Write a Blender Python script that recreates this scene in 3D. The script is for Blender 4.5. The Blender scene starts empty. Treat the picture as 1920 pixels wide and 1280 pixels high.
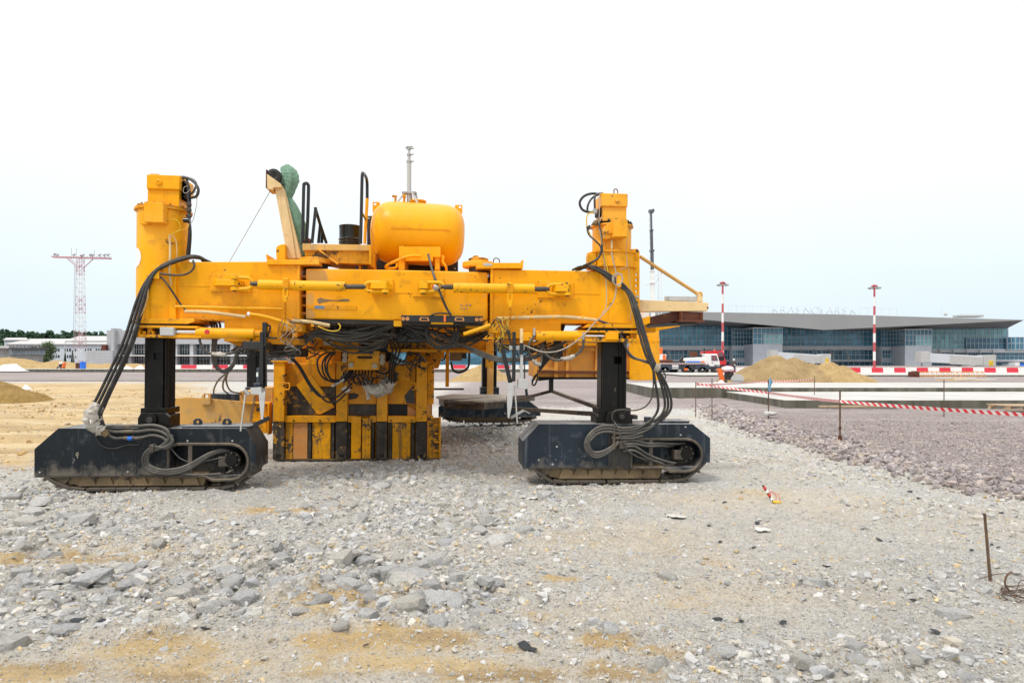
import bpy, bmesh, math, random
import numpy as np
from mathutils import Vector, Matrix, geometry

random.seed(7)
RNG = np.random.default_rng(11)
scene = bpy.context.scene
COL = scene.collection
R = math.radians

# ------------------------------------------------------------------ camera, sky, sun, exposure
F, HZ, CX, EYE = 1280.0, 678.0, 960.0, 1.5
cam = bpy.data.cameras.new('camera'); camo = bpy.data.objects.new('camera', cam); COL.objects.link(camo)
camo.location = (0, 0, EYE); camo.rotation_euler = (R(90), 0, 0)
cam.sensor_width = 36; cam.lens = 24.0; cam.shift_y = (HZ - 640) / 1920
cam.clip_start = .05; cam.clip_end = 6000
scene.camera = camo
scene.render.resolution_x, scene.render.resolution_y = 1024, 682

SUN_EL, SUN_AZ = R(58), R(222)          # azimuth from +Y towards +X: behind the camera, to the left
world = bpy.data.worlds.new('World'); scene.world = world; world.use_nodes = True
nt = world.node_tree; nt.nodes.clear()
wo = nt.nodes.new('ShaderNodeOutputWorld'); bg = nt.nodes.new('ShaderNodeBackground')
sky = nt.nodes.new('ShaderNodeTexSky'); sky.sky_type = 'NISHITA'; sky.sun_disc = False
sky.sun_elevation = SUN_EL; sky.sun_rotation = SUN_AZ; sky.dust_density = 4.0; sky.air_density = 1.2
tc = nt.nodes.new('ShaderNodeTexCoord'); sep = nt.nodes.new('ShaderNodeSeparateXYZ')
nt.links.new(tc.outputs['Generated'], sep.inputs[0])
ramp = nt.nodes.new('ShaderNodeValToRGB')
els = ramp.color_ramp.elements
els[0].position = 0.0; els[0].color = (.74, .875, .945, 1)
els[1].position = 1.0; els[1].color = (1.42, 1.42, 1.40, 1)
for p, c in ((.10, (.81, .915, .965, 1)), (.22, (.93, .965, .985, 1)), (.36, (1.02, 1.025, 1.03, 1))):
    e = els.new(p); e.color = c
nt.links.new(sep.outputs['Z'], ramp.inputs[0])
nz = nt.nodes.new('ShaderNodeTexNoise'); nz.inputs['Scale'].default_value = 2.2; nz.inputs['Detail'].default_value = 4
nt.links.new(tc.outputs['Generated'], nz.inputs['Vector'])
mr = nt.nodes.new('ShaderNodeMapRange'); mr.inputs[1].default_value = .3; mr.inputs[2].default_value = .7
mr.inputs[3].default_value = 7.7; mr.inputs[4].default_value = 8.3
nt.links.new(nz.outputs[0], mr.inputs[0])
vm = nt.nodes.new('ShaderNodeVectorMath'); vm.operation = 'SCALE'
nt.links.new(ramp.outputs[0], vm.inputs[0]); nt.links.new(mr.outputs[0], vm.inputs['Scale'])
mx = nt.nodes.new('ShaderNodeMix'); mx.data_type = 'RGBA'; mx.inputs[0].default_value = .92
nt.links.new(sky.outputs[0], mx.inputs[6]); nt.links.new(vm.outputs[0], mx.inputs[7])
nt.links.new(mx.outputs[2], bg.inputs[0]); bg.inputs[1].default_value = .105
nt.links.new(bg.outputs[0], wo.inputs[0])

sl = bpy.data.lights.new('sun', 'SUN'); sl.energy = 1.5; sl.angle = R(11); sl.color = (1, .955, .88)
so = bpy.data.objects.new('sun', sl); COL.objects.link(so)
sdir = Vector((math.sin(SUN_AZ) * math.cos(SUN_EL), math.cos(SUN_AZ) * math.cos(SUN_EL), math.sin(SUN_EL)))
so.rotation_euler = (-sdir).to_track_quat('-Z', 'Y').to_euler(); so.location = sdir * 40
scene.view_settings.view_transform = 'Standard'; scene.view_settings.look = 'None'
scene.view_settings.gamma = 1; scene.view_settings.exposure = .42

# ------------------------------------------------------------------ projection helpers (survey of the photograph)
def W(px, py, Y):
    return Vector(((px - CX) * Y / F, Y, EYE + (HZ - py) * Y / F))
def G(px, py, z=0.0):
    return W(px, py, F * (EYE - z) / (py - HZ))
MM = Matrix.Translation((-1.45, 8.11, 0)) @ Matrix.Rotation(R(5.1), 4, 'Z') @ Matrix.Rotation(R(.55), 4, 'Y')
MI = MM.inverted()
def pm(px, py, d):
    o = MI @ Vector((0, 0, EYE)); r = MI.to_3x3() @ Vector(((px - CX) / F, 1, (HZ - py) / F))
    return o + r * ((d - o.y) / r.y)

# ------------------------------------------------------------------ mesh helpers
def tag(o, label=None, cat=None, group=None, kind=None):
    if label: o['label'] = label
    if cat: o['category'] = cat
    if group: o['group'] = group
    if kind: o['kind'] = kind
    return o
def empty(name, loc=(0, 0, 0), rz=0, **k):
    o = bpy.data.objects.new(name, None); COL.objects.link(o)
    o.location = loc; o.rotation_euler = (0, 0, rz); o.empty_display_size = .2
    return tag(o, **k)
def clone(o, parent=None, loc=None, rz=None):
    c = o.copy(); COL.objects.link(c); c.parent = parent
    if loc is not None: c.location = loc
    if rz is not None: c.rotation_euler = (0, 0, rz)
    for ch in o.children: clone(ch, c)
    return c

class MB:
    def __init__(s): s.v = []; s.f = []
    def add(s, vs, fs):
        n = len(s.v); s.v += [tuple(p) for p in vs]; s.f += [tuple(i + n for i in f) for f in fs]; return s
    def box(s, a, b):
        x0, x1 = sorted((a[0], b[0])); y0, y1 = sorted((a[1], b[1])); z0, z1 = sorted((a[2], b[2]))
        return s.add([(x0,y0,z0),(x1,y0,z0),(x1,y1,z0),(x0,y1,z0),(x0,y0,z1),(x1,y0,z1),(x1,y1,z1),(x0,y1,z1)],
                     [(0,3,2,1),(4,5,6,7),(0,1,5,4),(1,2,6,5),(2,3,7,6),(3,0,4,7)])
    def cbox(s, c, sz): return s.box([c[i]-sz[i]/2 for i in range(3)], [c[i]+sz[i]/2 for i in range(3)])
    def hexa(s, p):     # 8 corners: bottom 4 ccw, top 4 ccw
        return s.add(p, [(0,3,2,1),(4,5,6,7),(0,1,5,4),(1,2,6,5),(2,3,7,6),(3,0,4,7)])
    def bar(s, p0, p1, w, h, up=(0,0,1)):
        p0 = Vector(p0); p1 = Vector(p1); t = (p1-p0).normalized(); u = Vector(up)
        if abs(t.dot(u)) > .98: u = Vector((0,1,0))
        a = t.cross(u).normalized(); b = a.cross(t).normalized()
        q = []
        for p in (p0, p1):
            q += [p-a*w/2-b*h/2, p+a*w/2-b*h/2, p+a*w/2+b*h/2, p-a*w/2+b*h/2]
        return s.add(q, [(0,3,2,1),(4,5,6,7),(0,1,5,4),(1,2,6,5),(2,3,7,6),(3,0,4,7)])
    def prism(s, poly, d0, d1, holes=(), axis='y'):
        def P(p, d):
            return {'y': (p[0], d, p[1]), 'x': (d, p[0], p[1]), 'z': (p[0], p[1], d)}[axis]
        loops = [list(poly)] + [list(h) for h in holes]
        flat = [p for l in loops for p in l]; n = len(flat)
        vs = [P(p, d0) for p in flat] + [P(p, d1) for p in flat]
        fs = []
        if not holes:
            fs += [tuple(range(n)), tuple(range(2*n-1, n-1, -1))]
        else:
            for t in geometry.tessellate_polygon([[Vector((p[0], p[1], 0)) for p in l] for l in loops]):
                fs += [tuple(t), tuple(i+n for i in reversed(t))]
        k = 0
        for l in loops:
            m = len(l)
            for i in range(m):
                a, b = k+i, k+(i+1) % m
                fs.append((a, a+n, b+n, b))
            k += m
        return s.add(vs, fs)
    def cyl(s, p0, p1, r, n=20, r2=None, caps=True):
        p0 = Vector(p0); p1 = Vector(p1); r2 = r if r2 is None else r2
        t = (p1-p0).normalized(); u = Vector((0,0,1)) if abs(t.z) < .9 else Vector((1,0,0))
        a = t.cross(u).normalized(); b = t.cross(a).normalized()
        vs = []
        for p, q in ((p0, r), (p1, r2)):
            vs += [p + (a*math.cos(2*math.pi*i/n) + b*math.sin(2*math.pi*i/n))*q for i in range(n)]
        fs = [(i, (i+1) % n, n+(i+1) % n, n+i) for i in range(n)]
        if caps: fs += [tuple(range(n-1, -1, -1)), tuple(range(n, 2*n))]
        return s.add(vs, fs)
    def tube(s, pts, r, n=8, closed=False):
        pts = [Vector(p) for p in pts]; m = len(pts); vs = []; fs = []
        prev = None
        for i, p in enumerate(pts):
            if closed: t = pts[(i+1) % m] - pts[i-1]
            else: t = pts[min(i+1, m-1)] - pts[max(i-1, 0)]
            if t.length < 1e-9: t = Vector((0,0,1))
            t.normalize()
            if prev is None:
                u = Vector((0,0,1)) if abs(t.z) < .9 else Vector((0,1,0))
                a = t.cross(u).normalized()
            else:
                a = (prev - t*prev.dot(t))
                a = a.normalized() if a.length > 1e-6 else t.orthogonal().normalized()
            prev = a; b = t.cross(a)
            rr = r[i] if isinstance(r, (list, tuple)) else r
            vs += [p + (a*math.cos(2*math.pi*j/n) + b*math.sin(2*math.pi*j/n))*rr for j in range(n)]
        for i in range(m if closed else m-1):
            k = (i+1) % m
            fs += [(i*n+j, i*n+(j+1) % n, k*n+(j+1) % n, k*n+j) for j in range(n)]
        if not closed: fs += [tuple(range(n-1, -1, -1)), tuple(range((m-1)*n, m*n))]
        return s.add(vs, fs)
    def lathe(s, prof, o, axis=(0,0,1), n=28):
        o = Vector(o); t = Vector(axis).normalized()
        u = Vector((0,0,1)) if abs(t.z) < .9 else Vector((1,0,0))
        a = t.cross(u).normalized(); b = t.cross(a).normalized(); vs = []
        for r, h in prof:
            vs += [o + t*h + (a*math.cos(2*math.pi*i/n) + b*math.sin(2*math.pi*i/n))*max(r, 1e-4) for i in range(n)]
        m = len(prof); fs = []
        for k in range(m-1):
            fs += [(k*n+i, k*n+(i+1) % n, (k+1)*n+(i+1) % n, (k+1)*n+i) for i in range(n)]
        fs += [tuple(range(n-1, -1, -1)), tuple(range((m-1)*n, m*n))]
        return s.add(vs, fs)
    def build(s, name, mat, parent=None, bevel=0, smooth=True, ang=38):
        me = bpy.data.meshes.new(name); me.from_pydata(s.v, [], s.f)
        bm = bmesh.new(); bm.from_mesh(me); bmesh.ops.recalc_face_normals(bm, faces=bm.faces); bm.to_mesh(me); bm.free()
        me.materials.append(mat)
        if smooth:
            me.shade_smooth(); me.set_sharp_from_angle(angle=R(ang))
        o = bpy.data.objects.new(name, me); COL.objects.link(o); o.parent = parent
        if bevel:
            m = o.modifiers.new('bevel', 'BEVEL'); m.width = bevel; m.segments = 2; m.limit_method = 'ANGLE'; m.angle_limit = R(40)
            m.harden_normals = True
        return o

def spline(pts, k=6):
    pts = [Vector(p) for p in pts]
    if len(pts) < 3: return pts
    P = [pts[0]*2-pts[1]] + pts + [pts[-1]*2-pts[-2]]; out = []
    for i in range(1, len(P)-2):
        for j in range(k):
            t = j/k; a, b, c, d = P[i-1], P[i], P[i+1], P[i+2]
            out.append(.5*((2*b) + (c-a)*t + (2*a-5*b+4*c-d)*t*t + (3*b-a-3*c+d)*t**3))
    out.append(pts[-1]); return out

# ------------------------------------------------------------------ materials
class NT:
    def __init__(s, name):
        s.m = bpy.data.materials.new(name); s.m.use_nodes = True; s.t = s.m.node_tree; s.t.nodes.clear()
        s.out = s.t.nodes.new('ShaderNodeOutputMaterial'); s.p = s.t.nodes.new('ShaderNodeBsdfPrincipled')
        s.t.links.new(s.p.outputs[0], s.out.inputs[0])
    def n(s, ty, **kw):
        x = s.t.nodes.new('ShaderNode'+ty)
        for k, v in kw.items(): setattr(x, k, v)
        return x
    def l(s, a, b): s.t.links.new(a, b)
    def coord(s, kind='Object', sc=None):
        o = s.n('TexCoord').outputs[kind]
        if sc is not None:
            mp = s.n('Mapping'); mp.inputs['Scale'].default_value = sc; s.l(o, mp.inputs[0]); o = mp.outputs[0]
        return o
    def noise(s, vec, scale, detail=4, rough=.55):
        x = s.n('TexNoise'); x.inputs['Scale'].default_value = scale; x.inputs['Detail'].default_value = detail
        x.inputs['Roughness'].default_value = rough; s.l(vec, x.inputs['Vector']); return x.outputs[0]
    def rng(s, v, a, b, c=0., d=1.):
        x = s.n('MapRange'); x.clamp = True
        for i, q in enumerate((a, b, c, d)): x.inputs[i+1].default_value = q
        s.l(v, x.inputs[0]); return x.outputs[0]
    def mix(s, f, a, b, mode='MIX'):
        x = s.n('Mix', data_type='RGBA', blend_type=mode)
        for i, q in ((0, f), (6, a), (7, b)):
            if hasattr(q, 'is_linked') or isinstance(q, bpy.types.NodeSocket): s.l(q, x.inputs[i])
            elif i == 0: x.inputs[0].default_value = q
            else: x.inputs[i].default_value = (*q[:3], 1)
        return x.outputs[2]
    def math(s, op, a, b=0.):
        x = s.n('Math', operation=op)
        for i, q in enumerate((a, b)):
            if isinstance(q, bpy.types.NodeSocket): s.l(q, x.inputs[i])
            else: x.inputs[i].default_value = q
        return x.outputs[0]
    def bump(s, h, st=.2, dist=.01, prev=None):
        x = s.n('Bump'); x.inputs['Strength'].default_value = st; x.inputs['Distance'].default_value = dist
        s.l(h, x.inputs['Height'])
        if prev is not None: s.l(prev, x.inputs['Normal'])
        return x.outputs[0]
    def fin(s, col, rough=.6, metal=0, nrm=None, spec=None):
        for k, q in (('Base Color', col), ('Roughness', rough), ('Metallic', metal)):
            if isinstance(q, bpy.types.NodeSocket): s.l(q, s.p.inputs[k])
            elif k == 'Base Color': s.p.inputs[k].default_value = (*q[:3], 1)
            else: s.p.inputs[k].default_value = q
        if nrm is not None: s.l(nrm, s.p.inputs['Normal'])
        if spec is not None: s.p.inputs['Specular IOR Level'].default_value = spec
        return s.m

def paint(name, base, var=.12, dirt=None, dirt_amt=0, chip=None, chip_amt=0, chip_scale=16, rough=.45, metal=0,
          bump=.12, streak=0, dust=None, dust_amt=.5, sc=1.0, spec=None, low=None, speck=None):
    t = NT(name); c = t.coord()
    n1 = t.noise(c, 1.6*sc, 5); n2 = t.noise(c, 6*sc, 8, .65)
    lo = tuple(max(0, q*(1-var)) for q in base); hi = tuple(q*(1+var*.6) for q in base)
    col = t.mix(t.rng(n1, .35, .65), lo, hi)
    r = rough
    if dirt and dirt_amt:
        f = t.rng(n2, .66-.3*dirt_amt, .86-.2*dirt_amt, 0, .85)
        col = t.mix(f, col, dirt)
    if streak:
        cs = t.coord(sc=(14*sc, 14*sc, .7*sc)); n3 = t.noise(cs, 1.0, 5, .6)
        col = t.mix(t.rng(n3, .56, .74, 0, streak), col, dirt or (.1, .09, .08))
    if chip and chip_amt:
        n4 = t.math('ADD', t.noise(c, chip_scale*sc, 8, .68), t.rng(t.noise(c, chip_scale*sc*.2, 4), .3, .7, -.17, .17)); th = .77-.27*chip_amt
        f = t.rng(n4, th, th+.025); col = t.mix(f, col, chip); r = t.rng(f, 0, 1, rough, .8)
    if dust:
        g = t.n('NewGeometry'); sp = t.n('SeparateXYZ'); t.l(g.outputs['Normal'], sp.inputs[0])
        up = t.rng(sp.outputs['Z'], .15, .9, 0, dust_amt)
        nd_ = t.rng(t.noise(c, 5*sc, 7, .65), .3, .62, .25, 1)
        col = t.mix(t.math('MULTIPLY', up, nd_), col, dust); 
    if speck:
        n5 = t.math('ADD', t.noise(c, 38*sc, 6, .6), t.rng(t.noise(c, 2.3*sc, 3), .35, .65, -.10, .10)); col = t.mix(t.rng(n5, .73, .76, 0, .7), col, speck)
        col = t.mix(t.rng(t.noise(c, .8*sc, 6, .6), .50, .70, 0, .35), col, tuple(min(1, q*.75+.13) for q in base))
    if low:      # mud splashed and caked on the lower edge
        sz_ = t.n('SeparateXYZ'); t.l(c, sz_.inputs[0])
        k_ = t.math('ADD', sz_.outputs['Z'], t.rng(t.noise(t.coord(sc=(2, 2, 1.5)), 2.6, 8, .72), .3, .7, -low[1]*3.2, low[1]*3.2))
        col = t.mix(t.rng(k_, low[0]+low[1], low[0]-low[1]*2, 0, .6), col, low[2])
    nb = t.bump(n2, bump, .01)
    return t.fin(col, r, metal, nb, spec)

YEL = (.92, .405, .002)
DIRT = (.10, .075, .05)
M = {}
M['yellow'] = paint('yellow_paint', YEL, .09, (.44, .19, .012), .40, (.13, .075, .04), .22, 24, .42, bump=.10, streak=.34, dust=(.62, .42, .15), dust_amt=.22, spec=.22, speck=(.55, .45, .30))
M['yellow_clean'] = paint('tank_yellow_paint', YEL, .07, (.55, .24, .01), .2, (.16, .09, .04), .05, 22, .34, bump=.05, streak=.14, dust=(.66, .45, .16), dust_amt=.3, spec=.25)
M['yellow2'] = paint('yellow_rod_paint', (.88, .42, .004), .1, (.40, .19, .02), .3, (.07, .045, .03), .36, 26, .42, bump=.1, dust=(.6, .42, .18), dust_amt=.25, spec=.25)
M['yellow_worn'] = paint('worn_yellow_paint', (.82, .365, .006), .25, (.19, .115, .045), .62, (.085, .07, .055), .72, 17, .6, bump=.4, streak=.85, spec=.2, speck=(.40, .35, .27))
M['yellow_mid'] = paint('dusty_yellow_paint', (.84, .365, .004), .2, (.33, .16, .03), .58, (.07, .055, .04), .5, 15, .52, bump=.25, streak=.55, spec=.22, speck=(.42, .36, .26))
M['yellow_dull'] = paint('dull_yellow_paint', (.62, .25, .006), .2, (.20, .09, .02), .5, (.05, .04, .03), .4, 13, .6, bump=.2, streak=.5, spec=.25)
M['orange_faded'] = paint('faded_orange_paint', (.62, .26, .06), .15, (.45, .27, .14), .5, (.12, .07, .04), .3, 10, .6, bump=.15, streak=.6)
M['trough'] = paint('sunned_trough_paint', (.72, .33, .05), .18, (.55, .30, .12), .5, (.16, .09, .04), .3, 12, .6, bump=.15, streak=.6)
M['ochre'] = paint('sun_bleached_yellow', (.66, .36, .085), .15, (.33, .25, .15), .5, (.10, .09, .07), .36, 7, .65, bump=.25, streak=.5)
M['cream'] = paint('cream_paint', (.78, .56, .28), .1, (.45, .30, .14), .3, (.2, .09, .04), .16, 18, .5, streak=.3)
M['black'] = paint('black_crawler_paint', (.010, .014, .019), .3, (.095, .10, .105), .34, (.20, .19, .18), .16, 22, .45, bump=.15, low=(.24, .05, (.21, .18, .145)), streak=.4, dust=(.30, .30, .30), dust_amt=.8, spec=.25)
M['bluegrey'] = paint('bluish_black_paint', (.018, .028, .040), .25, (.13, .145, .16), .36, (.26, .25, .24), .2, 22, .48, bump=.15, low=(.26, .05, (.23, .205, .17)), streak=.6, dust=(.38, .38, .38), dust_amt=.85, spec=.25)
M['greasy'] = paint('greasy_dark_steel', (.008, .0075, .007), .4, (.050, .036, .024), .34, (.12, .10, .075), .18, 14, .34, bump=.3, streak=.4, spec=.22)
M['greasy_mud'] = paint('mud_caked_steel', (.026, .022, .018), .4, (.15, .105, .06), .55, (.50, .24, .02), .46, 13, .7, bump=.5, streak=.7, speck=(.30, .26, .20))
M['dark'] = paint('dark_steel', (.028, .026, .025), .3, (.09, .07, .05), .45, (.14, .10, .07), .15, 20, .5, bump=.2)
M['mud'] = paint('dried_mud', (.24, .17, .095), .3, (.10, .075, .05), .55, (.05, .04, .03), .4, 12, .9, bump=.6)
M['mudsteel'] = paint('muddy_steel', (.075, .062, .05), .3, (.24, .18, .11), .55, (.4, .38, .35), .1, 20, .7, bump=.5, dust=(.28, .23, .17), dust_amt=.6)
M['rubber'] = paint('hose_rubber', (.026, .025, .024), .25, (.13, .12, .10), .45, None, 0, 10, .55, bump=.15, dust=(.25, .23, .2), dust_amt=.5)
M['rubber_dusty'] = paint('dusty_hose_rubber', (.062, .058, .052), .35, (.18, .165, .14), .45, None, 0, 10, .7, bump=.25, dust=(.33, .30, .25), dust_amt=.6)
M['cable'] = paint('black_cable', (.014, .013, .013), .2, (.05, .045, .04), .3, None, 0, 10, .4, bump=.05)
M['cable_white'] = paint('pale_cable', (.40, .35, .28), .3, (.18, .15, .11), .5, None, 0, 10, .6)
M['cable_yellow'] = paint('yellow_cable', (.75, .50, .03), .2, (.3, .22, .1), .4, None, 0, 10, .5)
M['chrome'] = paint('chrome_rod', (.75, .75, .74), .05, (.5, .48, .45), .2, None, 0, 10, .16, 1, bump=.02)
M['steel'] = paint('grey_steel', (.42, .42, .41), .15, (.22, .2, .18), .4, (.2, .12, .07), .2, 20, .45, .4, bump=.1)
M['greypaint'] = paint('grey_paint', (.50, .50, .49), .1, (.3, .28, .25), .35, (.2, .15, .1), .15, 20, .5)
M['pvc'] = paint('dirty_conduit', (.66, .50, .26), .2, (.52, .29, .03), .6, (.3, .25, .18), .2, 18, .5, streak=.3)
M['thread'] = paint('threaded_steel', (.09, .075, .06), .2, (.2, .14, .09), .4, None, 0, 10, .4, .6, bump=.4, sc=3)
M['rust'] = paint('rusty_steel', (.12, .035, .016), .35, (.06, .022, .014), .5, (.22, .09, .04), .35, 10, .75, bump=.3, streak=.5)
M['brownblack'] = paint('brown_black_steel', (.030, .017, .014), .3, (.06, .04, .03), .4, (.16, .14, .12), .06, 30, .4)
M['tarp'] = paint('green_tarpaulin', (.165, .30, .21), .2, (.10, .19, .13), .45, None, 0, 10, .65, bump=.3, sc=2)
M['tyre'] = paint('tyre_rubber', (.030, .029, .028), .2, (.13, .12, .11), .4, None, 0, 10, .8, bump=.2)
M['gloss_black'] = paint('glossy_black', (.012, .012, .013), .2, (.05, .05, .05), .25, None, 0, 10, .22, bump=.03)
M['plastic_wrap'] = paint('dusty_plastic_film', (.52, .48, .42), .2, (.30, .26, .20), .5, None, 0, 10, .35, bump=.8, sc=4)
M['redpaint'] = paint('red_paint', (.62, .035, .03), .15, (.3, .03, .03), .3, None, 0, 10, .5)
M['orange'] = paint('orange_plastic', (.86, .16, .02), .1, (.4, .1, .03), .2, None, 0, 10, .4)
M['white'] = paint('white_paint', (.80, .80, .79), .06, (.5, .48, .45), .25, None, 0, 10, .45)
M['blue'] = paint('blue_plastic', (.012, .16, .72), .08, None, 0, None, 0, 10, .35)
M['faded_blue'] = paint('faded_blue_tape', (.14, .27, .42), .2, (.4, .35, .2), .5, None, 0, 10, .5)
M['void'] = paint('painted_opening_shade', (.003, .003, .003), 0, None, 0, None, 0, 10, .95, bump=0, spec=0)  # near-black paint stands in for the shade inside openings
M['gauge'] = paint('gauge_face', (.42, .38, .28), .1, (.3, .25, .2), .3, None, 0, 10, .3)

# ------------------------------------------------------------------ terrain functions
def _hash(ix, iy, s):
    h = (ix.astype(np.int64)*374761393 + iy.astype(np.int64)*668265263 + s*974711) & 0x7fffffff
    h = ((h ^ (h >> 13))*1274126177) & 0x7fffffff
    return ((h ^ (h >> 16)) & 0xffff)/65535.0
def vnoise(x, y, s=0):
    ix = np.floor(x); iy = np.floor(y); fx = x-ix; fy = y-iy
    fx = fx*fx*(3-2*fx); fy = fy*fy*(3-2*fy); ix = ix.astype(np.int64); iy = iy.astype(np.int64)
    a = _hash(ix, iy, s); b = _hash(ix+1, iy, s); c = _hash(ix, iy+1, s); d = _hash(ix+1, iy+1, s)
    return (a*(1-fx)+b*fx)*(1-fy) + (c*(1-fx)+d*fx)*fy
def fbm(x, y, s=0, o=4):
    r = 0; a = .5; t = 0
    for i in range(o):
        r = r+a*vnoise(x*2**i+17.3*i, y*2**i-9.1*i, s+i); t += a; a *= .5
    return r/t - .5
def sstep(a, b, x):
    t = np.clip((x-a)/(b-a), 0, 1); return t*t*(3-2*t)
SAND = [(200,1038,240,26,.95),(40,1042,90,22,.8),(650,1125,120,34,1.),(700,1195,210,30,1.1),(520,1250,330,34,.95),(60,1262,150,26,1.),
        (900,1255,260,30,.95),(1130,1205,60,16,1.),(1140,1258,110,22,.9),(560,958,170,13,.75),(320,950,160,12,.35),(1050,1081,44,10,.9),
        (1350,1052,46,18,.6),(1000,1150,70,13,.7),(960,1213,60,10,1.),(300,1215,330,40,.6),(1120,1010,260,60,.34),(1480,930,240,22,.36),
        (1300,1110,220,50,.4),(240,1104,34,12,.95),(420,1240,160,30,.7),(1250,1225,80,18,.6),(30,1120,60,30,.25)]
TAN = [(1120, 1010, 300, 70, .8), (1450, 940, 300, 34, .8), (1300, 1120, 300, 60, .75), (330, 1220, 420, 50, .8), (1100, 1170, 300, 40, .6), (560, 960, 260, 20, .6), (200, 1045, 300, 40, .6), (1750, 1010, 200, 40, .45), (1150, 880, 200, 20, .4)]
RUB = [(90,1000,150,80,1.),(250,1110,320,62,1.1),(600,1060,340,66,1.2),(800,960,240,62,1.),(780,1110,170,52,1.2),(330,1005,260,26,.7),
       (700,895,200,24,.9),(110,930,140,30,.9),(1020,950,90,35,.6),(1700,1100,220,50,.35),(1500,1240,380,44,.55),(1760,1235,260,44,.65),
       (1060,1185,220,34,.4),(1660,890,170,20,.5),(1130,918,170,12,.6),(1790,955,160,26,.45),(1560,1090,150,30,.45),(250,905,200,14,.5),(1400,850,150,24,.45),(900,840,120,26,.8),(900,812,150,18,.9),(1010,800,120,16,.7),(800,880,160,20,.8),(1330,800,80,20,.5)]
def blobs(L, X, Y):
    r = np.zeros_like(X)
    for px, py, rx, ry, w in L:
        c = G(px, py); a = rx*c.y/F; b = max(.05, (c.y-G(px, py+ry).y))
        r = np.maximum(r, w*np.exp(-((X-c.x)/a)**2-((Y-c.y)/b)**2))
    return r
def edge_x(Y): return np.interp(Y, [4, 6.5, 7.2, 7.9, 9.5, 12.6, 19.8, 40], [7.2, 6.05, 5.72, 5.45, 5.25, 5.25, 5.85, 9])+.08*np.sin(Y*.7)+.4*fbm(Y*.45, Y*0+3, 40, 3)
def plateau(X, Y):
    a = sstep(-.32, .30, X-edge_x(Y))
    b = sstep(19, 23.5, Y+3*fbm(X*.25, Y*.25, 50, 2))*sstep(-6, 0, X)
    c = sstep(49, 52, Y)*sstep(1, -4, X)
    return np.maximum(np.maximum(a, b), c)
def zones(X, Y):
    n = fbm(X*2.2, Y*2.2, 5, 4); n2 = fbm(X*.5, Y*.5, 9, 4); n3 = fbm(X*7, Y*7, 21, 3)
    near = sstep(12, 9.5, Y)
    sand = np.clip(blobs(SAND, X, Y)*(.92+3.0*n+2.2*n3+1.0*n2)-.08, 0, 1.2)*near
    bx_ = np.interp(Y, [9, 10.5, 20, 31, 50], [-6.6, -6.9, -10.0, -14.0, -22.0])
    left = sstep(.9, -.9, X-bx_+3*n2+1.2*n)*sstep(8.7, 9.9, Y+1.2*n)*sstep(51, 47, Y)
    back = sstep(13, 17, Y)*sstep(34, 24, Y)*sstep(-1.5, 1.0, X)*sstep(6.0, 3.5, X)*np.clip(.35+1.8*n2, 0, .6)
    sand = np.clip(np.maximum(np.maximum(sand, left), back), 0, 1)
    rub = np.clip(blobs(RUB, X, Y)*(1+1.1*n), 0, 1.3)
    rub = np.maximum(rub, sstep(14, 17, Y)*sstep(50, 40, Y)*sstep(-2, -4, X)*(1-left)*.8)
    pur = plateau(X, Y)
    return sand*(1-pur), pur, rub*(1-pur)
def worley(X, Y, s, seed):
    X = X/s; Y = Y/s; ix = np.floor(X).astype(np.int64); iy = np.floor(Y).astype(np.int64)
    f1 = np.full(X.shape, 9.); f2 = np.full(X.shape, 9.); hid = np.zeros(X.shape); dx1 = np.zeros(X.shape); dy1 = np.zeros(X.shape)
    for a in (-1, 0, 1):
        for b in (-1, 0, 1):
            cx = ix+a; cy = iy+b; px = cx+_hash(cx, cy, seed); py = cy+_hash(cx, cy, seed+1); d = np.hypot(X-px, Y-py)
            nw = d < f1; f2 = np.where(nw, f1, np.minimum(f2, d)); f1 = np.where(nw, d, f1)
            hid = np.where(nw, _hash(cx, cy, seed+2), hid); dx1 = np.where(nw, X-px, dx1); dy1 = np.where(nw, Y-py, dy1)
    return f2-f1, hid, dx1, dy1
def chunks(X, Y, rub):
    # packed broken pieces: each cell is a tilted block with a crevice round it
    wx = X+.05*fbm(X*6, Y*6, 81, 2); wy = Y+.05*fbm(X*6+9, Y*6, 82, 2); z = 0; v = 0
    for s, amp, seed in ((.18, .072, 300), (.085, .034, 320)):
        g, h, dx, dy = worley(wx, wy, s, seed); t1 = np.sin(h*57.)*.5; t2 = np.cos(h*91.)*.5
        z = z+amp*((h-.4)+.55*(t1*dx+t2*dy))*sstep(0, .16, g)-amp*.45*sstep(.16, 0, g); v = v+(h-.5)
    return z*np.clip(rub, 0, 1.1), v*.5*np.clip(rub+.15, 0, 1)
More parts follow.
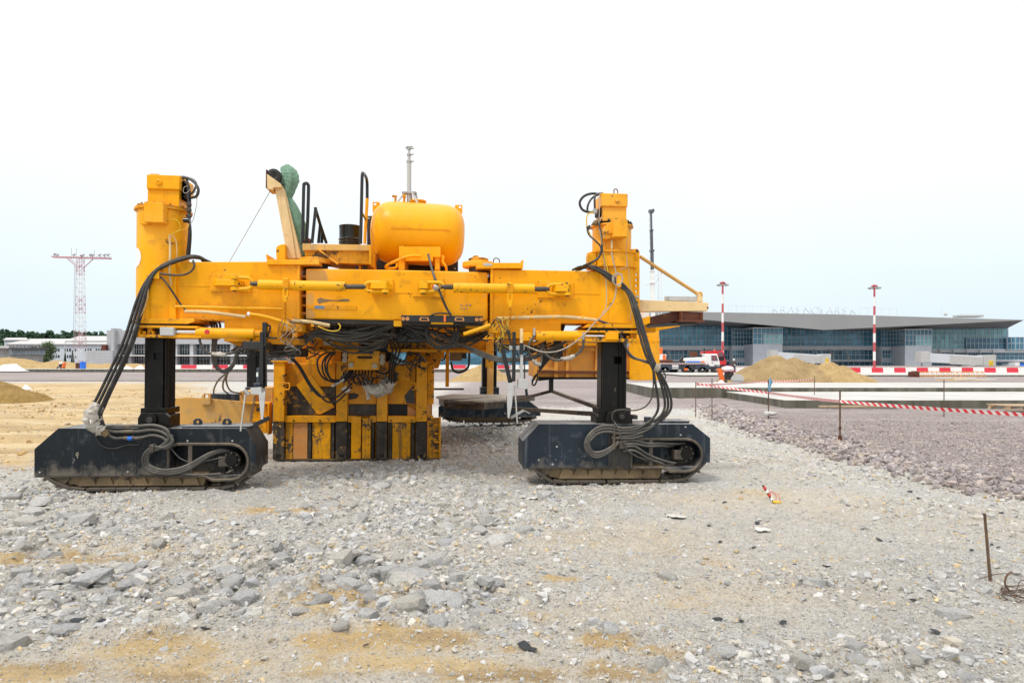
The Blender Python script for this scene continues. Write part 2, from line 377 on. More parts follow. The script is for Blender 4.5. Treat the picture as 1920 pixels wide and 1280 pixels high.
def gz(X, Y):
    X = np.asarray(X, float); Y = np.asarray(Y, float)
    sand, pur, rub = zones(X, Y)
    fade = sstep(60, 25, np.hypot(X, Y))
    rid = .5-np.abs(fbm(X*5.5+3*fbm(X*2, Y*2, 60, 2), Y*5.5, 61, 4))*2
    z = (.055*fbm(X*.8, Y*.8, 1, 3) + .035*fbm(X*4, Y*4, 2, 4)*(1-.5*sand) + .085*rub*(fbm(X*3.2, Y*3.2, 3, 4)+.18)
         + .030*(rid-.3)*(1-.6*sand)*sstep(-.25, .2, fbm(X*1.1, Y*1.1, 70, 3)) + .026*fbm(X*13, Y*13, 4, 2))*fade
    mach = np.maximum(sstep(.35, .05, np.abs(Y-8.2-.09*(X+4)))*sstep(1.9, 1.4, np.abs(X+4.1)), sstep(.35, .05, np.abs(Y-8.6-.09*(X-1.2)))*sstep(1.7, 1.2, np.abs(X-1.2)))
    near_ = (np.hypot(X, Y) < 22) & (rub > .03); cz = np.zeros_like(z)
    if near_.any(): cz[near_] = chunks(X[near_], Y[near_], rub[near_]*.9+.1)[0]
    z = (z+cz*sstep(22, 14, Y))*(1-.85*mach)
    z = z + sand*(.28*fbm(X*.35, Y*.35, 30, 3)*sstep(10, 16, Y)*sstep(60, 40, Y) + .20*fbm(X*.6, Y*2.6, 34, 4)*sstep(8.6, 10.5, Y)*sstep(60, 40, Y))
    z = z + sand*sstep(12, 9, Y)*(.022*fbm(X*8, Y*8, 36, 3)+.03*fbm(X*2.5, Y*4, 37, 3))
    return z + .15*pur*(1-.35*pur*fade) + .03*pur*fade*fbm(X*2, Y*2, 8, 3)
def gz1(x, y): return float(gz(np.array([x]), np.array([y]))[0])

# ------------------------------------------------------------------ ground sheet
def axis_coords(lo, hi, step, far):
    a = list(np.arange(lo, hi+1e-6, step)); s = step; v = hi
    up = []
    while v < far: s *= 1.22; v += s; up.append(v)
    s = step; v = lo; dn = []
    while v > -far: s *= 1.22; v -= s; dn.append(v)
    return np.array(dn[::-1]+a+up)
gx = axis_coords(-13, 9.6, .030, 3500); gy = np.concatenate([axis_coords(2.4, 7.8, .025, 3500)[lambda a: a < 7.8] if False else np.arange(-3, 2.4, .3), np.arange(2.4, 8.2, .025), axis_coords(8.2, 14, .038, 3500)]); gy = np.concatenate([-np.geomspace(3500, 3.3, 24), np.unique(gy[gy >= -3])])
GX, GY = np.meshgrid(gx, gy); GZ = gz(GX, GY); sa, pu, ru = zones(GX, GY)
nx, ny = len(gx), len(gy)
verts = np.stack([GX, GY, GZ], -1).reshape(-1, 3)
idx = np.arange(nx*ny).reshape(ny, nx)
quads = np.stack([idx[:-1, :-1], idx[:-1, 1:], idx[1:, 1:], idx[1:, :-1]], -1).reshape(-1, 4)
def np_mesh(name, verts, faces, col=None, flat=False):
    me = bpy.data.meshes.new(name); k = faces.shape[1]
    me.vertices.add(len(verts)); me.vertices.foreach_set('co', np.ascontiguousarray(verts, dtype=np.float32).ravel())
    me.loops.add(faces.size); me.loops.foreach_set('vertex_index', np.ascontiguousarray(faces, dtype=np.int32).ravel())
    me.polygons.add(len(faces)); me.polygons.foreach_set('loop_start', np.arange(0, faces.size, k, dtype=np.int32))
    if flat: me.attributes.new('sharp_face', 'BOOLEAN', 'FACE').data.foreach_set('value', np.ones(len(faces), dtype=bool))
    if col is not None:
        at = me.attributes.new('col', 'FLOAT_COLOR', 'POINT'); at.data.foreach_set('color', np.ascontiguousarray(col, dtype=np.float32).ravel())
    me.update(calc_edges=True); return me
gme = np_mesh('ground', verts, quads, np.stack([sa, pu, ru, np.ones_like(sa)], -1).reshape(-1, 4))
gme.shade_smooth()
_aux = np.zeros((nx*ny, 4)); _k = (np.hypot(GX, GY) < 22).ravel(); _aux[_k, 1] = chunks(GX.ravel()[_k], GY.ravel()[_k], ru.ravel()[_k])[1]+.5; _aux[~_k, 1] = .5
_tan = np.clip(blobs([(a, b, c*1.35, d*1.5, w) for a, b, c, d, w in SAND]+TAN, GX, GY)*(1+1.2*fbm(GX*1.5, GY*1.5, 15, 4)), 0, 1)*sstep(16, 11, GY); _aux[:, 0] = (_tan*(1-.65*np.clip(ru, 0, 1))).ravel()
gme.attributes.new('aux', 'FLOAT_COLOR', 'POINT').data.foreach_set('color', _aux.astype(np.float32).ravel())

def ground_material():
    t = NT('crushed_ground'); c = t.coord()
    at = t.n('Attribute', attribute_name='col'); sp = t.n('SeparateColor'); t.l(at.outputs['Color'], sp.inputs[0])
    sand, pur, rub = sp.outputs[0], sp.outputs[1], sp.outputs[2]
    nA = t.noise(c, 1.3, 6); nB = t.noise(c, 9, 8, .7); nC = t.noise(c, 45, 6, .7); nD = t.noise(c, 140, 4, .7)
    col = t.mix(t.rng(nA, .35, .65), (.48, .465, .435), (.585, .575, .55))
    col = t.mix(t.rng(nB, .42, .66), col, (.645, .635, .605))
    col = t.mix(t.rng(nC, .48, .68, 0, .9), col, (.19, .18, .165))
    col = t.mix(t.rng(nD, .52, .66, 0, .55), col, (.70, .68, .63))
    col = t.mix(t.rng(nD, .46, .36, 0, .6), col, (.21, .20, .185))
    # beige dust film
    col = t.mix(t.rng(t.noise(c, .7, 5), .44, .68, 0, .34), col, (.58, .48, .34))
    ax_ = t.n('Attribute', attribute_name='aux'); as_ = t.n('SeparateColor'); t.l(ax_.outputs['Color'], as_.inputs[0])
    vs_ = t.n('VectorMath', operation='SCALE'); t.l(col, vs_.inputs[0]); t.l(t.rng(as_.outputs[1], .2, .8, .80, 1.16), vs_.inputs['Scale']); col = vs_.outputs[0]
    col = t.mix(t.rng(t.math('ADD', as_.outputs[0], t.rng(nB, .3, .7, -.2, .2)), .2, .95, 0, .5), col, (.63, .53, .38))
    # sand
    sc = t.mix(t.rng(nB, .35, .66), (.52, .35, .145), (.63, .46, .22))
    sc = t.mix(t.rng(t.noise(c, .22, 6, .6), .42, .62, 0, .8), sc, (.38, .25, .11)); sc = t.mix(t.rng(t.noise(t.coord(sc=(.25, 1.6, 1)), .7, 5, .6), .48, .64, 0, .75), sc, (.69, .55, .33)); sc = t.mix(t.rng(t.noise(t.coord(sc=(.5, 3.2, 1)), .9, 5, .65), .50, .63, 0, .8), sc, (.29, .19, .088))
    sc = t.mix(t.rng(nC, .52, .72, 0, .5), sc, (.34, .225, .10)); sc = t.mix(t.rng(nD, .5, .66, 0, .4), sc, (.66, .55, .38))
    sm = t.rng(t.math('ADD', sand, t.rng(nC, .3, .7, -.42, .42)), .30, .90, 0, .92)
    col = t.mix(sm, col, sc)
    # purple grey crushed gravel
    v = t.n('TexVoronoi'); v.inputs['Scale'].default_value = 24; t.l(c, v.inputs['Vector'])
    rr = t.n('ValToRGB'); e = rr.color_ramp.elements
    e[0].color = (.25, .20, .195, 1); e[1].color = (.53, .475, .455, 1)
    for p, q in ((.3, (.36, .305, .30, 1)), (.6, (.41, .36, .36, 1)), (.8, (.47, .40, .37, 1))): e.new(p).color = q
    vs = t.n('SeparateColor'); t.l(v.outputs['Color'], vs.inputs[0]); t.l(vs.outputs[0], rr.inputs[0])
    pc = t.mix(t.rng(v.outputs['Distance'], .3, .62, 0, .55), rr.outputs[0], (.13, .105, .10))
    pc = t.mix(t.rng(nA, .35, .7, 0, .5), pc, (.43, .37, .355)); pc = t.mix(t.rng(t.noise(t.coord(sc=(.35, 1, 1)), .35, 5, .6), .46, .62, 0, .5), pc, (.27, .225, .22)); pc = t.mix(t.rng(t.noise(t.coord(sc=(.2, 1.4, 1)), .5, 4), .52, .64, 0, .45), pc, (.50, .455, .43))
    pm_ = t.rng(t.math('ADD', pur, t.rng(nB, .3, .7, -.3, .3)), .35, .6)
    col = t.mix(pm_, col, pc)
    h = t.math('ADD', t.math('MULTIPLY', nC, .7), t.math('MULTIPLY', nD, .35))
    b1 = t.bump(nB, .85, .04); b2 = t.bump(h, 1.0, .022, b1)
    hv = t.math('MULTIPLY', v.outputs['Distance'], pm_)
    b3 = t.bump(t.math('MULTIPLY', hv, -1.0), .8, .03, b2)
    return t.fin(col, .93, 0, b3, .25)
M['ground'] = ground_material(); gme.materials.append(M['ground'])
ground = bpy.data.objects.new('ground', gme); COL.objects.link(ground); tag(ground, kind='structure')

# ------------------------------------------------------------------ stones
def stone_material(name, cols, use_attr, lowc, hic):
    t = NT(name); c = t.coord(); nB = t.noise(c, 9, 7, .65); nC = t.noise(c, 40, 5, .7)
    if use_attr:
        base = t.n('Attribute', attribute_name='col').outputs['Color']
    else:
        oi = t.n('ObjectInfo'); rr = t.n('ValToRGB'); e = rr.color_ramp.elements
        e[0].color = (*cols[0], 1); e[1].color = (*cols[-1], 1)
        for i, q in enumerate(cols[1:-1]): e.new((i+1)/(len(cols)-1)).color = (*q, 1)
        t.l(oi.outputs['Random'], rr.inputs[0]); base = rr.outputs[0]
    k = t.rng(nB, .3, .7, lowc, hic)
    m = t.n('VectorMath', operation='SCALE'); t.l(base, m.inputs[0]); t.l(k, m.inputs['Scale'])
    col = t.mix(t.rng(nC, .56, .74, 0, .42), m.outputs[0], (.27, .26, .24))
    col = t.mix(t.rng(t.noise(c, 3.5, 4), .54, .68, 0, .45), col, (.60, .50, .36))
    b = t.bump(nC, .8, .015, t.bump(nB, .9, .035))
    return t.fin(col, .92, 0, b, .25)
GREYS = [(.50, .50, .495), (.54, .535, .525), (.59, .585, .57), (.51, .515, .525), (.565, .54, .49), (.46, .46, .46), (.62, .61, .59), (.55, .525, .475)]
PURPS = [(.31, .27, .27), (.39, .35, .35), (.36, .325, .335), (.45, .395, .375), (.51, .47, .455), (.42, .385, .39), (.27, .235, .235), (.46, .39, .36)]
M['stone'] = stone_material('broken_concrete_stone', GREYS, False, .92, 1.22)
M['stones'] = stone_material('small_stones', None, True, .76, 1.22)

def hull(npts, seed, flat=1.0, p=.55):
    rnd = random.Random(seed); bm = bmesh.new()
    for i in range(npts):
        v = Vector((rnd.gauss(0, 1), rnd.gauss(0, 1), rnd.gauss(0, 1))).normalized()
        v = Vector([math.copysign(abs(q)**p, q) for q in v]); v *= rnd.uniform(.78, 1.0)
        bm.verts.new((v.x*.5, v.y*.5*rnd.uniform(.85, 1), v.z*.5*flat))
    r = bmesh.ops.convex_hull(bm, input=bm.verts)
    for v in [v for v in bm.verts if not v.link_faces]: bm.verts.remove(v)
    bmesh.ops.triangulate(bm, faces=bm.faces); bmesh.ops.recalc_face_normals(bm, faces=bm.faces)
    bm.verts.index_update()
    V = np.array([v.co for v in bm.verts]); Fc = np.array([[v.index for v in f.verts] for f in bm.faces]); bm.free()
    return V, Fc
big_protos = []
for i in range(14):
    bm = bmesh.new(); bmesh.ops.create_icosphere(bm, subdivisions=2, radius=.5); V = np.array([v.co for v in bm.verts]); bm.verts.index_update(); Fc = np.array([[v.index for v in f.verts] for f in bm.faces]); bm.free()
    rnd_ = np.random.default_rng(900+i); V = V/np.linalg.norm(V, axis=1)[:, None]
    cut = np.full(len(V), 9.)
    for k in range(11):                       # a lump with broken faces: clip a ball by random planes
        nrm = rnd_.normal(size=3)*np.array([1, 1, 1.2]); nrm /= np.linalg.norm(nrm); dd = rnd_.uniform(.55, .85); q_ = V@nrm; cut = np.minimum(cut, np.where(q_ > .05, dd/np.maximum(q_, .05), 9.))
    rad = np.minimum(1., cut)*(1+.03*rnd_.normal(size=len(V))); V = V*rad[:, None]*.55
    if i % 2: V, Fc = hull(30, 100+i, 1.0, .46)
    me = np_mesh('stone', V, Fc, None, True); me.materials.append(M['stone']); big_protos.append(me)

def scatter(n, x0, x1, y0, y1, dens):
    X = RNG.uniform(x0, x1, n); Y = RNG.uniform(y0, y1, n)
    keep = RNG.random(n) < dens(X, Y)
    vis = np.abs(X) < Y*.78+.6
    return X[keep & vis], Y[keep & vis]
TRK = [(-4.1, 8.15, 1.35), (1.25, 8.62, 1.2)]
def clear_tracks(X, Y, pad=.0):
    ok = np.ones_like(X, bool)
    for cx, cy, hl in TRK:
        ok &= ~((np.abs(X-cx) < hl+pad) & (np.abs(Y-cy-.09*(X-cx)) < .42+pad))
    return ok
def d_rub(X, Y): return zones(X, Y)[2]
# the 300 stones that show largest, one object each
bx_, by_ = scatter(9000, -7.5, 7.5, 3.0, 10.2, lambda X, Y: np.clip(d_rub(X, Y)-.12, 0, 1)**1.5)
ok = clear_tracks(bx_, by_, .12); bx_, by_ = bx_[ok], by_[ok]
sz = np.clip(np.exp(RNG.normal(math.log(.118), .36, len(bx_))), .06, .26)
order = np.argsort(-sz/by_)[:300]
placed_big = []
HERO = [(x, y, s*(1.0 if x < 1000 else .8)) for x, y, s in [(690,1140,.16),(820,1150,.15),(770,1128,.2),(850,1110,.17),(600,1110,.16),(560,1130,.14),(680,1040,.2),(780,1070,.2),(830,1040,.18),(720,1150,.13),(640,1160,.12),(880,1160,.14),(470,1110,.17),(400,1125,.15),(300,1120,.16),(930,1090,.13),(900,1132,.20),(660,1062,.22),(720,1065,.24),(745,1100,.18),(700,1112,.14),(640,1050,.2),(930,1005,.26),(520,1085,.15),(590,1075,.17),
        (1250,1065,.24),(1680,1085,.26),(1690,1110,.24),(1530,1078,.22),(1680,893,.30),(1600,1190,.2),(20,1200,.2),(150,970,.28),(980,985,.24),(1010,975,.18),(860,1070,.2)]]
cand = [(bx_[i], by_[i], sz[i]) for i in order]
for px, py, s in HERO:
    g = G(px, py, .05); cand.insert(0, (g.x, g.y, s, 1))
for x, y, s, *hero in cand[:300]:
    o = bpy.data.objects.new('stone', random.choice(big_protos)); COL.objects.link(o); o.parent = ground
    fl = random.uniform(.45, .65) if hero and x < .2 else random.uniform(.38, .62); e = random.uniform(.7, 1.0)
    o.scale = (s, s*e, s*fl); o.rotation_euler = (random.uniform(-.22, .22), random.uniform(-.22, .22), random.uniform(0, 6.28))
    o.location = (x, y, gz1(x, y)+s*fl*(random.uniform(-.1, .1) if hero and x < .2 else random.uniform(-.28, .08)))
# all the smaller ones
def rock_cloud(name, X, Y, S, protos, cols, sink=(.0, .3), tilt=.6, flat=(.45, .9), parent=None):
    n = len(X); Z = gz(X, Y); Vs = []; Fs = []; Cs = []; base = 0
    pid = RNG.integers(0, len(protos), n); cols = np.array(cols)
    for k, (PV, PF) in enumerate(protos):
        w = np.where(pid == k)[0]; m = len(w)
        if not m: continue
        a = RNG.uniform(0, 6.283, m); tx = RNG.normal(0, tilt*.5, m); fl = RNG.uniform(*flat, m); e = RNG.uniform(.65, 1, m)
        P = np.repeat(PV[None], m, 0)*np.stack([S[w], S[w]*e, S[w]*fl], -1)[:, None, :]
        y_ = P[..., 1]*np.cos(tx)[:, None]-P[..., 2]*np.sin(tx)[:, None]; z_ = P[..., 1]*np.sin(tx)[:, None]+P[..., 2]*np.cos(tx)[:, None]
        x_ = P[..., 0]; ca, sa_ = np.cos(a)[:, None], np.sin(a)[:, None]
        Q = np.stack([x_*ca-y_*sa_+X[w][:, None], x_*sa_+y_*ca+Y[w][:, None], z_+(Z[w]+S[w]*fl*RNG.uniform(*sink, m))[:, None]], -1)
        nv = PV.shape[0]; Vs.append(Q.reshape(-1, 3))
        Fs.append((PF[None]+(base+np.arange(m)*nv)[:, None, None]).reshape(-1, 3)); base += m*nv
        c = cols[RNG.integers(0, len(cols), m)]*RNG.uniform(.85, 1.15, (m, 1)); c = np.concatenate([c, np.ones((m, 1))], 1)
        Cs.append(np.repeat(c, nv, 0))
    me = np_mesh(name, np.concatenate(Vs), np.concatenate(Fs), np.concatenate(Cs), True); me.materials.append(M['stones'])
    o = bpy.data.objects.new(name, me); COL.objects.link(o); o.parent = parent; return tag(o, kind='stuff')
mid_protos = [hull(18, 300+i, 1, .55 if i % 3 else .42) for i in range(10)]
small_protos = [hull(11, 400+i, 1, .6) for i in range(8)]
grit_protos = [hull(6, 500+i, 1, .7) for i in range(8)]
X, Y = scatter(125000, -9, 9, 2.9, 20, lambda X, Y: np.clip(d_rub(X, Y)*1.15-.06, 0, 1)*.9*sstep(21, 11, Y)*(1-.8*zones(X, Y)[0]))
ok = clear_tracks(X, Y, .05); X, Y = X[ok], Y[ok]
rock_cloud('rubble', X, Y, np.clip(np.exp(RNG.normal(math.log(.050), .42, len(X))), .025, .12), mid_protos, GREYS, (-.4, .08), .9, parent=ground)
X, Y = scatter(230000, -8, 8, 2.8, 16, lambda X, Y: (.13+.75*np.clip(d_rub(X, Y), 0, 1))*sstep(16, 6, Y)*(1-.55*zones(X, Y)[0])*(1-zones(X, Y)[1]))
rock_cloud('pebbles', X, Y, np.clip(np.exp(RNG.normal(math.log(.024), .4, len(X))), .012, .06), small_protos, GREYS+[(.60, .50, .36), (.62, .48, .28)], (-.1, .3), .6, parent=ground)
X, Y = scatter(380000, -6, 6, 2.7, 7.5, lambda X, Y: (.55+.3*np.clip(d_rub(X, Y), 0, 1))*sstep(8, 4, Y)*(1-.5*zones(X, Y)[0]))
rock_cloud('grit', X, Y, np.clip(np.exp(RNG.normal(math.log(.0105), .35, len(X))), .006, .022), grit_protos, GREYS+[(.58, .47, .32), (.30, .29, .28)], (-.1, .4), .7, parent=ground)
X, Y = scatter(60000, -32, -5.5, 9.0, 42, lambda X, Y: np.clip(zones(X, Y)[0], 0, 1)*(.10+.55*sstep(.05, .25, fbm(X*.5, Y*1.2, 90, 3)))*sstep(45, 12, Y))
rock_cloud('sand_clods', X, Y, np.clip(np.exp(RNG.normal(math.log(.06), .5, len(X))), .02, .22), small_protos, [(.46, .30, .12), (.55, .38, .17), (.38, .245, .10), (.50, .44, .36)], (-.2, .2), .5, (.3, .7), parent=ground)
# purple gravel: the loose shoulder of the bed, then its flat top
def d_edge(X, Y):
    e = X-edge_x(Y); return np.exp(-((e-.10)/.32)**2)*sstep(26, 18, Y)
X, Y = scatter(42000, 4.0, 9.0, 5.8, 22, lambda X, Y: np.clip(d_edge(X, Y)*1.1, 0, 1))
rock_cloud('gravel_shoulder', X, Y, np.clip(np.exp(RNG.normal(math.log(.066), .32, len(X))), .03, .14), mid_protos, PURPS, (-.05, .5), .9, (.55, .95), parent=ground)
X, Y = scatter(90000, 4.9, 15, 6.2, 19, lambda X, Y: plateau(X, Y)*.75*sstep(19, 9, Y))
rock_cloud('gravel_bed', X, Y, np.clip(np.exp(RNG.normal(math.log(.032), .3, len(X))), .015, .06), small_protos, PURPS, (-.15, .3), .6, parent=ground)

# ------------------------------------------------------------------ concrete slabs, sand
def conc(name, a, b):
    t = NT(name); c = t.coord(); n = t.noise(c, .5, 6); n2 = t.noise(c, 7, 6, .7)
    cs = t.noise(t.coord(sc=(3, 3, .4)), 1, 4)
    col = t.mix(t.rng(n, .35, .65), a, b); col = t.mix(t.rng(n2, .5, .75, 0, .35), col, tuple(q*.6 for q in a))
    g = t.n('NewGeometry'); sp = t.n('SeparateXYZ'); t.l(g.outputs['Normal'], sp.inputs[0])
    side = t.rng(sp.outputs['Z'], .7, .3)      # upright faces are coloured darker than the tops
    side_tone = t.mix(t.rng(cs, .35, .65), (.085, .08, .062), (.175, .165, .135))
    col = t.mix(side, col, side_tone)
    return t.fin(col, .85, 0, t.bump(n2, .2, .01), .3)
M['concrete'] = conc('fresh_concrete', (.47, .46, .44), (.57, .56, .535))
def slab(name, x0, x1, y0, y1, z0, z1, bev=.02):
    o = MB().box((x0, y0, z0), (x1, y1, z1)).build(name, M['concrete'], None, bev); return tag(o, kind='structure')
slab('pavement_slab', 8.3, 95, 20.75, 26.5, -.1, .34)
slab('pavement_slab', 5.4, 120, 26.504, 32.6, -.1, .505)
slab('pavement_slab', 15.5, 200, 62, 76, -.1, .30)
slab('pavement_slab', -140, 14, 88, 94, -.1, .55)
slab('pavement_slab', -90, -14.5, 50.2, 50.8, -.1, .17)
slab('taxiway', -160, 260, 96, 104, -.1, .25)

def sandmat(name, a, b):
    t = NT(name); c = t.coord(); n = t.noise(c, 1.2, 6); n2 = t.noise(c, 12, 7, .7)
    col = t.mix(t.rng(n, .35, .65), a, b); col = t.mix(t.rng(n2, .46, .68, 0, .7), col, tuple(q*.55 for q in a)); col = t.mix(t.rng(t.noise(t.coord(sc=(1.6, 1.6, .35)), 1.4, 6, .65), .5, .68, 0, .6), col, tuple(q*.7 for q in a))
    return t.fin(col, .95, 0, t.bump(n2, .8, .08, t.bump(n, .8, .35)), .2)
M['sand_grey'] = sandmat('greyish_sand', (.34, .235, .115), (.45, .325, .165))
M['sand_gold'] = sandmat('golden_sand', (.44, .305, .14), (.54, .385, .19))
M['sand_dark'] = sandmat('dark_moist_sand', (.30, .19, .06), (.40, .26, .09))
def heap(name, peaks, mat, res=90, seed=0, z0=-.15, **k):
    """peaks: (x, y, height, radius) in world metres, slopes at the angle of repose"""
    xs = [p[0] for p in peaks]; ys = [p[1] for p in peaks]; rm = max(p[3] for p in peaks)*1.15
    ox, oy = sum(xs)/len(xs), sum(ys)/len(ys)
    ax = np.linspace(min(xs)-rm-ox, max(xs)+rm-ox, res); ay = np.linspace(min(ys)-rm-oy, max(ys)+rm-oy, max(24, res//2))
    X_, Y_ = np.meshgrid(ax, ay); Z_ = np.full_like(X_, z0)
    for x, y, h, r in peaks:
        d = np.hypot(X_+ox-x, Y_+oy-y)/r*(1+.35*fbm(X_*1.1+x, Y_*1.1+y, seed+3, 4))
        Z_ = np.maximum(Z_, z0+(h-z0)*np.maximum(0, 1.06-np.sqrt(d*d+.012)))
    Z_ = Z_+(Z_ > z0+.02)*(.16*h*fbm(X_*1.6, Y_*1.6, seed, 5)+.10*h*(.3-np.abs(fbm(X_*2.6, Y_*1.1, seed+8, 3)))+.09*fbm(X_*6, Y_*6, seed+2, 3))
    n0, n1 = len(ax), len(ay); I = np.arange(n0*n1).reshape(n1, n0)
    q = np.stack([I[:-1, :-1], I[:-1, 1:], I[1:, 1:], I[1:, :-1]], -1).reshape(-1, 4)
    me = np_mesh(name, np.stack([X_, Y_, Z_], -1).reshape(-1, 3), q); me.materials.append(mat); me.shade_smooth()
    o = bpy.data.objects.new(name, me); COL.objects.link(o); o.location = (ox, oy, 0); return tag(o, **k)
def pk(px, pyt, Y, r): 
    w = W(px, pyt, Y); return (w.x, w.y, w.z, r)
heap('sand_pile', [pk(1452, 664, 46, 3.7), pk(1490, 669, 46.5, 3.2), pk(1520, 680, 46, 3.0)], M['sand_grey'], 110, 3,
     label='big greyish sand pile in front of the terminal, beside the orange saw', cat='sand pile')
heap('sand_pile', [pk(1556, 676, 45.5, 2.6), pk(1575, 682, 45.5, 2.5)], M['sand_gold'], 80, 9,
     label='golden sand pile with a steep right slope, joined to the bigger greyish pile', cat='sand pile')
heap('sand_pile', [pk(908, 679, 50, 2.3), pk(890, 688, 50, 2.2), pk(925, 690, 50, 2.0)], M['sand_gold'], 70, 15,
     label='small cone of golden sand seen beneath the yellow machine', cat='sand pile')
heap('sand_pile', [pk(1800, 706, 50, 1.9), pk(1765, 710, 50, 1.6), pk(1835, 709, 50, 1.6)], M['sand_gold'], 60, 21,
     label='low flat sand heap with boards on it, far right', cat='sand pile')
heap('sand_pile', [pk(-30, 706, 26, 2.4), pk(4, 722, 26, 1.4)], M['sand_dark'], 60, 27,
     label='dark brown sand heap at the left picture edge', cat='sand pile')
# long berm on the left
bp = []
for px, pyt, Y, r in ((-120, 672, 112, 9), (-40, 668, 112, 9), (15, 669, 112, 8), (40, 671, 112, 6), (75, 681, 112, 6), (108, 675, 112, 6), (125, 678, 112, 6), (160, 680, 112, 7), (200, 681, 112, 7), (250, 681, 112, 8), (300, 682, 112, 8)):
    bp.append(pk(px, pyt, Y, r*1.2))
heap('sand_berm', bp, M['sand_gold'], 170, 33, kind='structure')

# ------------------------------------------------------------------ plastic barriers
def barrier_mat(name, c):
    t = NT(name); co = t.coord(); n = t.noise(co, 2.5, 6, .65)
    return t.fin(t.mix(t.rng(n, .5, .75, 0, .5), c, tuple(q*.6+.08 for q in c)), .42)
M['bar_red'] = barrier_mat('red_barrier_plastic', (.68, .025, .055)); M['bar_white'] = barrier_mat('white_barrier_plastic', (.80, .79, .76))
def barrier_mesh(L, h=.8):
    b = MB(); P = [(-.24, 0), (.24, 0), (.24, .16*h), (.12, .45*h), (.09, h*.96), (.06, h), (-.06, h), (-.09, h*.96), (-.12, .45*h), (-.24, .16*h)]
    b.prism([(p[0], p[1]) for p in P], -L/2+.012, L/2-.012, axis='x')
    for s in (-.28, .28): b.box((s*L-.12, -.25, 0), (s*L+.12, .25, .08))
    b.cyl((0, 0, h), (0, 0, h+.05), .06, 8)
    return b
bar_cache = {}
def barrier(px, Y, L, red, label, group, z=.0, rz=0):
    k = (round(L, 2), red)
    if k not in bar_cache:
        o = barrier_mesh(L).build('plastic_barrier', M['bar_red' if red else 'bar_white'], None, .02); bar_cache[k] = o
    else:
        o = bar_cache[k].copy(); COL.objects.link(o)
    w = W(px, 690, Y); o.location = (w.x, Y, z); o.rotation_euler = (0, 0, rz)
    return tag(o, label, 'barrier', group)
ra = random.Random(4); ORD = ['first', 'second', 'third', 'fourth', 'fifth', 'sixth', 'seventh', 'eighth', 'ninth', 'tenth']; nr = {}
def nth(k): nr[k] = nr.get(k, -1)+1; return ORD[nr[k]]
for i in range(-1, 18):
    px = 1571+21.1*i+10
    if px > 1935: break
    barrier(px, 80.5, 1.325, i % 2 == 1, ORD[(i+1)//2]+(' red' if i % 2 else ' white')+' plastic barrier from the sand piles in the row before the terminal', 'barriers before the terminal', .0, ra.uniform(-.03, .03))
for i, px in enumerate((1392, 1412)):
    barrier(px, 80.5, 1.5, False, 'white plastic barrier beside the walking person' if i == 0 else 'white plastic barrier at the left foot of the big sand pile', 'barriers beside the person', 0)
barrier(1366, 84, 1.6, True, 'red plastic barrier behind the orange saw, beside the person', 'barriers beside the person', .2)
for i, (px, wd) in enumerate(((325, 30), (355, 29), (384, 30), (414, 29), (442, 29), (471, 30), (500, 29))):
    barrier(px, 95.5, wd*95.5/F, i % 2 == 1, nth(('l', i % 2))+(' red' if i % 2 else ' white')+' plastic barrier from the left, seen between left leg and mould', 'barriers seen through the left of the machine', .25)
for i, px in enumerate((813, 832, 860, 888, 917, 946, 968, 985)):
    barrier(px, 95.5, (26 if i else 20)*95.5/F, i in (0, 2, 5), nth(('m', i in (0, 2, 5)))+(' red' if i in (0, 2, 5) else ' white')+' plastic barrier from the left, beyond the sand cone under the machine', 'barriers seen through the middle of the machine', .25)

# ------------------------------------------------------------------ terminal building
def flat(name, col, rough=.6, var=.06, sc=.3, metal=0, panel=None):
    t = NT(name); c = t.coord(); n = t.noise(c, sc, 5)
    cc = t.mix(t.rng(n, .35, .65), tuple(q*(1-var) for q in col), tuple(q*(1+var) for q in col))
    if panel:
        br = t.n('TexBrick'); br.offset = 0; br.inputs['Scale'].default_value = 1
        br.inputs['Brick Width'].default_value = panel[0]; br.inputs['Row Height'].default_value = panel[1]; br.inputs['Mortar Size'].default_value = .02
        br.inputs['Color1'].default_value = (1, 1, 1, 1); br.inputs['Color2'].default_value = (.94, .94, .95, 1); br.inputs['Mortar'].default_value = (.62, .62, .64, 1)
        mp = t.n('Mapping'); mp.inputs['Rotation'].default_value = (R(90), 0, 0); t.l(c, mp.inputs[0]); t.l(mp.outputs[0], br.inputs['Vector'])
        cc = t.mix(1.0, cc, br.outputs[0], 'MULTIPLY')
    return t.fin(cc, rough, metal)
def glassmat(name, a, b, cellx, cellz, c3=None):
    t = NT(name); c = t.coord()
    sn = t.n('VectorMath', operation='SNAP'); sn.inputs[1].default_value = (cellx, 1000, cellz); t.l(c, sn.inputs[0])
    wn = t.n('TexWhiteNoise', noise_dimensions='3D'); t.l(sn.outputs[0], wn.inputs['Vector'])
    n = t.noise(t.coord(sc=(.05, .05, .35)), 1.0, 5, .6)
    col = t.mix(t.rng(n, .38, .62), a, b); col = t.mix(t.rng(wn.outputs[0], .7, 1, 0, .5), col, c3 or tuple(q*1.8 for q in b))
    return t.fin(col, .12, 0, None, .5)
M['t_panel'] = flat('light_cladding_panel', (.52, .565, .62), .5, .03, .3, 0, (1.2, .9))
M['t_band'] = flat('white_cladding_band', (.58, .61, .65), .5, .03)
M['t_roof'] = flat('grey_roof_fascia', (.29, .295, .30), .55, .05, .05)
M['t_soffit'] = flat('dark_soffit', (.19, .205, .22), .7, .05)
M['mullion'] = flat('pale_mullion', (.46, .55, .60), .5)
M['t_glass'] = glassmat('teal_glass', (.035, .17, .28), (.11, .37, .53), 1.45, 1.9)
M['t_glass_dark'] = glassmat('dark_glass', (.022, .09, .15), (.085, .23, .33), 1.45, 1.9)
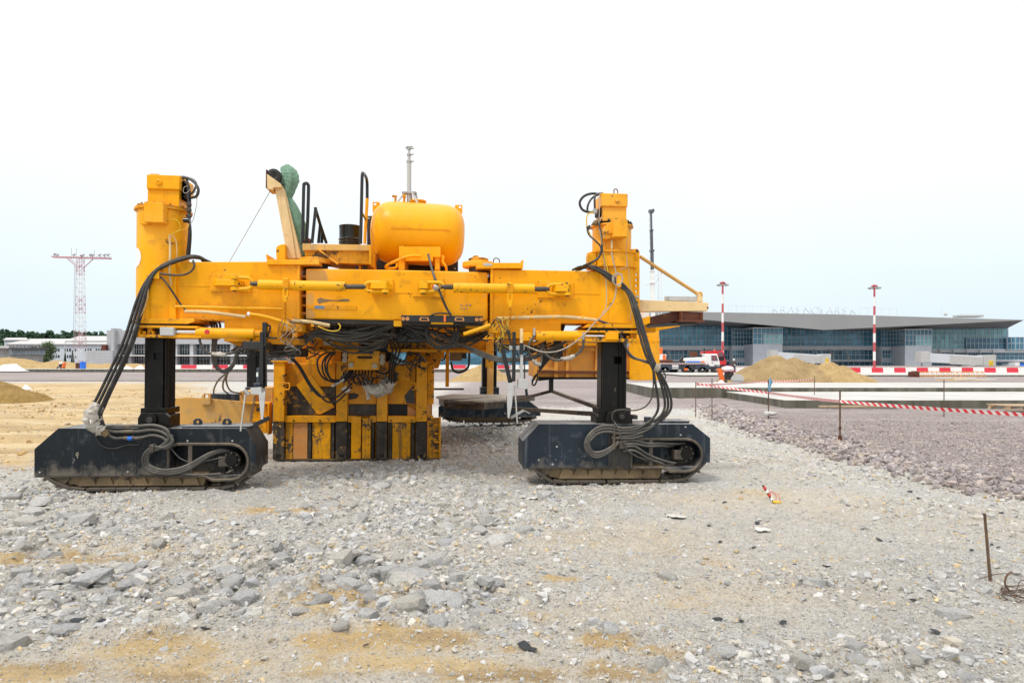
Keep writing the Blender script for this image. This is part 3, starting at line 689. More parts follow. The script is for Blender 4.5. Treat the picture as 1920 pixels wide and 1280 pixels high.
M['t_glass_pale'] = glassmat('pale_green_glass', (.12, .33, .39), (.22, .47, .51), 1.45, 1.9)
TY = 240.0
term = empty('airport_terminal', W(1560, HZ, TY)); term.location.z = 0
tag(term, 'long grey terminal with blue glass walls and a wedge shaped roof', 'terminal')
tx0 = term.location.x
def T(px, py, Y=TY): w = W(px, py, Y); return Vector((w.x-tx0, w.y-TY, w.z))
def facade(name, x0, x1, y0, y1, Y, gm, cols, rows, thick=.17, parent=term, proud=.12):
    a = T(x0, y1, Y); b = T(x1, y0, Y)
    g = MB().box((a.x, a.y, a.z), (b.x, a.y+.2, b.z)).build('glazing', gm, parent)
    m = MB()
    for i in range(cols+1):
        x = a.x+(b.x-a.x)*i/cols; m.box((x-thick/2, a.y-proud, a.z), (x+thick/2, a.y-.003, b.z))
    for j in range(rows+1):
        z = a.z+(b.z-a.z)*j/rows; m.box((a.x, a.y-proud-.02, z-thick/2), (b.x, a.y-.002, z+thick/2))
    m.build('mullions', M['mullion'], g); return g
def wallbox(name, x0, x1, y0, y1, Y, mat, depth=4, parent=term):
    a = T(x0, y1, Y); b = T(x1, y0, Y)
    return MB().box((a.x, a.y, a.z), (b.x, a.y+depth, b.z)).build(name, mat, parent, .03)
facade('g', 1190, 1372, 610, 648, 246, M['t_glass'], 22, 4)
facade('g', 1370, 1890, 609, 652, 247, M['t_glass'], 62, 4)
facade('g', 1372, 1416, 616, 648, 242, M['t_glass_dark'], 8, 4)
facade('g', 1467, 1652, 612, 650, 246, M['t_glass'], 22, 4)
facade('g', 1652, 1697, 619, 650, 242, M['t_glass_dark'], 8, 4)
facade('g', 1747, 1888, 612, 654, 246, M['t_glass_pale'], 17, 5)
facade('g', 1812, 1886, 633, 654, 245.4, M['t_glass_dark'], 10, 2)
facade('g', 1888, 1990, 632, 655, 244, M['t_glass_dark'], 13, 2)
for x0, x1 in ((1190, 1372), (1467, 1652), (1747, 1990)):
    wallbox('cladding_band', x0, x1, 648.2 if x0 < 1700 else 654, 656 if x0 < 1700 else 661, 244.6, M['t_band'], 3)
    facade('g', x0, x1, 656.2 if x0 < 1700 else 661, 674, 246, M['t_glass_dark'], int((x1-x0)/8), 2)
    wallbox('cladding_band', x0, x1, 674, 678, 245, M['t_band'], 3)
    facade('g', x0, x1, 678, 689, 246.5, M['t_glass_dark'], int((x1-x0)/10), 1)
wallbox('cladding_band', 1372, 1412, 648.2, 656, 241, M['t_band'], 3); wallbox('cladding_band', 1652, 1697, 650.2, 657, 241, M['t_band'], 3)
for x0, x1, xs in ((1412, 1467, 1372), (1697, 1747, 1652)):
    dy = 3 if x0 > 1600 else 0
    wallbox('stair_tower_wall', x0, x1, 643+dy+2, 690, 232, M['t_panel'], 12)
    facade('g', x0, x1, 615+dy, 645+dy, 232, M['t_glass_dark'], 7, 3)
    facade('g', x0+20, x1-.5, 627+dy, 644+dy, 231.9, M['t_glass_pale'], 4, 2)
    wallbox('wall_cladding', xs, x0, 656, 690, 240.5, M['t_panel'], 3)
    facade('g', xs+2, x0-12, 656, 671, 240.3, M['t_glass_dark'], 6, 2); facade('g', xs+2, x0-12, 679, 689, 240.3, M['t_glass_dark'], 6, 1)
    wallbox('coping', x0-1, x1+1, 613.5+dy, 615+dy, 231.6, M['t_band'], 12)
# wedge roof
def rp(px, py, Y): return T(px, py, Y)
top = [(1120, 588), (1325, 585), (1560, 589), (1760, 595), (1919, 599.5)]
bot = [(1120, 604), (1240, 597), (1330, 600), (1545, 618.5), (1740, 609), (1919, 600.3)]
b = MB(); poly = [rp(x, y, 226) for x, y in top]+[rp(x, y, 226) for x, y in reversed(bot)]
b.prism([(p.x, p.z) for p in poly], -14, -13.3); b.build('roof_fascia', M['t_roof'], term)
b = MB()
bt = [(1120, 604), (1240, 597), (1330, 600), (1545, 618.5), (1740, 609), (1919, 600.3)]
gl = [(1150, 612), (1240, 612), (1330, 612), (1545, 619.2), (1740, 617), (1888, 615.5)]
fr = [rp(x, y, 226.1) for x, y in bt]; bk = [rp(x, y, 246.3) for x, y in gl]; tp = [rp(1120, 587, 226.7), rp(1240, 586, 226.7), rp(1330, 585.2, 226.7), rp(1545, 588.8, 226.7), rp(1740, 594.5, 226.7), rp(1919, 599.6, 226.7)]
n = len(fr); bk2 = [Vector((p.x, p.y+3, q.z+1.2)) for p, q in zip(bk, tp)]
vs = fr+bk+bk2+tp
fs = [(i, i+1, n+i+1, n+i) for i in range(n-1)]+[(n+i, n+i+1, 2*n+i+1, 2*n+i) for i in range(n-1)]+[(2*n+i, 2*n+i+1, 3*n+i+1, 3*n+i) for i in range(n-1)]
b.add(vs, fs); b.build('soffit', M['t_soffit'], term, smooth=False)
# slanted brackets along the first floor
for px in (1250, 1290, 1330, 1500, 1528, 1556, 1585, 1760, 1785, 1810, 1835, 1860):
    a = T(px, 655, 244.2); c = T(px+8, 672, 241.5); d = T(px+8, 672, 244.2)
    MB().bar(a, c, .25, .35).bar(Vector((a.x, a.y, a.z-1.2)), Vector((c.x-.3, c.y, c.z-.2)), .2, .25).bar(a*.5+c*.5, d*.3+a*.7, .15, .15).build('bracket', M['greypaint'], term)
# parapet rails and the letters on the roof
M['letter'] = flat('pale_sign_metal', (.72, .77, .81), .5)
for x0, x1 in ((1366, 1442), (1612, 1682)):
    b = MB(); k = 6
    for i in range(k): 
        px = x0+(x1-x0)*i/(k-1); yy = 586+(px-1330)*.0175; b.bar(T(px, yy+1, 230), T(px, yy-14, 230), .13, .13)
    b.bar(T(x0, 572+(x0-1330)*.0175, 230), T(x1, 572+(x1-1330)*.0175, 230), .13, .13); b.build('sign_rail', M['letter'], term)
sign = empty('roof_sign', (term.location.x, TY, 0)); tag(sign, 'thin pale metal roof letters reading KRASNOYARSK above the terminal', 'sign')
for i, ch in enumerate('KRASNOYARSK'):
    px = 1453+14.6*i; yy = 586.5+(px-1330)*.0175; p = T(px, yy, 230)
    cu = bpy.data.curves.new('letter', 'FONT'); cu.body = ch; cu.size = 3.6; cu.extrude = .12; cu.offset = -.025
    tmp = bpy.data.objects.new('letter_tmp', cu); COL.objects.link(tmp)
    bpy.context.view_layer.update()
    me = bpy.data.meshes.new_from_object(tmp.evaluated_get(bpy.context.evaluated_depsgraph_get())); bpy.data.objects.remove(tmp)
    me.materials.clear(); me.materials.append(M['letter'])
    o = bpy.data.objects.new('letter', me); COL.objects.link(o); o.parent = sign; o.location = (p.x-1.1, p.y, p.z+.35); o.rotation_euler = (R(90), 0, 0)
    MB().bar((p.x-.2, p.y+.3, p.z+1.6), (p.x-.2, p.y+2.0, p.z-.3), .06, .06).bar((p.x-.7, p.y+.13, p.z-.4), (p.x-.7, p.y+.13, p.z+.5), .1, .1).build('letter_strut', M['letter'], sign)
# small roof dome and vents
MB().lathe([(.0, 0), (.5, .1), (.55, .6), (.4, .95), (0, 1.1)], T(1773, 592, 236), n=12).build('roof_dome', M['greypaint'], term)
MB().bar(T(1765, 594, 236), T(1765, 572, 236), .12, .12).bar(T(1760, 588, 236), T(1771, 588, 236), .1, .1).build('roof_antenna', M['letter'], term)
MB().box(T(1800, 594, 236), T(1830, 591.5, 240)).build('roof_vent', M['greypaint'], term, .05)
wallbox('entrance_block', 1903, 1912, 679, 691, 230, M['white'], 3)
wallbox('entrance_block', 1891, 1903, 682, 691, 231, M['t_panel'], 3)
wallbox('entrance_block', 1912, 1925, 681, 691, 230.5, M['blue'], 3)

# ------------------------------------------------------------------ boarding bridges
def jetway(px0, px1, y0, y1, Y, label, mirror=False):
    a = W(px0, y1, Y); b = W(px1, y0, Y); L = b.x-a.x; z0, z1 = a.z, b.z
    j = empty('boarding_bridge', (a.x, Y, 0)); tag(j, label, 'boarding bridge', 'boarding bridges')
    MB().box((0, 0, z0+.8), (L*.12, 3, z1+1.2)).build('rotunda', M['greypaint'], j, .1)
    MB().hexa([(L*.10, .3, z0+.8), (L*.86, .3, z0), (L*.86, 2.7, z0), (L*.10, 2.7, z0+.8), (L*.10, .3, z1+.7), (L*.86, .3, z1-.2), (L*.86, 2.7, z1-.2), (L*.10, 2.7, z1+.7)]).build('tunnel', M['t_band'], j, .08)
    MB().hexa([(L*.40, .1, z0+.2), (L*.84, .1, z0-.2), (L*.84, 2.9, z0-.2), (L*.40, 2.9, z0+.2), (L*.40, .1, z1+.2), (L*.84, .1, z1-.5), (L*.84, 2.9, z1-.5), (L*.40, 2.9, z1+.2)]).build('outer_tunnel', M['greypaint'], j, .08)
    MB().box((L*.84, -.2, z0-.3), (L, 3.2, z1+.1)).build('cab', M['greypaint'], j, .15)
    MB().box((L*.9, -.26, z0-.2), (L*.96, -.205, z0+1.3)).build('notice_panel', M['cable_yellow'], j)
    for x in (L*.05, L*.52): MB().cyl((x, 1.5, 0), (x, 1.5, z0+.6), .28, 10).build('column', M['greypaint'], j)
    MB().bar((L*.60, -.3, .1), (L*.72, -.3, z0), .9, .12).build('stair', M['greypaint'], j)
    MB().box((L*.55, .4, .1), (L*.8, 2.6, .9)).build('bogie', M['steel'], j, .1)
    return j
jetway(1727, 1867, 666, 684, 205, 'long grey boarding bridge at the right, before the pale green glass')
jetway(1445, 1558, 664, 680, 205, 'grey boarding bridge partly hidden by the big sand pile')

# ------------------------------------------------------------------ floodlight masts before the terminal
M['mast_red'] = flat('mast_red', (.52, .09, .10), .5); M['mast_white'] = flat('mast_white', (.80, .80, .79), .5)
def light_mast(px, ytop, Y, label):
    base = W(px, 690, Y); o = empty('floodlight_mast', (base.x, Y, 0)); tag(o, label, 'light mast', 'floodlight masts before the terminal')
    h = W(px, ytop, Y).z; k = 9
    for i in range(k):
        z0, z1 = h*.965*i/k, h*.965*(i+1)/k
        MB().cyl((0, 0, z0), (0, 0, z1), .27-.011*i, 14, .27-.011*(i+1)).build('mast_band', M['mast_red' if i % 2 == 0 else 'mast_white'], o)
    zc = h*.955
    MB().lathe([(.2, 0), (.5, .35), (.55, .6), (.2, .7), (.15, .8)], (0, 0, zc), n=16).build('head_frame', M['mast_red'], o)
    for i in range(10):
        a = 2*math.pi*i/10; c, s = math.cos(a), math.sin(a)
        MB().bar((c*.6, s*.6, zc+.35), (c*1.0, s*1.0, zc+.15), .06, .06).cbox((c*.95, s*.95, zc+.1), (.34, .3, .26)).build('floodlight', M['steel'], o)
light_mast(1355, 528, 130, 'red and white banded floodlight mast beside the red truck cab')
light_mast(1639.5, 534, 130, 'red and white banded floodlight mast right of the sand piles')

# ------------------------------------------------------------------ lattice light tower on the left
def lattice_tower():
    Y = 150; base = W(151, 681, Y); o = empty('lattice_light_tower', (base.x, Y, 0))
    tag(o, 'red and white lattice tower carrying a long crossbar of floodlights', 'light tower')
    h = W(152, 483, Y).z; k = 26; w0, w1 = .85, .52
    cols = ['r', 'r', 'w', 'w', 'w', 'r', 'r', 'r', 'r', 'w', 'w', 'w', 'w', 'r', 'r', 'r', 'r', 'w', 'w', 'w', 'w', 'w', 'r', 'r', 'r', 'r']
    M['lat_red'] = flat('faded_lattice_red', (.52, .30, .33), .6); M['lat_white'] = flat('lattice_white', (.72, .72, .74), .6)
    for i in range(k):
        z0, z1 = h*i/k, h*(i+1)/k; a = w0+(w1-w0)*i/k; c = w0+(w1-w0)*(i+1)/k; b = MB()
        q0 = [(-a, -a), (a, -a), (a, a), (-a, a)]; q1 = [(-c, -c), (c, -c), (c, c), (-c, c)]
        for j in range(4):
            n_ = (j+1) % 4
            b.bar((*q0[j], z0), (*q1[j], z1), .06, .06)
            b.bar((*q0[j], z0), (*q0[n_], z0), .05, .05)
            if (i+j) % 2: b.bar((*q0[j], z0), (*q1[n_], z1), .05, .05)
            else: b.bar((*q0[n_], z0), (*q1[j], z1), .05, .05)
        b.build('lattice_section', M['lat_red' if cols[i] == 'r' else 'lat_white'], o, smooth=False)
    b = MB()
    for s in (.25, -.25): b.bar((-.95, s-.9, 0), (-.7, s-.7, h-2), .05, .05)
    for i in range(44): z = h*i/44; b.bar((-.95+.25*i/44, -.6, z), (-.95+.25*i/44, -1.1, z), .04, .04)
    b.build('ladder', M['steel'], o, smooth=False)
    xl = W(99, 480, Y).x-base.x; xr = W(207, 485, Y).x-base.x
    b = MB()
    for s in (-.4, .4):
        b.bar((xl, s, h+.15), (xr, s, h-.2), .16, .3)
    for i in range(14): x = xl+(xr-xl)*i/13; b.bar((x, -.4, h+.1), (x, .4, h+.1), .1, .1)
    b.build('crossbar', M['lat_red'], o, smooth=False)
    b = MB()
    for s in (-1, 1): b.bar((s*3.0, 0, h-.1), (s*.5, 0, h-2.4), .14, .14); b.bar((s*2.6, .4, h-.1), (s*.5, .4, h-2.1), .1, .1)
    b.build('brace', M['lat_red'], o, smooth=False)
    for px, up in ((103, 1.0), (108, .7), (139, .8), (153, .6), (156, .6), (170, .8), (174, .6), (187, .7), (196, .7), (203, .8)):
        x = W(px, 480, Y).x-base.x
        MB().bar((x, 0, h), (x, 0, h+up*.6), .08, .08).cyl((x-.15, -.25, h+up*.6), (x+.25, .1, h+up*.6+.35), .24, 10, .14).build('floodlight', M['steel'], o)
    for px, up in ((134, 3), (143, 3), (177, 2.4)):
        x = W(px, 480, Y).x-base.x; MB().bar((x, 0, h), (x, 0, h+up*.7), .06, .06).build('lightning_rod', M['steel'], o)
lattice_tower()

# ------------------------------------------------------------------ grey panelled building
GYB = 160.0
gb = empty('panelled_building', (W(270, 0, GYB).x, GYB, 0)); tag(gb, 'modern light grey panelled building with rows of dark windows, left', 'building')
def TB(px, py, Y=GYB): w = W(px, py, Y); return Vector((w.x-gb.location.x, w.y-GYB, w.z))
M['g_panel'] = flat('light_grey_panel', (.47, .48, .50), .5, .04, .4, 0, (1.3, .65))
M['g_glass'] = glassmat('blue_black_glass', (.008, .016, .028), (.02, .045, .07), 1.3, 1.3)
def gbox(name, x0, x1, y0, y1, Y, depth, mat): 
    a = TB(x0, y1, Y); c = TB(x1, y0, Y); return MB().box(a, (c.x, c.y+depth, c.z)).build(name, mat, gb, .03)
gbox('annex_wall', 160, 211, 657, 690, 158, 6, M['g_panel'])
gbox('main_wall', 200, 213, 619, 690, 160, 14, M['g_panel'])
gbox('upper_wall', 213.2, 560, 619, 645, 160, 14, M['g_panel'])
gbox('corner_pier', 208, 214, 615, 690, 159, 3, M['g_panel'])
gbox('rear_wall', 213.2, 560, 645.2, 690, 163, 6, M['g_panel'])
gbox('pier', 240, 246, 645, 690, 160.4, 2, M['g_panel'])
for px in (326, 356, 394, 432, 472, 512): gbox('pier', px, px+6, 645, 690, 160.4, 2, M['g_panel'])
gbox('balcony_band', 208, 560, 665.5, 667.5, 158.8, 3.8, M['white'])
gbox('pipe_cover', 190, 198, 646, 657, 159, 2, M['rust'])
spans = [(214, 240), (246, 270), (270.5, 298), (298.5, 326), (332, 356), (362, 394), (400, 432), (438, 472), (478, 512)]
for x0, x1 in spans:
    for y0, y1 in ((646.5, 663), (667.6, 676.5), (677.5, 689)):
        w_ = gbox('window', x0+.6, x1-.6, y0, y1, 162, .4, M['g_glass'])
        m = MB(); k = 5
        for i in range(k+1):
            p = TB(x0+.6+(x1-x0-1.2)*i/k, y1, 161.9); q = TB(x0, y0, 161.9); m.box((p.x-.05, p.y, p.z), (p.x+.05, p.y+.08, q.z))
        p = TB(x0, (y0+y1)/2, 161.88); q = TB(x1, 0, 161.9); m.box((p.x, p.y, p.z-.04), (q.x, p.y+.08, p.z+.04))
        m.build('window_frame', M['greypaint'], w_, smooth=False)
# continuing block behind the machine
gb2 = gbox('connecting_wall', 560, 1200, 622, 650, 236, 8, M['t_panel'])
gbox('connecting_glazing', 560, 1200, 650.2, 690, 237, 3, M['t_glass_dark'])

# ------------------------------------------------------------------ white building with pale roofs
WY = 220.0
wb = empty('white_office_building', (W(100, 0, WY).x, WY, 0)); tag(wb, 'long white two storey building with pale hipped roof, behind the lattice tower', 'building')
def TW(px, py, Y=WY): w = W(px, py, Y); return Vector((w.x-wb.location.x, w.y-WY, w.z))
M['w_wall'] = flat('hazy_white_render', (.50, .55, .60), .7, .03, .2); M['w_roof'] = flat('pale_roof_sheet', (.52, .515, .505), .6, .05, .2)  # distance haze put into both colours: wall greyer and bluer, roof duller
M['w_trim'] = flat('grey_trim', (.25, .28, .32), .6)
def wbox(name, x0, x1, y0, y1, Y, depth, mat, parent=wb): 
    a = TW(x0, y1, Y); c = TW(x1, y0, Y); return MB().box(a, (c.x, c.y+depth, c.z)).build(name, mat, parent, .02)
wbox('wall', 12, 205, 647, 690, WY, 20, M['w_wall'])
wbox('gutter', 11, 206, 645.6, 647.2, WY-.4, 1.2, M['w_trim'])
wbox('side_block_wall', 8, 52, 638.5, 660, WY+6, 12, M['w_wall']); wbox('side_block_trim', 7, 53, 637.6, 639, WY+5.6, 1, M['w_trim'])
def roofslab(name, p):
    a, b_, c, d = p; MB().hexa([a, b_, c, d, a+Vector((0, 0, .3)), b_+Vector((0, 0, .3)), c+Vector((0, 0, .3)), d+Vector((0, 0, .3))]).build(name, M['w_roof'], wb, smooth=False)
roofslab('roof', [TW(10, 646, WY-.6), TW(206, 646, WY-.6), TW(206, 636.5, WY+10), TW(58, 636.5, WY+10)])
roofslab('upper_roof', [TW(122, 640, WY+3), TW(206, 640, WY+3), TW(199, 631.5, WY+13), TW(146, 631.5, WY+13)])
wbox('upper_gutter', 122, 206, 639.6, 641, WY+2.8, .6, M['w_trim'])
roofslab('side_roof', [TW(6, 638, WY+5.4), TW(53, 638, WY+5.4), TW(49, 634.6, WY+12), TW(12, 634.6, WY+12)])
for row, (y0, y1) in enumerate(((653.5, 658.5), (665.5, 670.5))):
    for x0 in (99, 120.5, 139, 159, 179, 193):
        if row and x0 > 150: continue
        w_ = wbox('window', x0, x0+12.5 if x0 != 139 else x0+5, y0, y1, WY-.06, .3, M['g_glass'])
        for q in (.33, .66):
            xx = x0+12.5*q; wbox('window_bar', xx-.5, xx+.5, y0, y1, WY-.14, .06, M['white'], w_)
# dark shed
SY = 130.0
sh = empty('weathered_shed', (W(40, 0, SY).x, SY, 0)); tag(sh, 'low weathered shed with dark parapet behind the sand berm, far left', 'shed')
def TS(px, py, Y=SY): w = W(px, py, Y); return Vector((w.x-sh.location.x, w.y-SY, w.z))
M['shed1'] = flat('blue_grey_sheet', (.22, .28, .33), .6, .15, .8); M['shed2'] = flat('grey_boards', (.26, .26, .26), .8, .15, .8); M['shed3'] = flat('dark_parapet', (.06, .06, .065), .7)
def sbox(name, x0, x1, y0, y1, Y, d, m, rz=0): a = TS(x0, y1, Y); c = TS(x1, y0, Y); return MB().box(a, (c.x, c.y+d, c.z)).build(name, m, sh, .02)
sbox('upper_wall', 17, 74, 655, 665, SY, 1.6, M['shed1']); sbox('lower_wall', 17, 73, 665, 685, SY+.3, 1.2, M['shed2'])
sbox('wing_wall', -40, 17, 653, 685, SY+1, 1.5, M['shed2']); sbox('wing_roof', -40, 18, 648, 653, SY+.4, 2, M['greypaint'])
sbox('parapet', 16, 77, 651.5, 655, SY-.6, 2.2, M['shed3'])
b = MB()
for i in range(9): p = TS(18+7*i, 651.5, SY-.5); b.bar(p, p+Vector((0, 0, .45)), .06, .06)
b.bar(TS(17, 649.3, SY-.5), TS(77, 650.5, SY-.5), .08, .08); b.build('parapet_rail', M['shed3'], sh, smooth=False)
for i in range(10): sbox('wall_batten', 18+5.6*i, 18.5+5.6*i, 655.5, 664.8, SY-.08, .075, M['shed2'])

# ------------------------------------------------------------------ trees
def leafmat(name, a, b):
    t = NT(name); oi = t.coord(); n = t.noise(oi, .9, 4); at = t.n('Attribute', attribute_name='col')
    col = t.mix(t.rng(n, .35, .65), a, b); col = t.mix(1, col, at.outputs['Color'], 'MULTIPLY'); return t.fin(col, .75, 0, None, .2)
M['leaf'] = leafmat('birch_leaves', (.10, .15, .075), (.17, .235, .12)); M['needle'] = leafmat('spruce_needles', (.03, .065, .045), (.055, .10, .06)); M['pine'] = leafmat('pine_needles', (.040, .085, .055), (.075, .135, .075))
M['bark'] = flat('bark', (.10, .075, .055), .9, .2, 2)
def leaves(name, C, S, mat, parent=None, drop=0):
    n = len(C); a = RNG.normal(size=(n, 3)); a /= np.linalg.norm(a, axis=1)[:, None]; b_ = np.cross(a, RNG.normal(size=(n, 3))); b_ /= np.linalg.norm(b_, axis=1)[:, None]
    S = np.asarray(S)[:, None]; V = np.stack([C-a*S*.5-b_*S*.35, C+a*S*.5-b_*S*.3, C+a*S*.35+b_*S*.4, C-a*S*.4+b_*S*.35], 1).reshape(-1, 3)
    k = RNG.uniform(.7, 1.3, n); col = np.repeat(np.stack([k, k, k, np.ones(n)], -1), 4, 0)
    me = np_mesh(name, V, np.arange(4*n).reshape(-1, 4), col); me.materials.append(mat)
    o = bpy.data.objects.new(name, me); COL.objects.link(o); o.parent = parent; return o
def broad_tree(px, py_top, Y, wpx, label):
    base = W(px, 690, Y); h = W(px, py_top, Y).z; w = wpx*Y/F
    o = empty('leafy_tree', (base.x, Y, 0)); tag(o, label, 'tree')
    b = MB().tube([(0, 0, 0), (.1, 0, h*.3), (-.1, .1, h*.6), (.1, 0, h*.85)], [.28, .22, .13, .04], 8)
    for i in range(7):
        a = i*2.4; z = h*(.28+.08*i); r = w*.36*(1-.3*i/7); b.tube([(0, 0, z), (math.cos(a)*r*.5, math.sin(a)*r*.5, z+h*.06), (math.cos(a)*r, math.sin(a)*r, z+h*.14)], [.1, .07, .03], 6)
    b.build('trunk', M['bark'], o)
    cl = []
    for i in range(36):
        t_ = RNG.random(); z = h*(.22+.74*t_); r = w*.46*math.sin(math.pi*min(1, .22+.78*(1-t_)))**.7*(.55+.5*RNG.random()); a = RNG.random()*6.28
        cl.append((math.cos(a)*r, math.sin(a)*r, z))
    cl = np.array(cl); id_ = RNG.integers(0, len(cl), 5200); C = cl[id_]+RNG.normal(size=(5200, 3))*np.array([w*.085, w*.085, h*.05])
    leaves('crown', C, RNG.uniform(.16, .34, len(C)), M['leaf'], o)
broad_tree(81, 639, 170, 40, 'loose grey green leafy tree beside the shed')
def spruce(px, py_top, Y, wpx, label):
    base = W(px, 690, Y); h = W(px, py_top, Y).z; w = wpx*Y/F/2
    o = empty('spruce_tree', (base.x, Y, 0)); tag(o, label, 'tree', 'young spruces before the white building')
    MB().cyl((0, 0, 0), (0, 0, h*.97), .1, 8, .02).build('trunk', M['bark'], o)
    n = 2600; t_ = RNG.random(n)**.7; tier = np.floor(t_*9)/9; z = h*(.08+.9*(1-t_)); a = RNG.random(n)*6.283
    r = w*(t_*.65+.35*(t_-tier)*9*t_)*np.sqrt(RNG.random(n))*(.8+.3*np.sin(a*5+tier*20))
    leaves('crown', np.stack([r*np.cos(a), r*np.sin(a), z-.25*r], -1), RNG.uniform(.12, .26, n), M['needle'], o)
spruce(136, 656, 165, 10, 'young dark spruce standing just left of the lattice tower')
spruce(122, 661, 168, 8, 'narrow young spruce left of the spruce nearest the lattice tower')
# far pine wood: one mass
Cs, Ss = [], []
for i in range(420):
    Y = RNG.uniform(470, 540); px = RNG.uniform(-120, 235); w = W(px, 0, Y); h = RNG.uniform(19.0, 23.5)+(1 if px < 25 else 0)
    n = 90; t_ = RNG.random(n); z = h*(.25+.75*t_); r = RNG.uniform(1.8, 3.2)*(1.08-t_)**.38*np.sqrt(RNG.random(n)); a = RNG.random(n)*6.283
    Cs.append(np.stack([w.x+r*np.cos(a), Y+r*np.sin(a), z], -1)); Ss.append(RNG.uniform(1.3, 2.6, n))
tag(leaves('pine_wood', np.concatenate(Cs), np.concatenate(Ss), M['pine']), 'dark green line of far pines behind the white building', 'forest', kind='stuff')
# street lamp before the white building
sl_ = empty('street_lamp', (W(122, 0, 190).x, 190, 0)); tag(sl_, 'thin grey street lamp with a curved arm before the white building', 'street lamp')
hh = W(122, 640, 190).z
MB().tube([(0, 0, 0), (0, 0, hh-.6), (.2, 0, hh-.1), (1.1, 0, hh)], .09, 8).build('pole', M['greypaint'], sl_)
MB().box((.9, -.15, hh-.08), (1.7, .15, hh+.07)).build('lamp_head', M['greypaint'], sl_, .03)

# ------------------------------------------------------------------ small site things on the left
def zg(Y): return .55
ba = empty('plastic_barrel', (W(155.5, 0, 92).x, 92, .55)); tag(ba, 'bright blue plastic barrel standing on the far concrete edge', 'barrel')
h = 1.0; MB().lathe([(.30, 0), (.36, .04), (.37, .3), (.35, .33), (.37, .36), (.37, .62), (.35, .65), (.37, .68), (.36, .92), (.30, .96), (.28, .93)], (0, 0, 0), n=24).build('shell', M['blue'], ba)
MB().cyl((.12, 0, .93), (.12, 0, .975), .05, 10).cyl((-.12, 0, .93), (-.12, 0, .975), .05, 10).build('bung', M['blue'], ba)
sc_ = empty('rusty_crate', (W(147, 0, 92.3).x, 92.3, .55)); tag(sc_, 'small rusty brown crate beside the blue barrel', 'crate')
for i in range(4): MB().box((-.28, -.2, .05+.19*i), (.28, -.165, .21+.19*i)).build('slat', M['rust'], sc_, .01)
MB().box((-.27, -.16, .03), (.27, .25, .78)).build('box', M['rust'], sc_, .015)
def floor_saw(name, loc, rz, s, label, group):
    o = empty(name, loc, rz); o.scale = (s, s, s); tag(o, label, 'floor saw', group)
    MB().hexa([(-.42, -.25, .12), (-.20, -.25, .12), (-.20, .25, .12), (-.42, .25, .12), (-.62, -.25, .85), (-.40, -.25, .85), (-.40, .25, .85), (-.62, .25, .85)]).build('cowl', M['orange'], o, .03)
    MB().box((-.25, -.22, .22), (.45, .22, .36)).build('frame', M['dark'], o, .02)
    MB().box((-.2, -.18, .36), (.25, .18, .66)).cyl((.02, -.2, .5), (.02, .2, .5), .13, 14).build('engine', M['dark'], o, .02)
    MB().lathe([(.02, 0), (.3, .03), (.34, .12), (.3, .25), (.05, .3)], (-.05, 0, .68), n=18).build('water_tank', M['white'], o)
    b = MB(); P = [(.36*math.cos(a)+.42, .36*math.sin(a)+.2) for a in [math.pi*i/12 for i in range(13)]]; b.prism(P, -.32, -.26); b.build('blade_guard', M['greypaint'], o, .01)
    MB().cyl((.42, -.30, .22), (.42, -.28, .22), .30, 24).build('blade', M['steel'], o)
    for x, y in ((-.2, -.26), (-.2, .26), (.4, .26)): MB().cyl((x, y-.03, .11), (x, y+.03, .11), .11, 14).build('wheel', M['tyre'], o)
    MB().tube([(.1, .15, .6), (-.3, .15, .98), (-.75, .15, 1.05)], .018, 6).tube([(.1, -.15, .6), (-.3, -.15, .98), (-.75, -.15, 1.05)], .018, 6).build('handlebar', M['dark'], o)
    return o
floor_saw('floor_saw', W(1364, 0, 41) * Vector((1, 1, 0)) if False else (W(1366, 0, 43).x, 43, .10), R(-8), 1.15, 'orange and white floor saw standing by the big sand pile', 'floor saws')
floor_saw('floor_saw', (W(115, 0, 92).x, 92, .55), R(172), .95, 'small orange and white floor saw before the sand berm on the left', 'floor saws')
def film(name, px, Y, z, w, h, d, seed, label, group):
    n0, n1 = 26, 12; ax = np.linspace(-w/2, w/2, n0); ay = np.linspace(-d/2, d/2, n1); X_, Y_ = np.meshgrid(ax, ay)
    env = np.clip(1-np.abs(X_/w*2)**2.2, 0, 1)*np.clip(1-np.abs(Y_/d*2)**2.2, 0, 1)
    Z_ = h*env*(.65+1.0*(fbm(X_*2.1/max(.5, w*.3)+seed, Y_*2+seed, seed, 4)+.15))
    I = np.arange(n0*n1).reshape(n1, n0); q = np.stack([I[:-1, :-1], I[:-1, 1:], I[1:, 1:], I[1:, :-1]], -1).reshape(-1, 4)
    me = np_mesh(name, np.stack([X_, Y_, np.maximum(Z_, .01)], -1).reshape(-1, 3), q); me.materials.append(M['white']); me.shade_smooth()
    o = bpy.data.objects.new(name, me); COL.objects.link(o); o.location = (W(px, 0, Y).x, Y, z); return tag(o, label, 'plastic sheet', group)
film('plastic_sheet', 17, 86.5, .3, 4.0, 1.0, 2.0, 3, 'big crumpled white plastic sheet at the left picture edge', 'white plastic sheets')
film('plastic_sheet', 218, 90, .55, 1.1, .55, .8, 5, 'crumpled white sheet right of the blue barrel, left of the hoses', 'white plastic sheets')
film('plastic_sheet', 238, 90, .55, 1.5, .5, .8, 8, 'longer crumpled white sheet just left of the machine leg', 'white plastic sheets')
film('plastic_sheet', 262, 90, .55, 1.2, .55, .8, 12, 'crumpled white sheet touching the left machine leg', 'white plastic sheets')
film('plastic_bag', 49, 36, .03, .45, .28, .4, 15, 'small crumpled bag lying on the sand at the left', None)
film('plastic_sheet', 1347, 38.5, .15, 1.0, .35, .8, 18, 'white sheet at the foot of the orange saw', 'white plastic sheets')
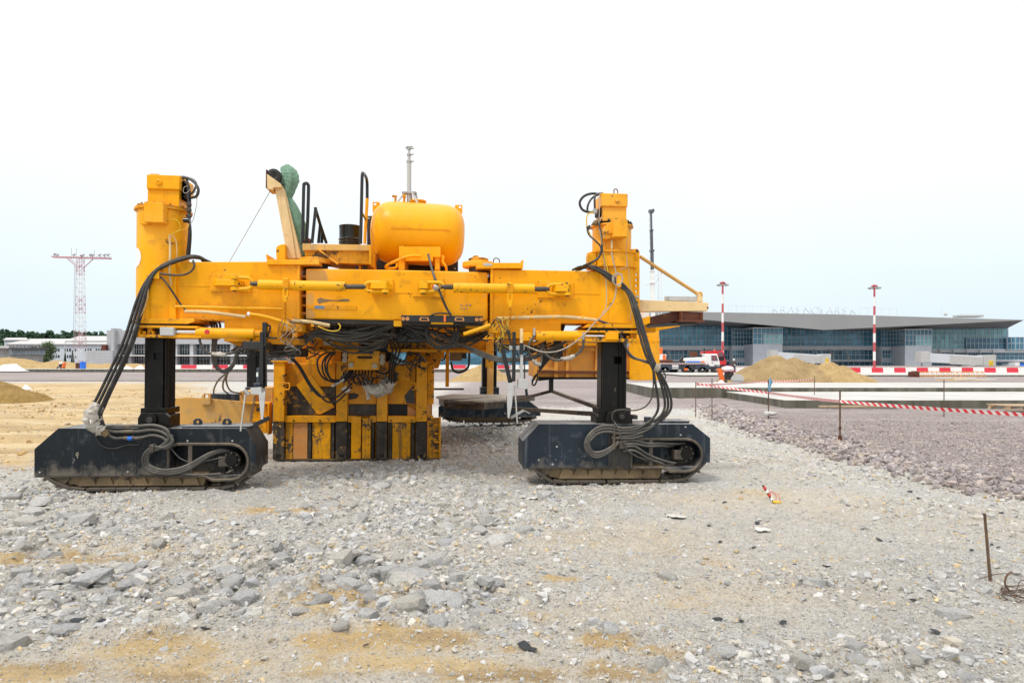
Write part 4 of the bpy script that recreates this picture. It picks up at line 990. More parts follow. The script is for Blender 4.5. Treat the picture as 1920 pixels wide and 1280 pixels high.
film('plastic_sheet', 1655, 82, .0, 1.5, 1.0, .8, 19, 'white covered heap behind the barriers at the foot of the right mast', 'white plastic sheets')

# ------------------------------------------------------------------ the slipform paver
PV = empty('slipform_paver'); PV.matrix_world = MM
tag(PV, 'huge yellow four legged slipform paving machine on black crawler tracks', 'paving machine')
def px2m(d): return (8.15+d)/F
def bx(name, x0, y0, x1, y1, d0, d1, mat, bev=.006, parent=None):
    a = pm(x0, y1, d0); b = pm(x1, y0, d0)
    return MB().box((a.x, d0, a.z), (b.x, d1, b.z)).build(name, M[mat], parent or PV, bev)
def pl(name, pts, d0, d1, mat, bev=.006, parent=None, holes=()):
    f = lambda L: [(q.x, q.z) for q in (pm(x, y, d0) for x, y in L)]
    return MB().prism(f(pts), d0, d1, [f(h) for h in holes]).build(name, M[mat], parent or PV, bev)
def cy(name, a, b, r, mat, parent=None, n=20, r2=None, bev=0):
    return MB().cyl(pm(*a), pm(*b), r, n, r2).build(name, M[mat], parent or PV, bev)
def hs(pts, r=.014, mat='rubber', name='hose', parent=None, k=6, n=8):
    return MB().tube(spline([pm(*p) for p in pts], k), r, n).build(name, M[mat], parent or PV)
def circ(cx, cy_, r, n=14, ry=None): return [(cx+r*math.cos(2*math.pi*i/n), cy_+(ry or r)*math.sin(2*math.pi*i/n)) for i in range(n)]
def bolt(px, py, d, r=.022, mat='yellow_mid', parent=None, h=.02):
    p = pm(px, py, d); return MB().cyl(p, p-Vector((0, h, 0)), r, 6).build('bolt', M[mat], parent or PV)

# ---- crawlers
def crawler(xl, xr, ytop, ybot, ygr, d0, d1, chl, chr_, op=None, mat='black', flip=False, parent=None, ang=0, detail=True):
    A = pm(xl, ybot, d0); B = pm(xr, ytop, d0); zb, zt = A.z, B.z; x0, x1 = A.x, B.x; zg_ = pm((xl+xr)/2, ygr, d0).z
    s = px2m(d0)
    P = [(x0, zb), (x1-chr_[2]*s, zb), (x1-chr_[2]*s*.4, zb+chr_[3]*s), (x1, zb+chr_[3]*s), (x1, zt-chr_[1]*s), (x1-chr_[0]*s, zt), (x0+chl[0]*s, zt), (x0, zt-chl[1]*s)]
    holes = []
    if op:
        a = pm(op[0], op[3], d0); b = pm(op[1], op[2], d0); rr = (b.z-a.z)/2; cz = (a.z+b.z)/2
        D = [(a.x, a.z+.05), (a.x+.10, a.z+.05), (a.x+.45*(b.x-a.x), a.z+.05), (a.x+.55*(b.x-a.x), a.z)] + [(b.x-rr+rr*math.cos(t), cz+rr*math.sin(t)) for t in [(-90+15*i)*math.pi/180 for i in range(13)]] + [(a.x+.09, b.z), (a.x, b.z-.05)]
        holes = [D]
    m = MB()
    if op: m.prism(P, d0, d0+.22, holes); m.prism(P, d0+.222, d1)
    else: m.prism(P, d0, d1)
    cr = m.build('crawler', M[mat], parent or PV, .008)
    L = x1-x0; wid = d1-d0
    # track shoes
    path = [(x0+.10, zb+.0), (x0+.15, zb-.045), (x0+.34, zg_+.035), (x0+.50, zg_+.018), (x1-.50, zg_+.018), (x1-.30, zg_+.045), (x1-.12, zb-.02), (x1-.06, zb+.05)]
    pts = []
    for i in range(len(path)-1):
        a, b = Vector(path[i]), Vector(path[i+1]); n = max(1, int((b-a).length/.02))
        for j in range(n): pts.append(a+(b-a)*j/n)
    pts.append(Vector(path[-1]))
    acc = 0; pitch = .166; sm = None; last = pts[0]; nextd = .07
    for i in range(1, len(pts)):
        acc += (pts[i]-pts[i-1]).length
        if acc >= nextd:
            t = (pts[min(i+2, len(pts)-1)]-pts[max(i-3, 0)]).normalized(); nextd += pitch
            if sm is None:
                b = MB().box((-.078, .0, -.010), (.078, wid-.0, .022)).box((-.076, .002, -.040), (-.050, wid-.002, -.008)).box((-.05, .10, .018), (.052, .16, .05)).box((-.05, wid-.16, .018), (.052, wid-.10, .05))
                o = b.build('track_shoe', M['mudsteel'], cr, .004); sm = o
            else: o = sm.copy(); COL.objects.link(o)
            o.location = (pts[i].x, d0, pts[i].y); o.rotation_euler = (0, -math.atan2(t.y, t.x), 0)
    # muddy roller frame
    fz0 = zg_+.05; fz1 = zb+.02
    MB().prism([(x0+.22, fz1), (x0+.34, fz0+.03), (x0+.50, fz0), (x1-.62, fz0), (x1-.56, fz1)], d0+.07, d1-.07).build('roller_frame', M['mud'], cr, .008)
    if detail:
        n = 7
        for i in range(n):
            xx = x0+.55+(L-1.3)*i/(n-1)
            MB().prism([(xx-.10, fz0+.008), (xx+.10, fz0+.008), (xx+.045, fz1-.004), (xx-.045, fz1-.004)], d0+.045, d0+.066).build('gusset', M['mud'], cr, .004)
        for i in range(5):
            xx = x0+.62+(L-1.45)*i/4; MB().cyl((xx, d0+.03, fz1-.03), (xx, d0+.06, fz1-.03), .035, 12).build('roller', M['mudsteel'], cr)
        MB().cyl((x0+.26, d0+.05, zb-.01), (x0+.26, d1-.05, zb-.01), .10, 18).build('idler', M['mudsteel'], cr)
    if op:
        rim = [(x, z) for x, z in D]
        b = MB(); pts3 = [Vector((x, d0-.012, z)) for x, z in rim]
        b.tube(pts3, .017, 6, True); b.build('opening_rim', M['mudsteel'], cr)
        a = pm(op[0], op[3], d0); b_ = pm(op[1], op[2], d0); ww = b_.x-a.x
        xs = a.x+ww*.27; MB().box((xs-.02, d0-.02, a.z+.03), (xs+.025, d0-.003, b_.z+.01)).build('opening_strap', M['mudsteel'], cr, .003)
        cx_, cz_ = b_.x-rr*.95, cz
        b = MB().cyl((cx_, d0+.03, cz_+.02), (cx_, d0+.22, cz_+.02), .105, 18).cyl((cx_, d0+.005, cz_+.02), (cx_, d0+.03, cz_+.02), .07, 14)
        b.build('drive_motor', M['greasy'], cr, .004)
        MB().box((cx_-.15, d0+.02, cz_-.06), (cx_-.02, d0+.16, cz_+.06)).build('valve_block', M['mudsteel'], cr, .008)
        MB().box((cx_-.12, d0-.0, cz_-.13), (cx_-.06, d0+.1, cz_-.05)).build('valve_block', M['greasy'], cr, .006)
        for i in range(8):
            a_ = i*math.pi/4; MB().cyl((cx_+.085*math.cos(a_), d0+.015, cz_+.02+.085*math.sin(a_)), (cx_+.085*math.cos(a_), d0+.03, cz_+.02+.085*math.sin(a_)), .011, 6).build('bolt', M['mudsteel'], cr)
        MB().box((x0+.004, d0+.004, zb-.018), (x1-chr_[2]*s, d0+.05, zb-.003)).build('lower_lip', M['mudsteel'], cr, .003)
    return cr
CL = crawler(64, 481, 803, 892, 921, 0, .52, (40, 37), (20, 33, 12, 10), (316, 466, 832, 900), 'black')
CR = crawler(980, 1332, 795, 876, 907, 0, .56, (31, 33), (35, 27, 20, 8), (1183, 1316, 823, 884), 'bluegrey')
# dusty right cover of the left crawler, plates, lugs
bx('cover_seam', 254.5, 805, 256, 891, -.004, -.001, 'dark', 0, CL)
bx('cover_panel', 258, 806, 316, 890, -.012, -.002, 'black', .003, CL)
bx('cover_panel', 1140, 797, 1183, 874, -.012, -.002, 'dark', .003, CR)
for x, y in ((352, 826), (436, 826), (75, 885), (240, 884)): bolt(x, y, -.002, .012, 'steel', CL, .008)
for x, y in ((1276, 815), (1010, 862), (1044, 837), (1285, 800), (1036, 870)): bolt(x, y, -.002, .013, 'steel', CR, .008)
hs([(142, 851, -.006), (146, 848, -.006), (147, 852, -.006), (143, 853, -.006), (146, 856, -.006), (145, 859, -.006)], .004, 'cable_white', 'chalk_mark', CL)
for x, d in ((370, .3), (425, .3)):
    p = pm(x, 797, d); z = pm(320, 803, 0).z; b = MB().prism([(p.x-.05, z-.01), (p.x+.05, z-.01), (p.x+.05, z+.06), (p.x+.025, z+.09), (p.x-.025, z+.09), (p.x-.05, z+.06)], d, d+.03, [[(p.x+.02*math.cos(i*.785), z+.05+.02*math.sin(i*.785)) for i in range(8)]]); b.build('lifting_lug', M['bluegrey'], CL, .003)
z = pm(1150, 795, 0).z
for x in (1215, 1240): p = pm(x, 797, .3); MB().box((p.x-.04, .28, z-.004), (p.x+.04, .36, z+.07)).build('lifting_lug', M['bluegrey'], CR, .01)
p = pm(1250, 795, .2); MB().box((p.x-.15, .15, z+.001), (p.x+.28, .5, z+.03)).build('hatch', M['bluegrey'], CR, .008)
p = pm(400, 803, .1); z = pm(320, 803, 0).z; MB().box((p.x-.35, .08, z+.001), (p.x+.42, .5, z+.02)).build('hatch', M['bluegrey'], CL, .006)

# ---- legs
def leg(x0, x1, ya, yb, d0, d1, hole, parent=None, mat='greasy', side=False):
    a = pm(x0, yb, d0); b = pm(x1, ya, d0); w = b.x-a.x; pw_ = .97 if side else .62
    lg = MB().box((a.x+.03, d0+.03, a.z), (b.x-.03, d1-.03, b.z)).build('leg', M[mat], parent or PV, .006)
    if hole:
        hx, hy, hw, hh_ = hole; h0 = pm(hx-hw/2, hy+hh_/2, d0); h1 = pm(hx+hw/2, hy-hh_/2, d0)
        MB().prism([(a.x, a.z+.002), (a.x+w*pw_, a.z+.002), (a.x+w*pw_, b.z), (a.x, b.z)], d0, d0+.028, [[(h0.x, h0.z), (h1.x, h0.z), (h1.x, h1.z), (h0.x, h1.z)]] if h1.x < a.x+w*pw_ else []).build('leg_plate', M[mat], lg, .004)
        if h1.x >= a.x+w*pw_: MB().box((h0.x, d0-.004, h0.z), (h1.x, d0+.029, h1.z)).build('leg_hole_shade', M['void'], lg)  # solid block painted near-black as the shade in the hole
    else: MB().box((a.x, d0, a.z+.002), (a.x+w*pw_, d0+.028, b.z)).build('leg_plate', M[mat], lg, .004)
    for f in ((.2, .42, .66, .9) if side else ()): MB().cyl((b.x+.002, d0+(d1-d0)*f, a.z+.002), (b.x+.002, d0+(d1-d0)*f, b.z), .028 if f != .42 else .02, 12).build('leg_rib', M['greasy'], lg)
    for f in (() if side else (.68, .80, .93)): MB().cyl((a.x+w*f, d0+.03, a.z+.002), (a.x+w*f, d0+.03, b.z), w*.035 if f < .9 else w*.055, 12).build('leg_rib', M['greasy'], lg)
    MB().box((a.x-.004, d0+.06, a.z+.004), (a.x+.03, d1-.02, b.z-.002)).build('leg_flange', M[mat], lg, .003)
    if not side: MB().box((b.x-.03, d0+.06, a.z+.004), (b.x+.004, d1-.02, b.z-.002)).build('leg_flange', M[mat], lg, .003)
    return lg
LL = leg(270, 307, 632, 796, .13, .43, (295, 668, 14, 13), side=True); LR = leg(1129, 1177, 640, 790, .13, .46, (1158, 675, 13, 13.5))
for lg, (x0, x1, y0, y1, px_, py_, rr, xr0, xr1) in ((LL, (258, 317, 774, 826, 285, 786, .065, 306, 316)), (LR, (1137, 1186, 771, 800, 1164, 780, .055, 1118, 1137))):
    pl('clevis', [(x0, y1), (x0, y0+10), (x0+6, y0), (x1-8, y0), (x1, y0+8), (x1, y1)], .02, .09, 'greasy', .006, lg)
    pl('clevis', [(x0, y1), (x0, y0+10), (x0+6, y0), (x1-8, y0), (x1, y0+8), (x1, y1)], .48, .54, 'greasy', .006, lg)
    bx('foot_block', xr0, y0+4, xr1, y0+30, .10, .45, 'greasy', .008, lg)
    p = pm(px_, py_, .02)
    MB().cyl(p+Vector((0, .02, 0)), p-Vector((0, .05, 0)), rr, 20).build('pivot_pin', M['greasy'], lg, .006)
    MB().cyl(p-Vector((0, .045, 0)), p-Vector((0, .075, 0)), rr*.55, 16).build('pin_cap', M['dark'], lg, .004)
bx('foot_collar', 263, 765, 312, 776, .10, .50, 'greasy', .006, LL); bx('foot_collar', 1123, 765, 1183, 775, .10, .50, 'greasy', .006, LR)
bx('foot_block', 1187, 778, 1196, 786, .05, .2, 'dark', .006, LR)

# ---- left tower
TX = pm(306, 500, .30).x
def zof(py, d=.3, px=306): return pm(px, py, d).z
TL = MB().lathe([(.285, zof(600)), (.285, zof(398)), (.275, zof(397))], (TX, .30, 0), n=48).build('tower', M['yellow'], PV)
MB().lathe([(.285, 0), (.315, .0), (.315, .022), (.285, .022)], (TX, .30, zof(399)), n=40).build('tower_flange', M['yellow_mid'], TL)
MB().lathe([(.30, 0), (.30, .016), (.2, .02)], (TX, .30, zof(395)), n=40).build('tower_flange', M['yellow_dull'], TL)
for i in range(20):
    a = i*2*math.pi/20; q = Vector((TX+.27*math.cos(a), .30+.27*math.sin(a), zof(392)))
    MB().cyl(q, q+Vector((0, 0, .025)), .014, 6).build('bolt', M['yellow_dull'], TL)
bx('tower_head', 276, 350, 336, 398, .12, .5, 'yellow', .008, TL)
bx('tower_cap', 274, 328.5, 337, 354, .09, .53, 'yellow', .014, TL)
bx('cap_plate', 281, 326, 297, 329, .15, .3, 'yellow_mid', .003, TL)
p = pm(298, 342, .09); MB().lathe([(.03, 0), (.034, .015), (.02, .02), (.018, .012), (.005, .012)], p, (0, -1, 0), 18).build('cap_plug', M['yellow'], TL)
bx('sensor_housing', 269.5, 379.5, 306, 416, -.09, .08, 'yellow', .005, TL)
bx('housing_bracket', 261.5, 396, 277, 420, -.03, .15, 'yellow', .006, TL)
b = MB(); a = pm(338, 347, .1); MB().box((a.x-.002, .16, zof(378)), (a.x+.012, .36, zof(346))).build('head_slot', M['void'], TL)
# white disc painted on the tower
b = MB(); vs = []; fs = []; zc = zof(488); nn = 10
for i in range(nn+1):
    for j in range(nn+1):
        u = -1+2*i/nn; v = -1+2*j/nn
        uu = u*math.sqrt(1-v*v/2); vv = v*math.sqrt(1-u*u/2)
        an = math.radians(217)+uu*.38; vs.append((TX+.2885*math.cos(an), .30+.2885*math.sin(an), zc+vv*.115))
for i in range(nn):
    for j in range(nn): q = i*(nn+1)+j; fs.append((q, q+1, q+nn+2, q+nn+1))
b.add(vs, fs).build('white_disc', M['white'], TL)
bx('hose_clip', 286, 497, 298.5, 522, -.045, .02, 'yellow2', .004, TL)
for x in (290, 295): bolt(x, 509, -.045, .008, 'steel', TL, .006)
hs([(318, 440, .0), (319, 470, -.005), (318, 510, .0), (321, 535, .02)], .013, 'pvc', 'conduit', TL)
hs([(306, 410, -.02), (330, 412, 0), (338, 425, .02), (330, 437, .02), (320, 437, .0)], .004, 'cable_yellow', 'cable', TL)
hs([(355, 420, .1), (350, 428, .05), (330, 434, .0), (322, 440, .0)], .004, 'cable_yellow', 'cable', TL)
hs([(322, 440, .0), (330, 452, .01), (332, 475, .01), (331, 485, .02)], .005, 'pvc', 'cable', TL)
# swivel and bottom plates
pl('slew_plate', [(240, 606), (252, 597), (364, 597), (364, 603), (352, 607)], -.06, .66, 'yellow_mid', .005)
pl('slew_ring', [(258, 612), (258, 605), (362, 604), (345, 613)], -.02, .60, 'greasy', .005)
bx('swivel_plate', 252, 611, 371, 614, -.07, .56, 'yellow_mid', .003); bx('swivel_plate', 252, 628, 378, 632, -.07, .56, 'yellow_mid', .003)
bx('swivel_web', 255, 614.5, 263, 627.5, -.03, .5, 'yellow', .004); bx('swivel_core', 262, 615, 338, 627.5, .06, .5, 'dark', .004)
bx('swivel_web', 276, 614.5, 285, 627.5, -.02, .3, 'yellow_mid', .004)
for x in (275, 291): bolt(x, 624, .05, .022, 'yellow', None, .07)
bolt(251, 622, .05, .02, 'steel', None, .05)
# swing cylinder, left
bx('rod_end', 299, 613.5, 326, 629, -.10, .06, 'greypaint', .01)
cy('piston_rod', (325, 622, -.02), (372, 622.5, -.02), .034, 'chrome')
SL = cy('swing_cylinder', (369, 624, -.02), (478, 626, -.02), .062, 'yellow', n=28, bev=.006)
cy('cylinder_end', (476, 626, -.02), (490, 626, -.02), .045, 'yellow_mid', SL)
bx('cylinder_lug', 487, 619, 506, 634, -.07, .03, 'yellow_mid', .008, SL)
p = pm(388, 622, -.084); MB().cyl(p+Vector((0, .004, 0)), p-Vector((0, .001, 0)), .03, 8).build('red_paint_spot', M['redpaint'], SL)

# ---- beams
BL = pl('beam', [(330, 600), (330, 491), (560, 490), (560, 601), (530, 606), (530, 637), (420, 637), (420, 601)], .10, .62, 'yellow', .012)
pl('beam_fillet', [(316, 598), (330, 598), (330, 491), (316, 494)], .06, .12, 'yellow', .01, BL)
bx('weld_seam', 330, 534.6, 485, 536, .094, .1, 'yellow', .002, BL)
bx('lower_box_seam', 420, 598.3, 530, 599.6, .095, .1, 'yellow', .002, BL)
bx('beam_end_plate', 556, 487, 562, 604, .08, .64, 'yellow', .006, BL)
bx('beam_bottom_edge', 420, 634, 496, 640, .09, .5, 'yellow_mid', .006, BL)
pl('hinge_plate', [(500, 496), (500, 486.5), (598, 486.5), (598, 496)], .05, .66, 'yellow', .006, BL)
pl('hinge_plate_tab', [(500, 488), (498.5, 477), (501, 477), (502, 486)], .08, .5, 'yellow', .002, BL)
q = pm(594, 491, .36); MB().lathe([(.20, -.035), (.21, -.025), (.21, .025), (.20, .035)], q, n=36).build('hinge_disc', M['yellow_mid'], BL)
MB().lathe([(.13, -.10), (.13, -.03), (.13, .04), (.11, .07)], q, n=28).build('hinge_pin', M['dark'], BL)
CB = pl('centre_block', [(573, 597), (573, 503), (748, 506), (915, 510), (915, 600), (896, 603)], .14, .95, 'yellow', .02)
bx('weld_seam', 737, 548, 785, 549.2, .134, .14, 'yellow', .002, CB); bx('weld_seam', 827.5, 550, 829, 595, .134, .14, 'yellow', .002, CB)
bx('bracket_strip', 575, 573, 668, 579, .128, .141, 'yellow_mid', .003, CB)
bx('block_underside', 580, 597, 905, 606, .20, .9, 'dark', .01, CB)
pl('bare_patch', [(594, 562), (600, 558), (612, 561), (632, 563), (646, 560), (656, 561), (654, 565), (640, 565), (620, 564), (604, 567), (598, 570)], .136, .1405, 'mud', .001, CB)
pl('bare_patch', [(574, 550), (586, 549), (589, 562), (583, 578), (592, 590), (588, 597), (574, 597)], .1375, .1405, 'ochre', 0, CB)
bx('blue_tape', 590, 573.2, 608, 578.6, .1255, .1285, 'faded_blue', 0, CB)
pl('dust_patch', [(574, 506), (612, 508), (616, 526), (600, 530), (575, 524)], .1378, .1405, 'ochre', 0, CB)
for k, (yy) in enumerate((516, 532, 552, 570, 585)):
    bx('hinge_rib', 561, yy, 574, yy+4.5, .22, .7, 'yellow_dull' if k % 2 else 'orange_faded', .003, CB)
bx('hinge_core', 563, 500, 573, 600, .38, .8, 'dark', .003, CB)
# chalk scribble on the block
for pts in ([(862, 571), (866, 570), (864, 574)], [(868, 573), (871, 573)], [(873, 571), (876, 570), (874, 574), (877, 573)], [(879, 571), (882, 570), (880, 574), (884, 572)], [(862, 579), (865, 577), (866, 580)], [(868, 579), (872, 577), (871, 580)], [(874, 579), (878, 578)]):
    hs([(x, y, .137) for x, y in pts], .003, 'cable_white', 'chalk_mark', CB, 3, 5)
BR = pl('beam', [(921, 603), (921, 505), (1000, 506), (1146, 509), (1146, 607), (1052, 606), (1052, 636), (930, 634), (930, 604)], .10, .62, 'yellow', .012)
bx('beam_end_plate', 919, 501, 925, 606, .08, .64, 'yellow', .006, BR)
bx('weld_seam', 1000, 548.5, 1128, 549.7, .094, .1, 'yellow', .002, BR); bx('lower_box_seam', 930, 604.5, 1052, 606, .094, .1, 'yellow', .002, BR)
pl('hinge_plate', [(893, 503), (893, 492.5), (981, 492.5), (981, 503)], .05, .66, 'yellow', .006, BR)
pl('hinge_plate_tab', [(978.5, 494), (978, 488), (981.5, 487), (981.5, 494)], .08, .5, 'yellow', .002, BR)
q = pm(897, 497.5, .36); MB().lathe([(.19, -.035), (.20, -.025), (.20, .025), (.19, .035)], q, n=36).build('hinge_disc', M['yellow'], BR)
MB().lathe([(.12, .03), (.125, .05), (.125, .08), (.10, .09)], q, n=28).build('hinge_cap', M['yellow_mid'], BR)
MB().lathe([(.12, -.12), (.12, -.03)], q, n=24).build('hinge_pin', M['dark'], BR)
hs([(888, 487, .36), (888, 482, .36), (892, 480.5, .36), (896, 482, .36), (896, 487, .36)], .012, 'yellow_dull', 'lifting_eye', BR)
hs([(925, 493, .3), (926, 486, .3), (931, 484, .3), (936, 487, .3), (937, 494, .3)], .006, 'rust', 'lifting_eye', BR)
pl('paint_scar', [(905, 494), (912, 492.8), (922, 494), (924, 497), (915, 499), (908, 498)], .046, .05, 'greypaint', 0, BR)
bx('hinge_core', 913, 520, 920, 598, .40, .8, 'yellow_dull', .003, CB)
for yy in (526, 548, 568): bx('hinge_rib', 912, yy, 921, yy+5, .25, .7, 'orange_faded', .003, CB)

# ---- turnbuckles
def clevis(x0, x1, ya, yb, d, right=False, parent=None):
    """a U shaped fork: two cheeks joined by a round bow, with pin and lug"""
    yc = (ya+yb)/2; h = (yb-ya)/2; sgn = 1 if not right else -1
    xa, xb = (x0, x1) if not right else (x1, x0)     # xb: bow end
    pts = [(xa, ya+2.5, d)]+[(xb-sgn*h*.9+sgn*h*.9*math.sin(t), yc-(h-2.5)*math.cos(t), d) for t in [math.pi*i/8 for i in range(9)]]+[(xa, yb-2.5, d)]
    f = MB().tube([pm(*p) for p in pts], .021, 8).build('fork', M['yellow2'], parent)
    for yy in (ya+2.5, yb-2.5):
        p = pm(xa+sgn*4, yy, d); MB().cyl(p-Vector((0, .0, .02)), p+Vector((0, 0, .02)), .05, 16).build('fork_eye', M['yellow2'], f, .004)
    p0 = pm(xa+sgn*4, ya-1.5, d); p1 = pm(xa+sgn*4, yb+2.5, d); MB().cyl(p0, p1, .024, 12).build('pin', M['thread'], f)
    return f
def turnbuckle(P1, C1, r1, tube, r2, C2, P2, yc):
    root = None
    d = -.04
    for i, (x0, y0, x1, y1) in enumerate((P1, P2)):
        dd = .10 if (x1 < 560 or x0 > 921) else .14
        o = bx('lug_plate', x0, y0, x1, y1, dd-.025, dd+.002, 'yellow', .004)
        for bxx, byy in ((x0+18, y0+4), (x0+22, y1-6)): bolt(bxx, byy, dd-.025, .006, 'steel', o, .004)
    t = cy('turnbuckle', (tube[0], tube[1], d), (tube[2], tube[3], d), .058, 'yellow2', n=26, bev=.006)
    for c, right in ((C1, False), (C2, True)):
        clevis(c[0], c[1], c[2], c[3], d, right, t)
    cy('threaded_rod', (r1[0], r1[2], d), (r1[1], r1[2], d), .030, 'thread', t, 14); cy('threaded_rod', (r2[0], r2[2], d), (r2[1], r2[2], d), .030, 'thread', t, 14)
    return t
TB1 = turnbuckle((394, 515, 470, 546), (436, 474, 518, 544), (470, 488, 532), (485, 533.5, 648, 537), (646, 686, 537.5), (684, 726, 526.5, 548.5), (697, 523, 737, 553), 0)
TB2 = turnbuckle((774, 522, 832, 556), (790, 832, 527, 549), (826, 852, 538), (850, 539.5, 1002, 541.5), (1000, 1030, 542), (1026, 1068, 531, 553.5), (1008, 528, 1075, 558), 0)
for x0, x1, y, dd in ((397, 452, 530, .03), (690, 733, 536, .07), (783, 806, 536, .07), (1036, 1073, 541.5, .03)):
    p0 = pm(x0, y, -.04); p1 = pm(x1, y, -.04); w_ = abs(p1.x-p0.x)
    MB().prism([(p0.x, .10), (p0.x, .0), (p0.x+w_*.2, -.09), (p1.x-w_*.2, -.09), (p1.x, .0), (p1.x, .10)], p0.z-.035, p0.z+.035, axis='z').build('lug', M['yellow2'], TB1 if x0 < 740 else TB2, .006)
for t, xc, y0, y1 in ((TB1, 535, 521, 566), (TB2, 956.5, 529, 576)):
    o = bx('ratchet', xc-5, y0, xc+5, y0+20, -.115, -.03, 'yellow2', .008, t)
    for i in range(5): bx('ratchet_tooth', xc-5.5, y0+2+3.5*i, xc+5.5, y0+4+3.5*i, -.122, -.10, 'yellow_mid', .003, t)
    pl('ratchet_handle', [(xc-5, y0+20), (xc+5, y0+20), (xc+5.5, y0+32), (xc+2, y1), (xc-2, y1), (xc-6, y0+32)], -.11, -.08, 'yellow2', .006, t, [[(xc-2.4, y0+24), (xc+2.4, y0+24), (xc+2, y0+34), (xc-2, y0+34)]])
    for i in range(8):
        q = pm(xc-.5+(i % 2)*.6, y1+2+4.4*i, -.09); MB().tube([q+Vector((.016*math.cos(a)*(1 if i % 2 else .35), .016*math.cos(a)*(.35 if i % 2 else 1), .022*math.sin(a))) for a in [2*math.pi*j/10 for j in range(10)]], .005, 5, True).build('chain_link', M['yellow_dull'], t)

# ---- right tower
RX = pm(1146, 540, .30).x
def zr(py): return pm(1146, py, .3).z
TR = MB().lathe([(.245, zr(520)), (.245, zr(426)), (.235, zr(425))], (RX, .30, 0), n=44).build('tower', M['yellow'], PV)
MB().lathe([(.285, zr(608)), (.285, zr(500)), (.25, zr(499))], (RX+.02, .30, 0), n=44).build('tower_base', M['yellow'], TR)
MB().lathe([(.295, zr(505)), (.325, zr(505)), (.325, zr(503)), (.295, zr(502)), (.295, zr(479)), (.325, zr(478)), (.325, zr(476)), (.25, zr(475.5))], (RX+.01, .30, 0), n=44).build('tower_collar', M['yellow'], TR)
MB().lathe([(.245, 0), (.27, 0), (.27, .02), (.245, .022)], (RX, .30, zr(428)), n=40).build('tower_flange', M['yellow_mid'], TR)
MB().lathe([(.255, 0), (.262, .018), (.2, .024)], (RX, .30, zr(424)), n=40).build('tower_flange', M['greasy'], TR)
for i in range(16):
    a = i*2*math.pi/16; q = Vector((RX+.235*math.cos(a), .30+.235*math.sin(a), zr(421.5)))
    MB().cyl(q, q+Vector((0, 0, .028)), .014, 6).build('bolt', M['dark'], TR)
bx('tower_head', 1130, 384, 1175, 424, .10, .5, 'yellow', .008, TR)
bx('tower_cap', 1127.5, 363, 1177.5, 386.5, .07, .53, 'yellow', .014, TR)
p = pm(1157, 376.5, .07); MB().lathe([(.028, 0), (.032, .012), (.018, .018), (.004, .02)], p, (0, -1, 0), 6).build('cap_plug', M['yellow_mid'], TR)
pl('sensor_housing', [(1151, 443.5), (1151, 411), (1177, 411), (1177, 443.5)], -.13, .06, 'yellow', .005, TR)
pl('housing_wing', [(1131, 427), (1143, 417), (1151, 411), (1151, 443), (1142, 447.5), (1131, 447.5)], -.02, .10, 'yellow', .005, TR)
bx('housing_shelf', 1131, 432, 1150, 437, -.05, .02, 'yellow_mid', .004, TR)
for x, y in ((1131.7, 431.5), (1132, 442)): bolt(x, y, -.022, .01, 'steel', TR, .01)
hs([(1152, 365, .2), (1151, 357, .2), (1155, 354.5, .2), (1158, 358, .2), (1157.5, 365, .2)], .007, 'rust', 'lifting_eye', TR)
a = pm(1127, 370, .1); MB().box((a.x+.02, .16, zr(410)), (a.x+.032, .38, zr(378))).build('head_slot', M['void'], TR)
pl('tower_lug', [(1182, 487), (1184, 467), (1196, 466), (1197, 482), (1200, 490)], .14, .22, 'yellow', .006, TR)
bolt(1194, 471, .14, .02, 'dark', TR, .02); bolt(1193, 484, .14, .025, 'yellow_mid', TR, .02)
pl('ear_plate', [(1101.5, 503), (1101.5, 478), (1105, 474.5), (1118, 475), (1118, 503)], .10, .2, 'yellow', .006, TR)
pl('hole_strip', [(1187, 590), (1187, 468), (1199.5, 470), (1199.5, 590)], .13, .17, 'yellow', .005, TR, [circ(1192.8, y, 2.3, 10) for y in (514, 524.5, 535, 545.5)])
bolt(1194.5, 556, .13, .02, 'steel', TR, .015); bolt(1194.5, 566.5, .13, .012, 'dark', TR, .015)
pl('tower_gusset', [(1146, 597), (1146, 509), (1163, 512), (1163, 597)], .02, .1, 'yellow', .01, TR)
hs([(1147, 449, .02), (1147, 467, .01)], .014, 'pvc', 'conduit', TR)
pl('slew_plate', [(1095, 614), (1104, 607), (1195, 607), (1200, 615)], -.06, .66, 'yellow_mid', .005)
pl('slew_ring', [(1108, 621), (1102, 614), (1197, 615), (1190, 622)], -.02, .6, 'greasy', .005)
bx('swivel_plate', 1085, 620.5, 1195, 623, -.07, .56, 'yellow_mid', .003); bx('swivel_plate', 1078, 635, 1197, 639.5, -.07, .56, 'yellow_mid', .003)
bx('swivel_core', 1112, 623, 1180, 635, .08, .5, 'dark', .004); bx('swivel_web', 1182, 617, 1194, 637, -.02, .4, 'yellow_dull', .004)
for x in (1163, 1175): bolt(x, 632, .05, .02, 'yellow_mid', None, .06)
pl('rod_end', [(1136, 637), (1136, 623), (1160, 623), (1160, 637)], -.10, .04, 'yellow', .008)
cy('piston_rod', (1094, 629.5, -.02), (1138, 630, -.02), .026, 'chrome')
SR = cy('swing_cylinder', (1004, 629.5, -.02), (1096, 629.5, -.02), .060, 'yellow', n=28, bev=.006)
cy('cylinder_end', (994, 629, -.02), (1006, 629, -.02), .03, 'yellow_mid', SR); bx('cylinder_lug', 978, 623, 998, 639, -.06, .04, 'yellow_mid', .008, SR)
for x, y in ((1094, 631), (1002, 623)): bx('hose_fitting', x-2, y-8, x+2, y+6, -.10, -.05, 'steel', .004, SR)

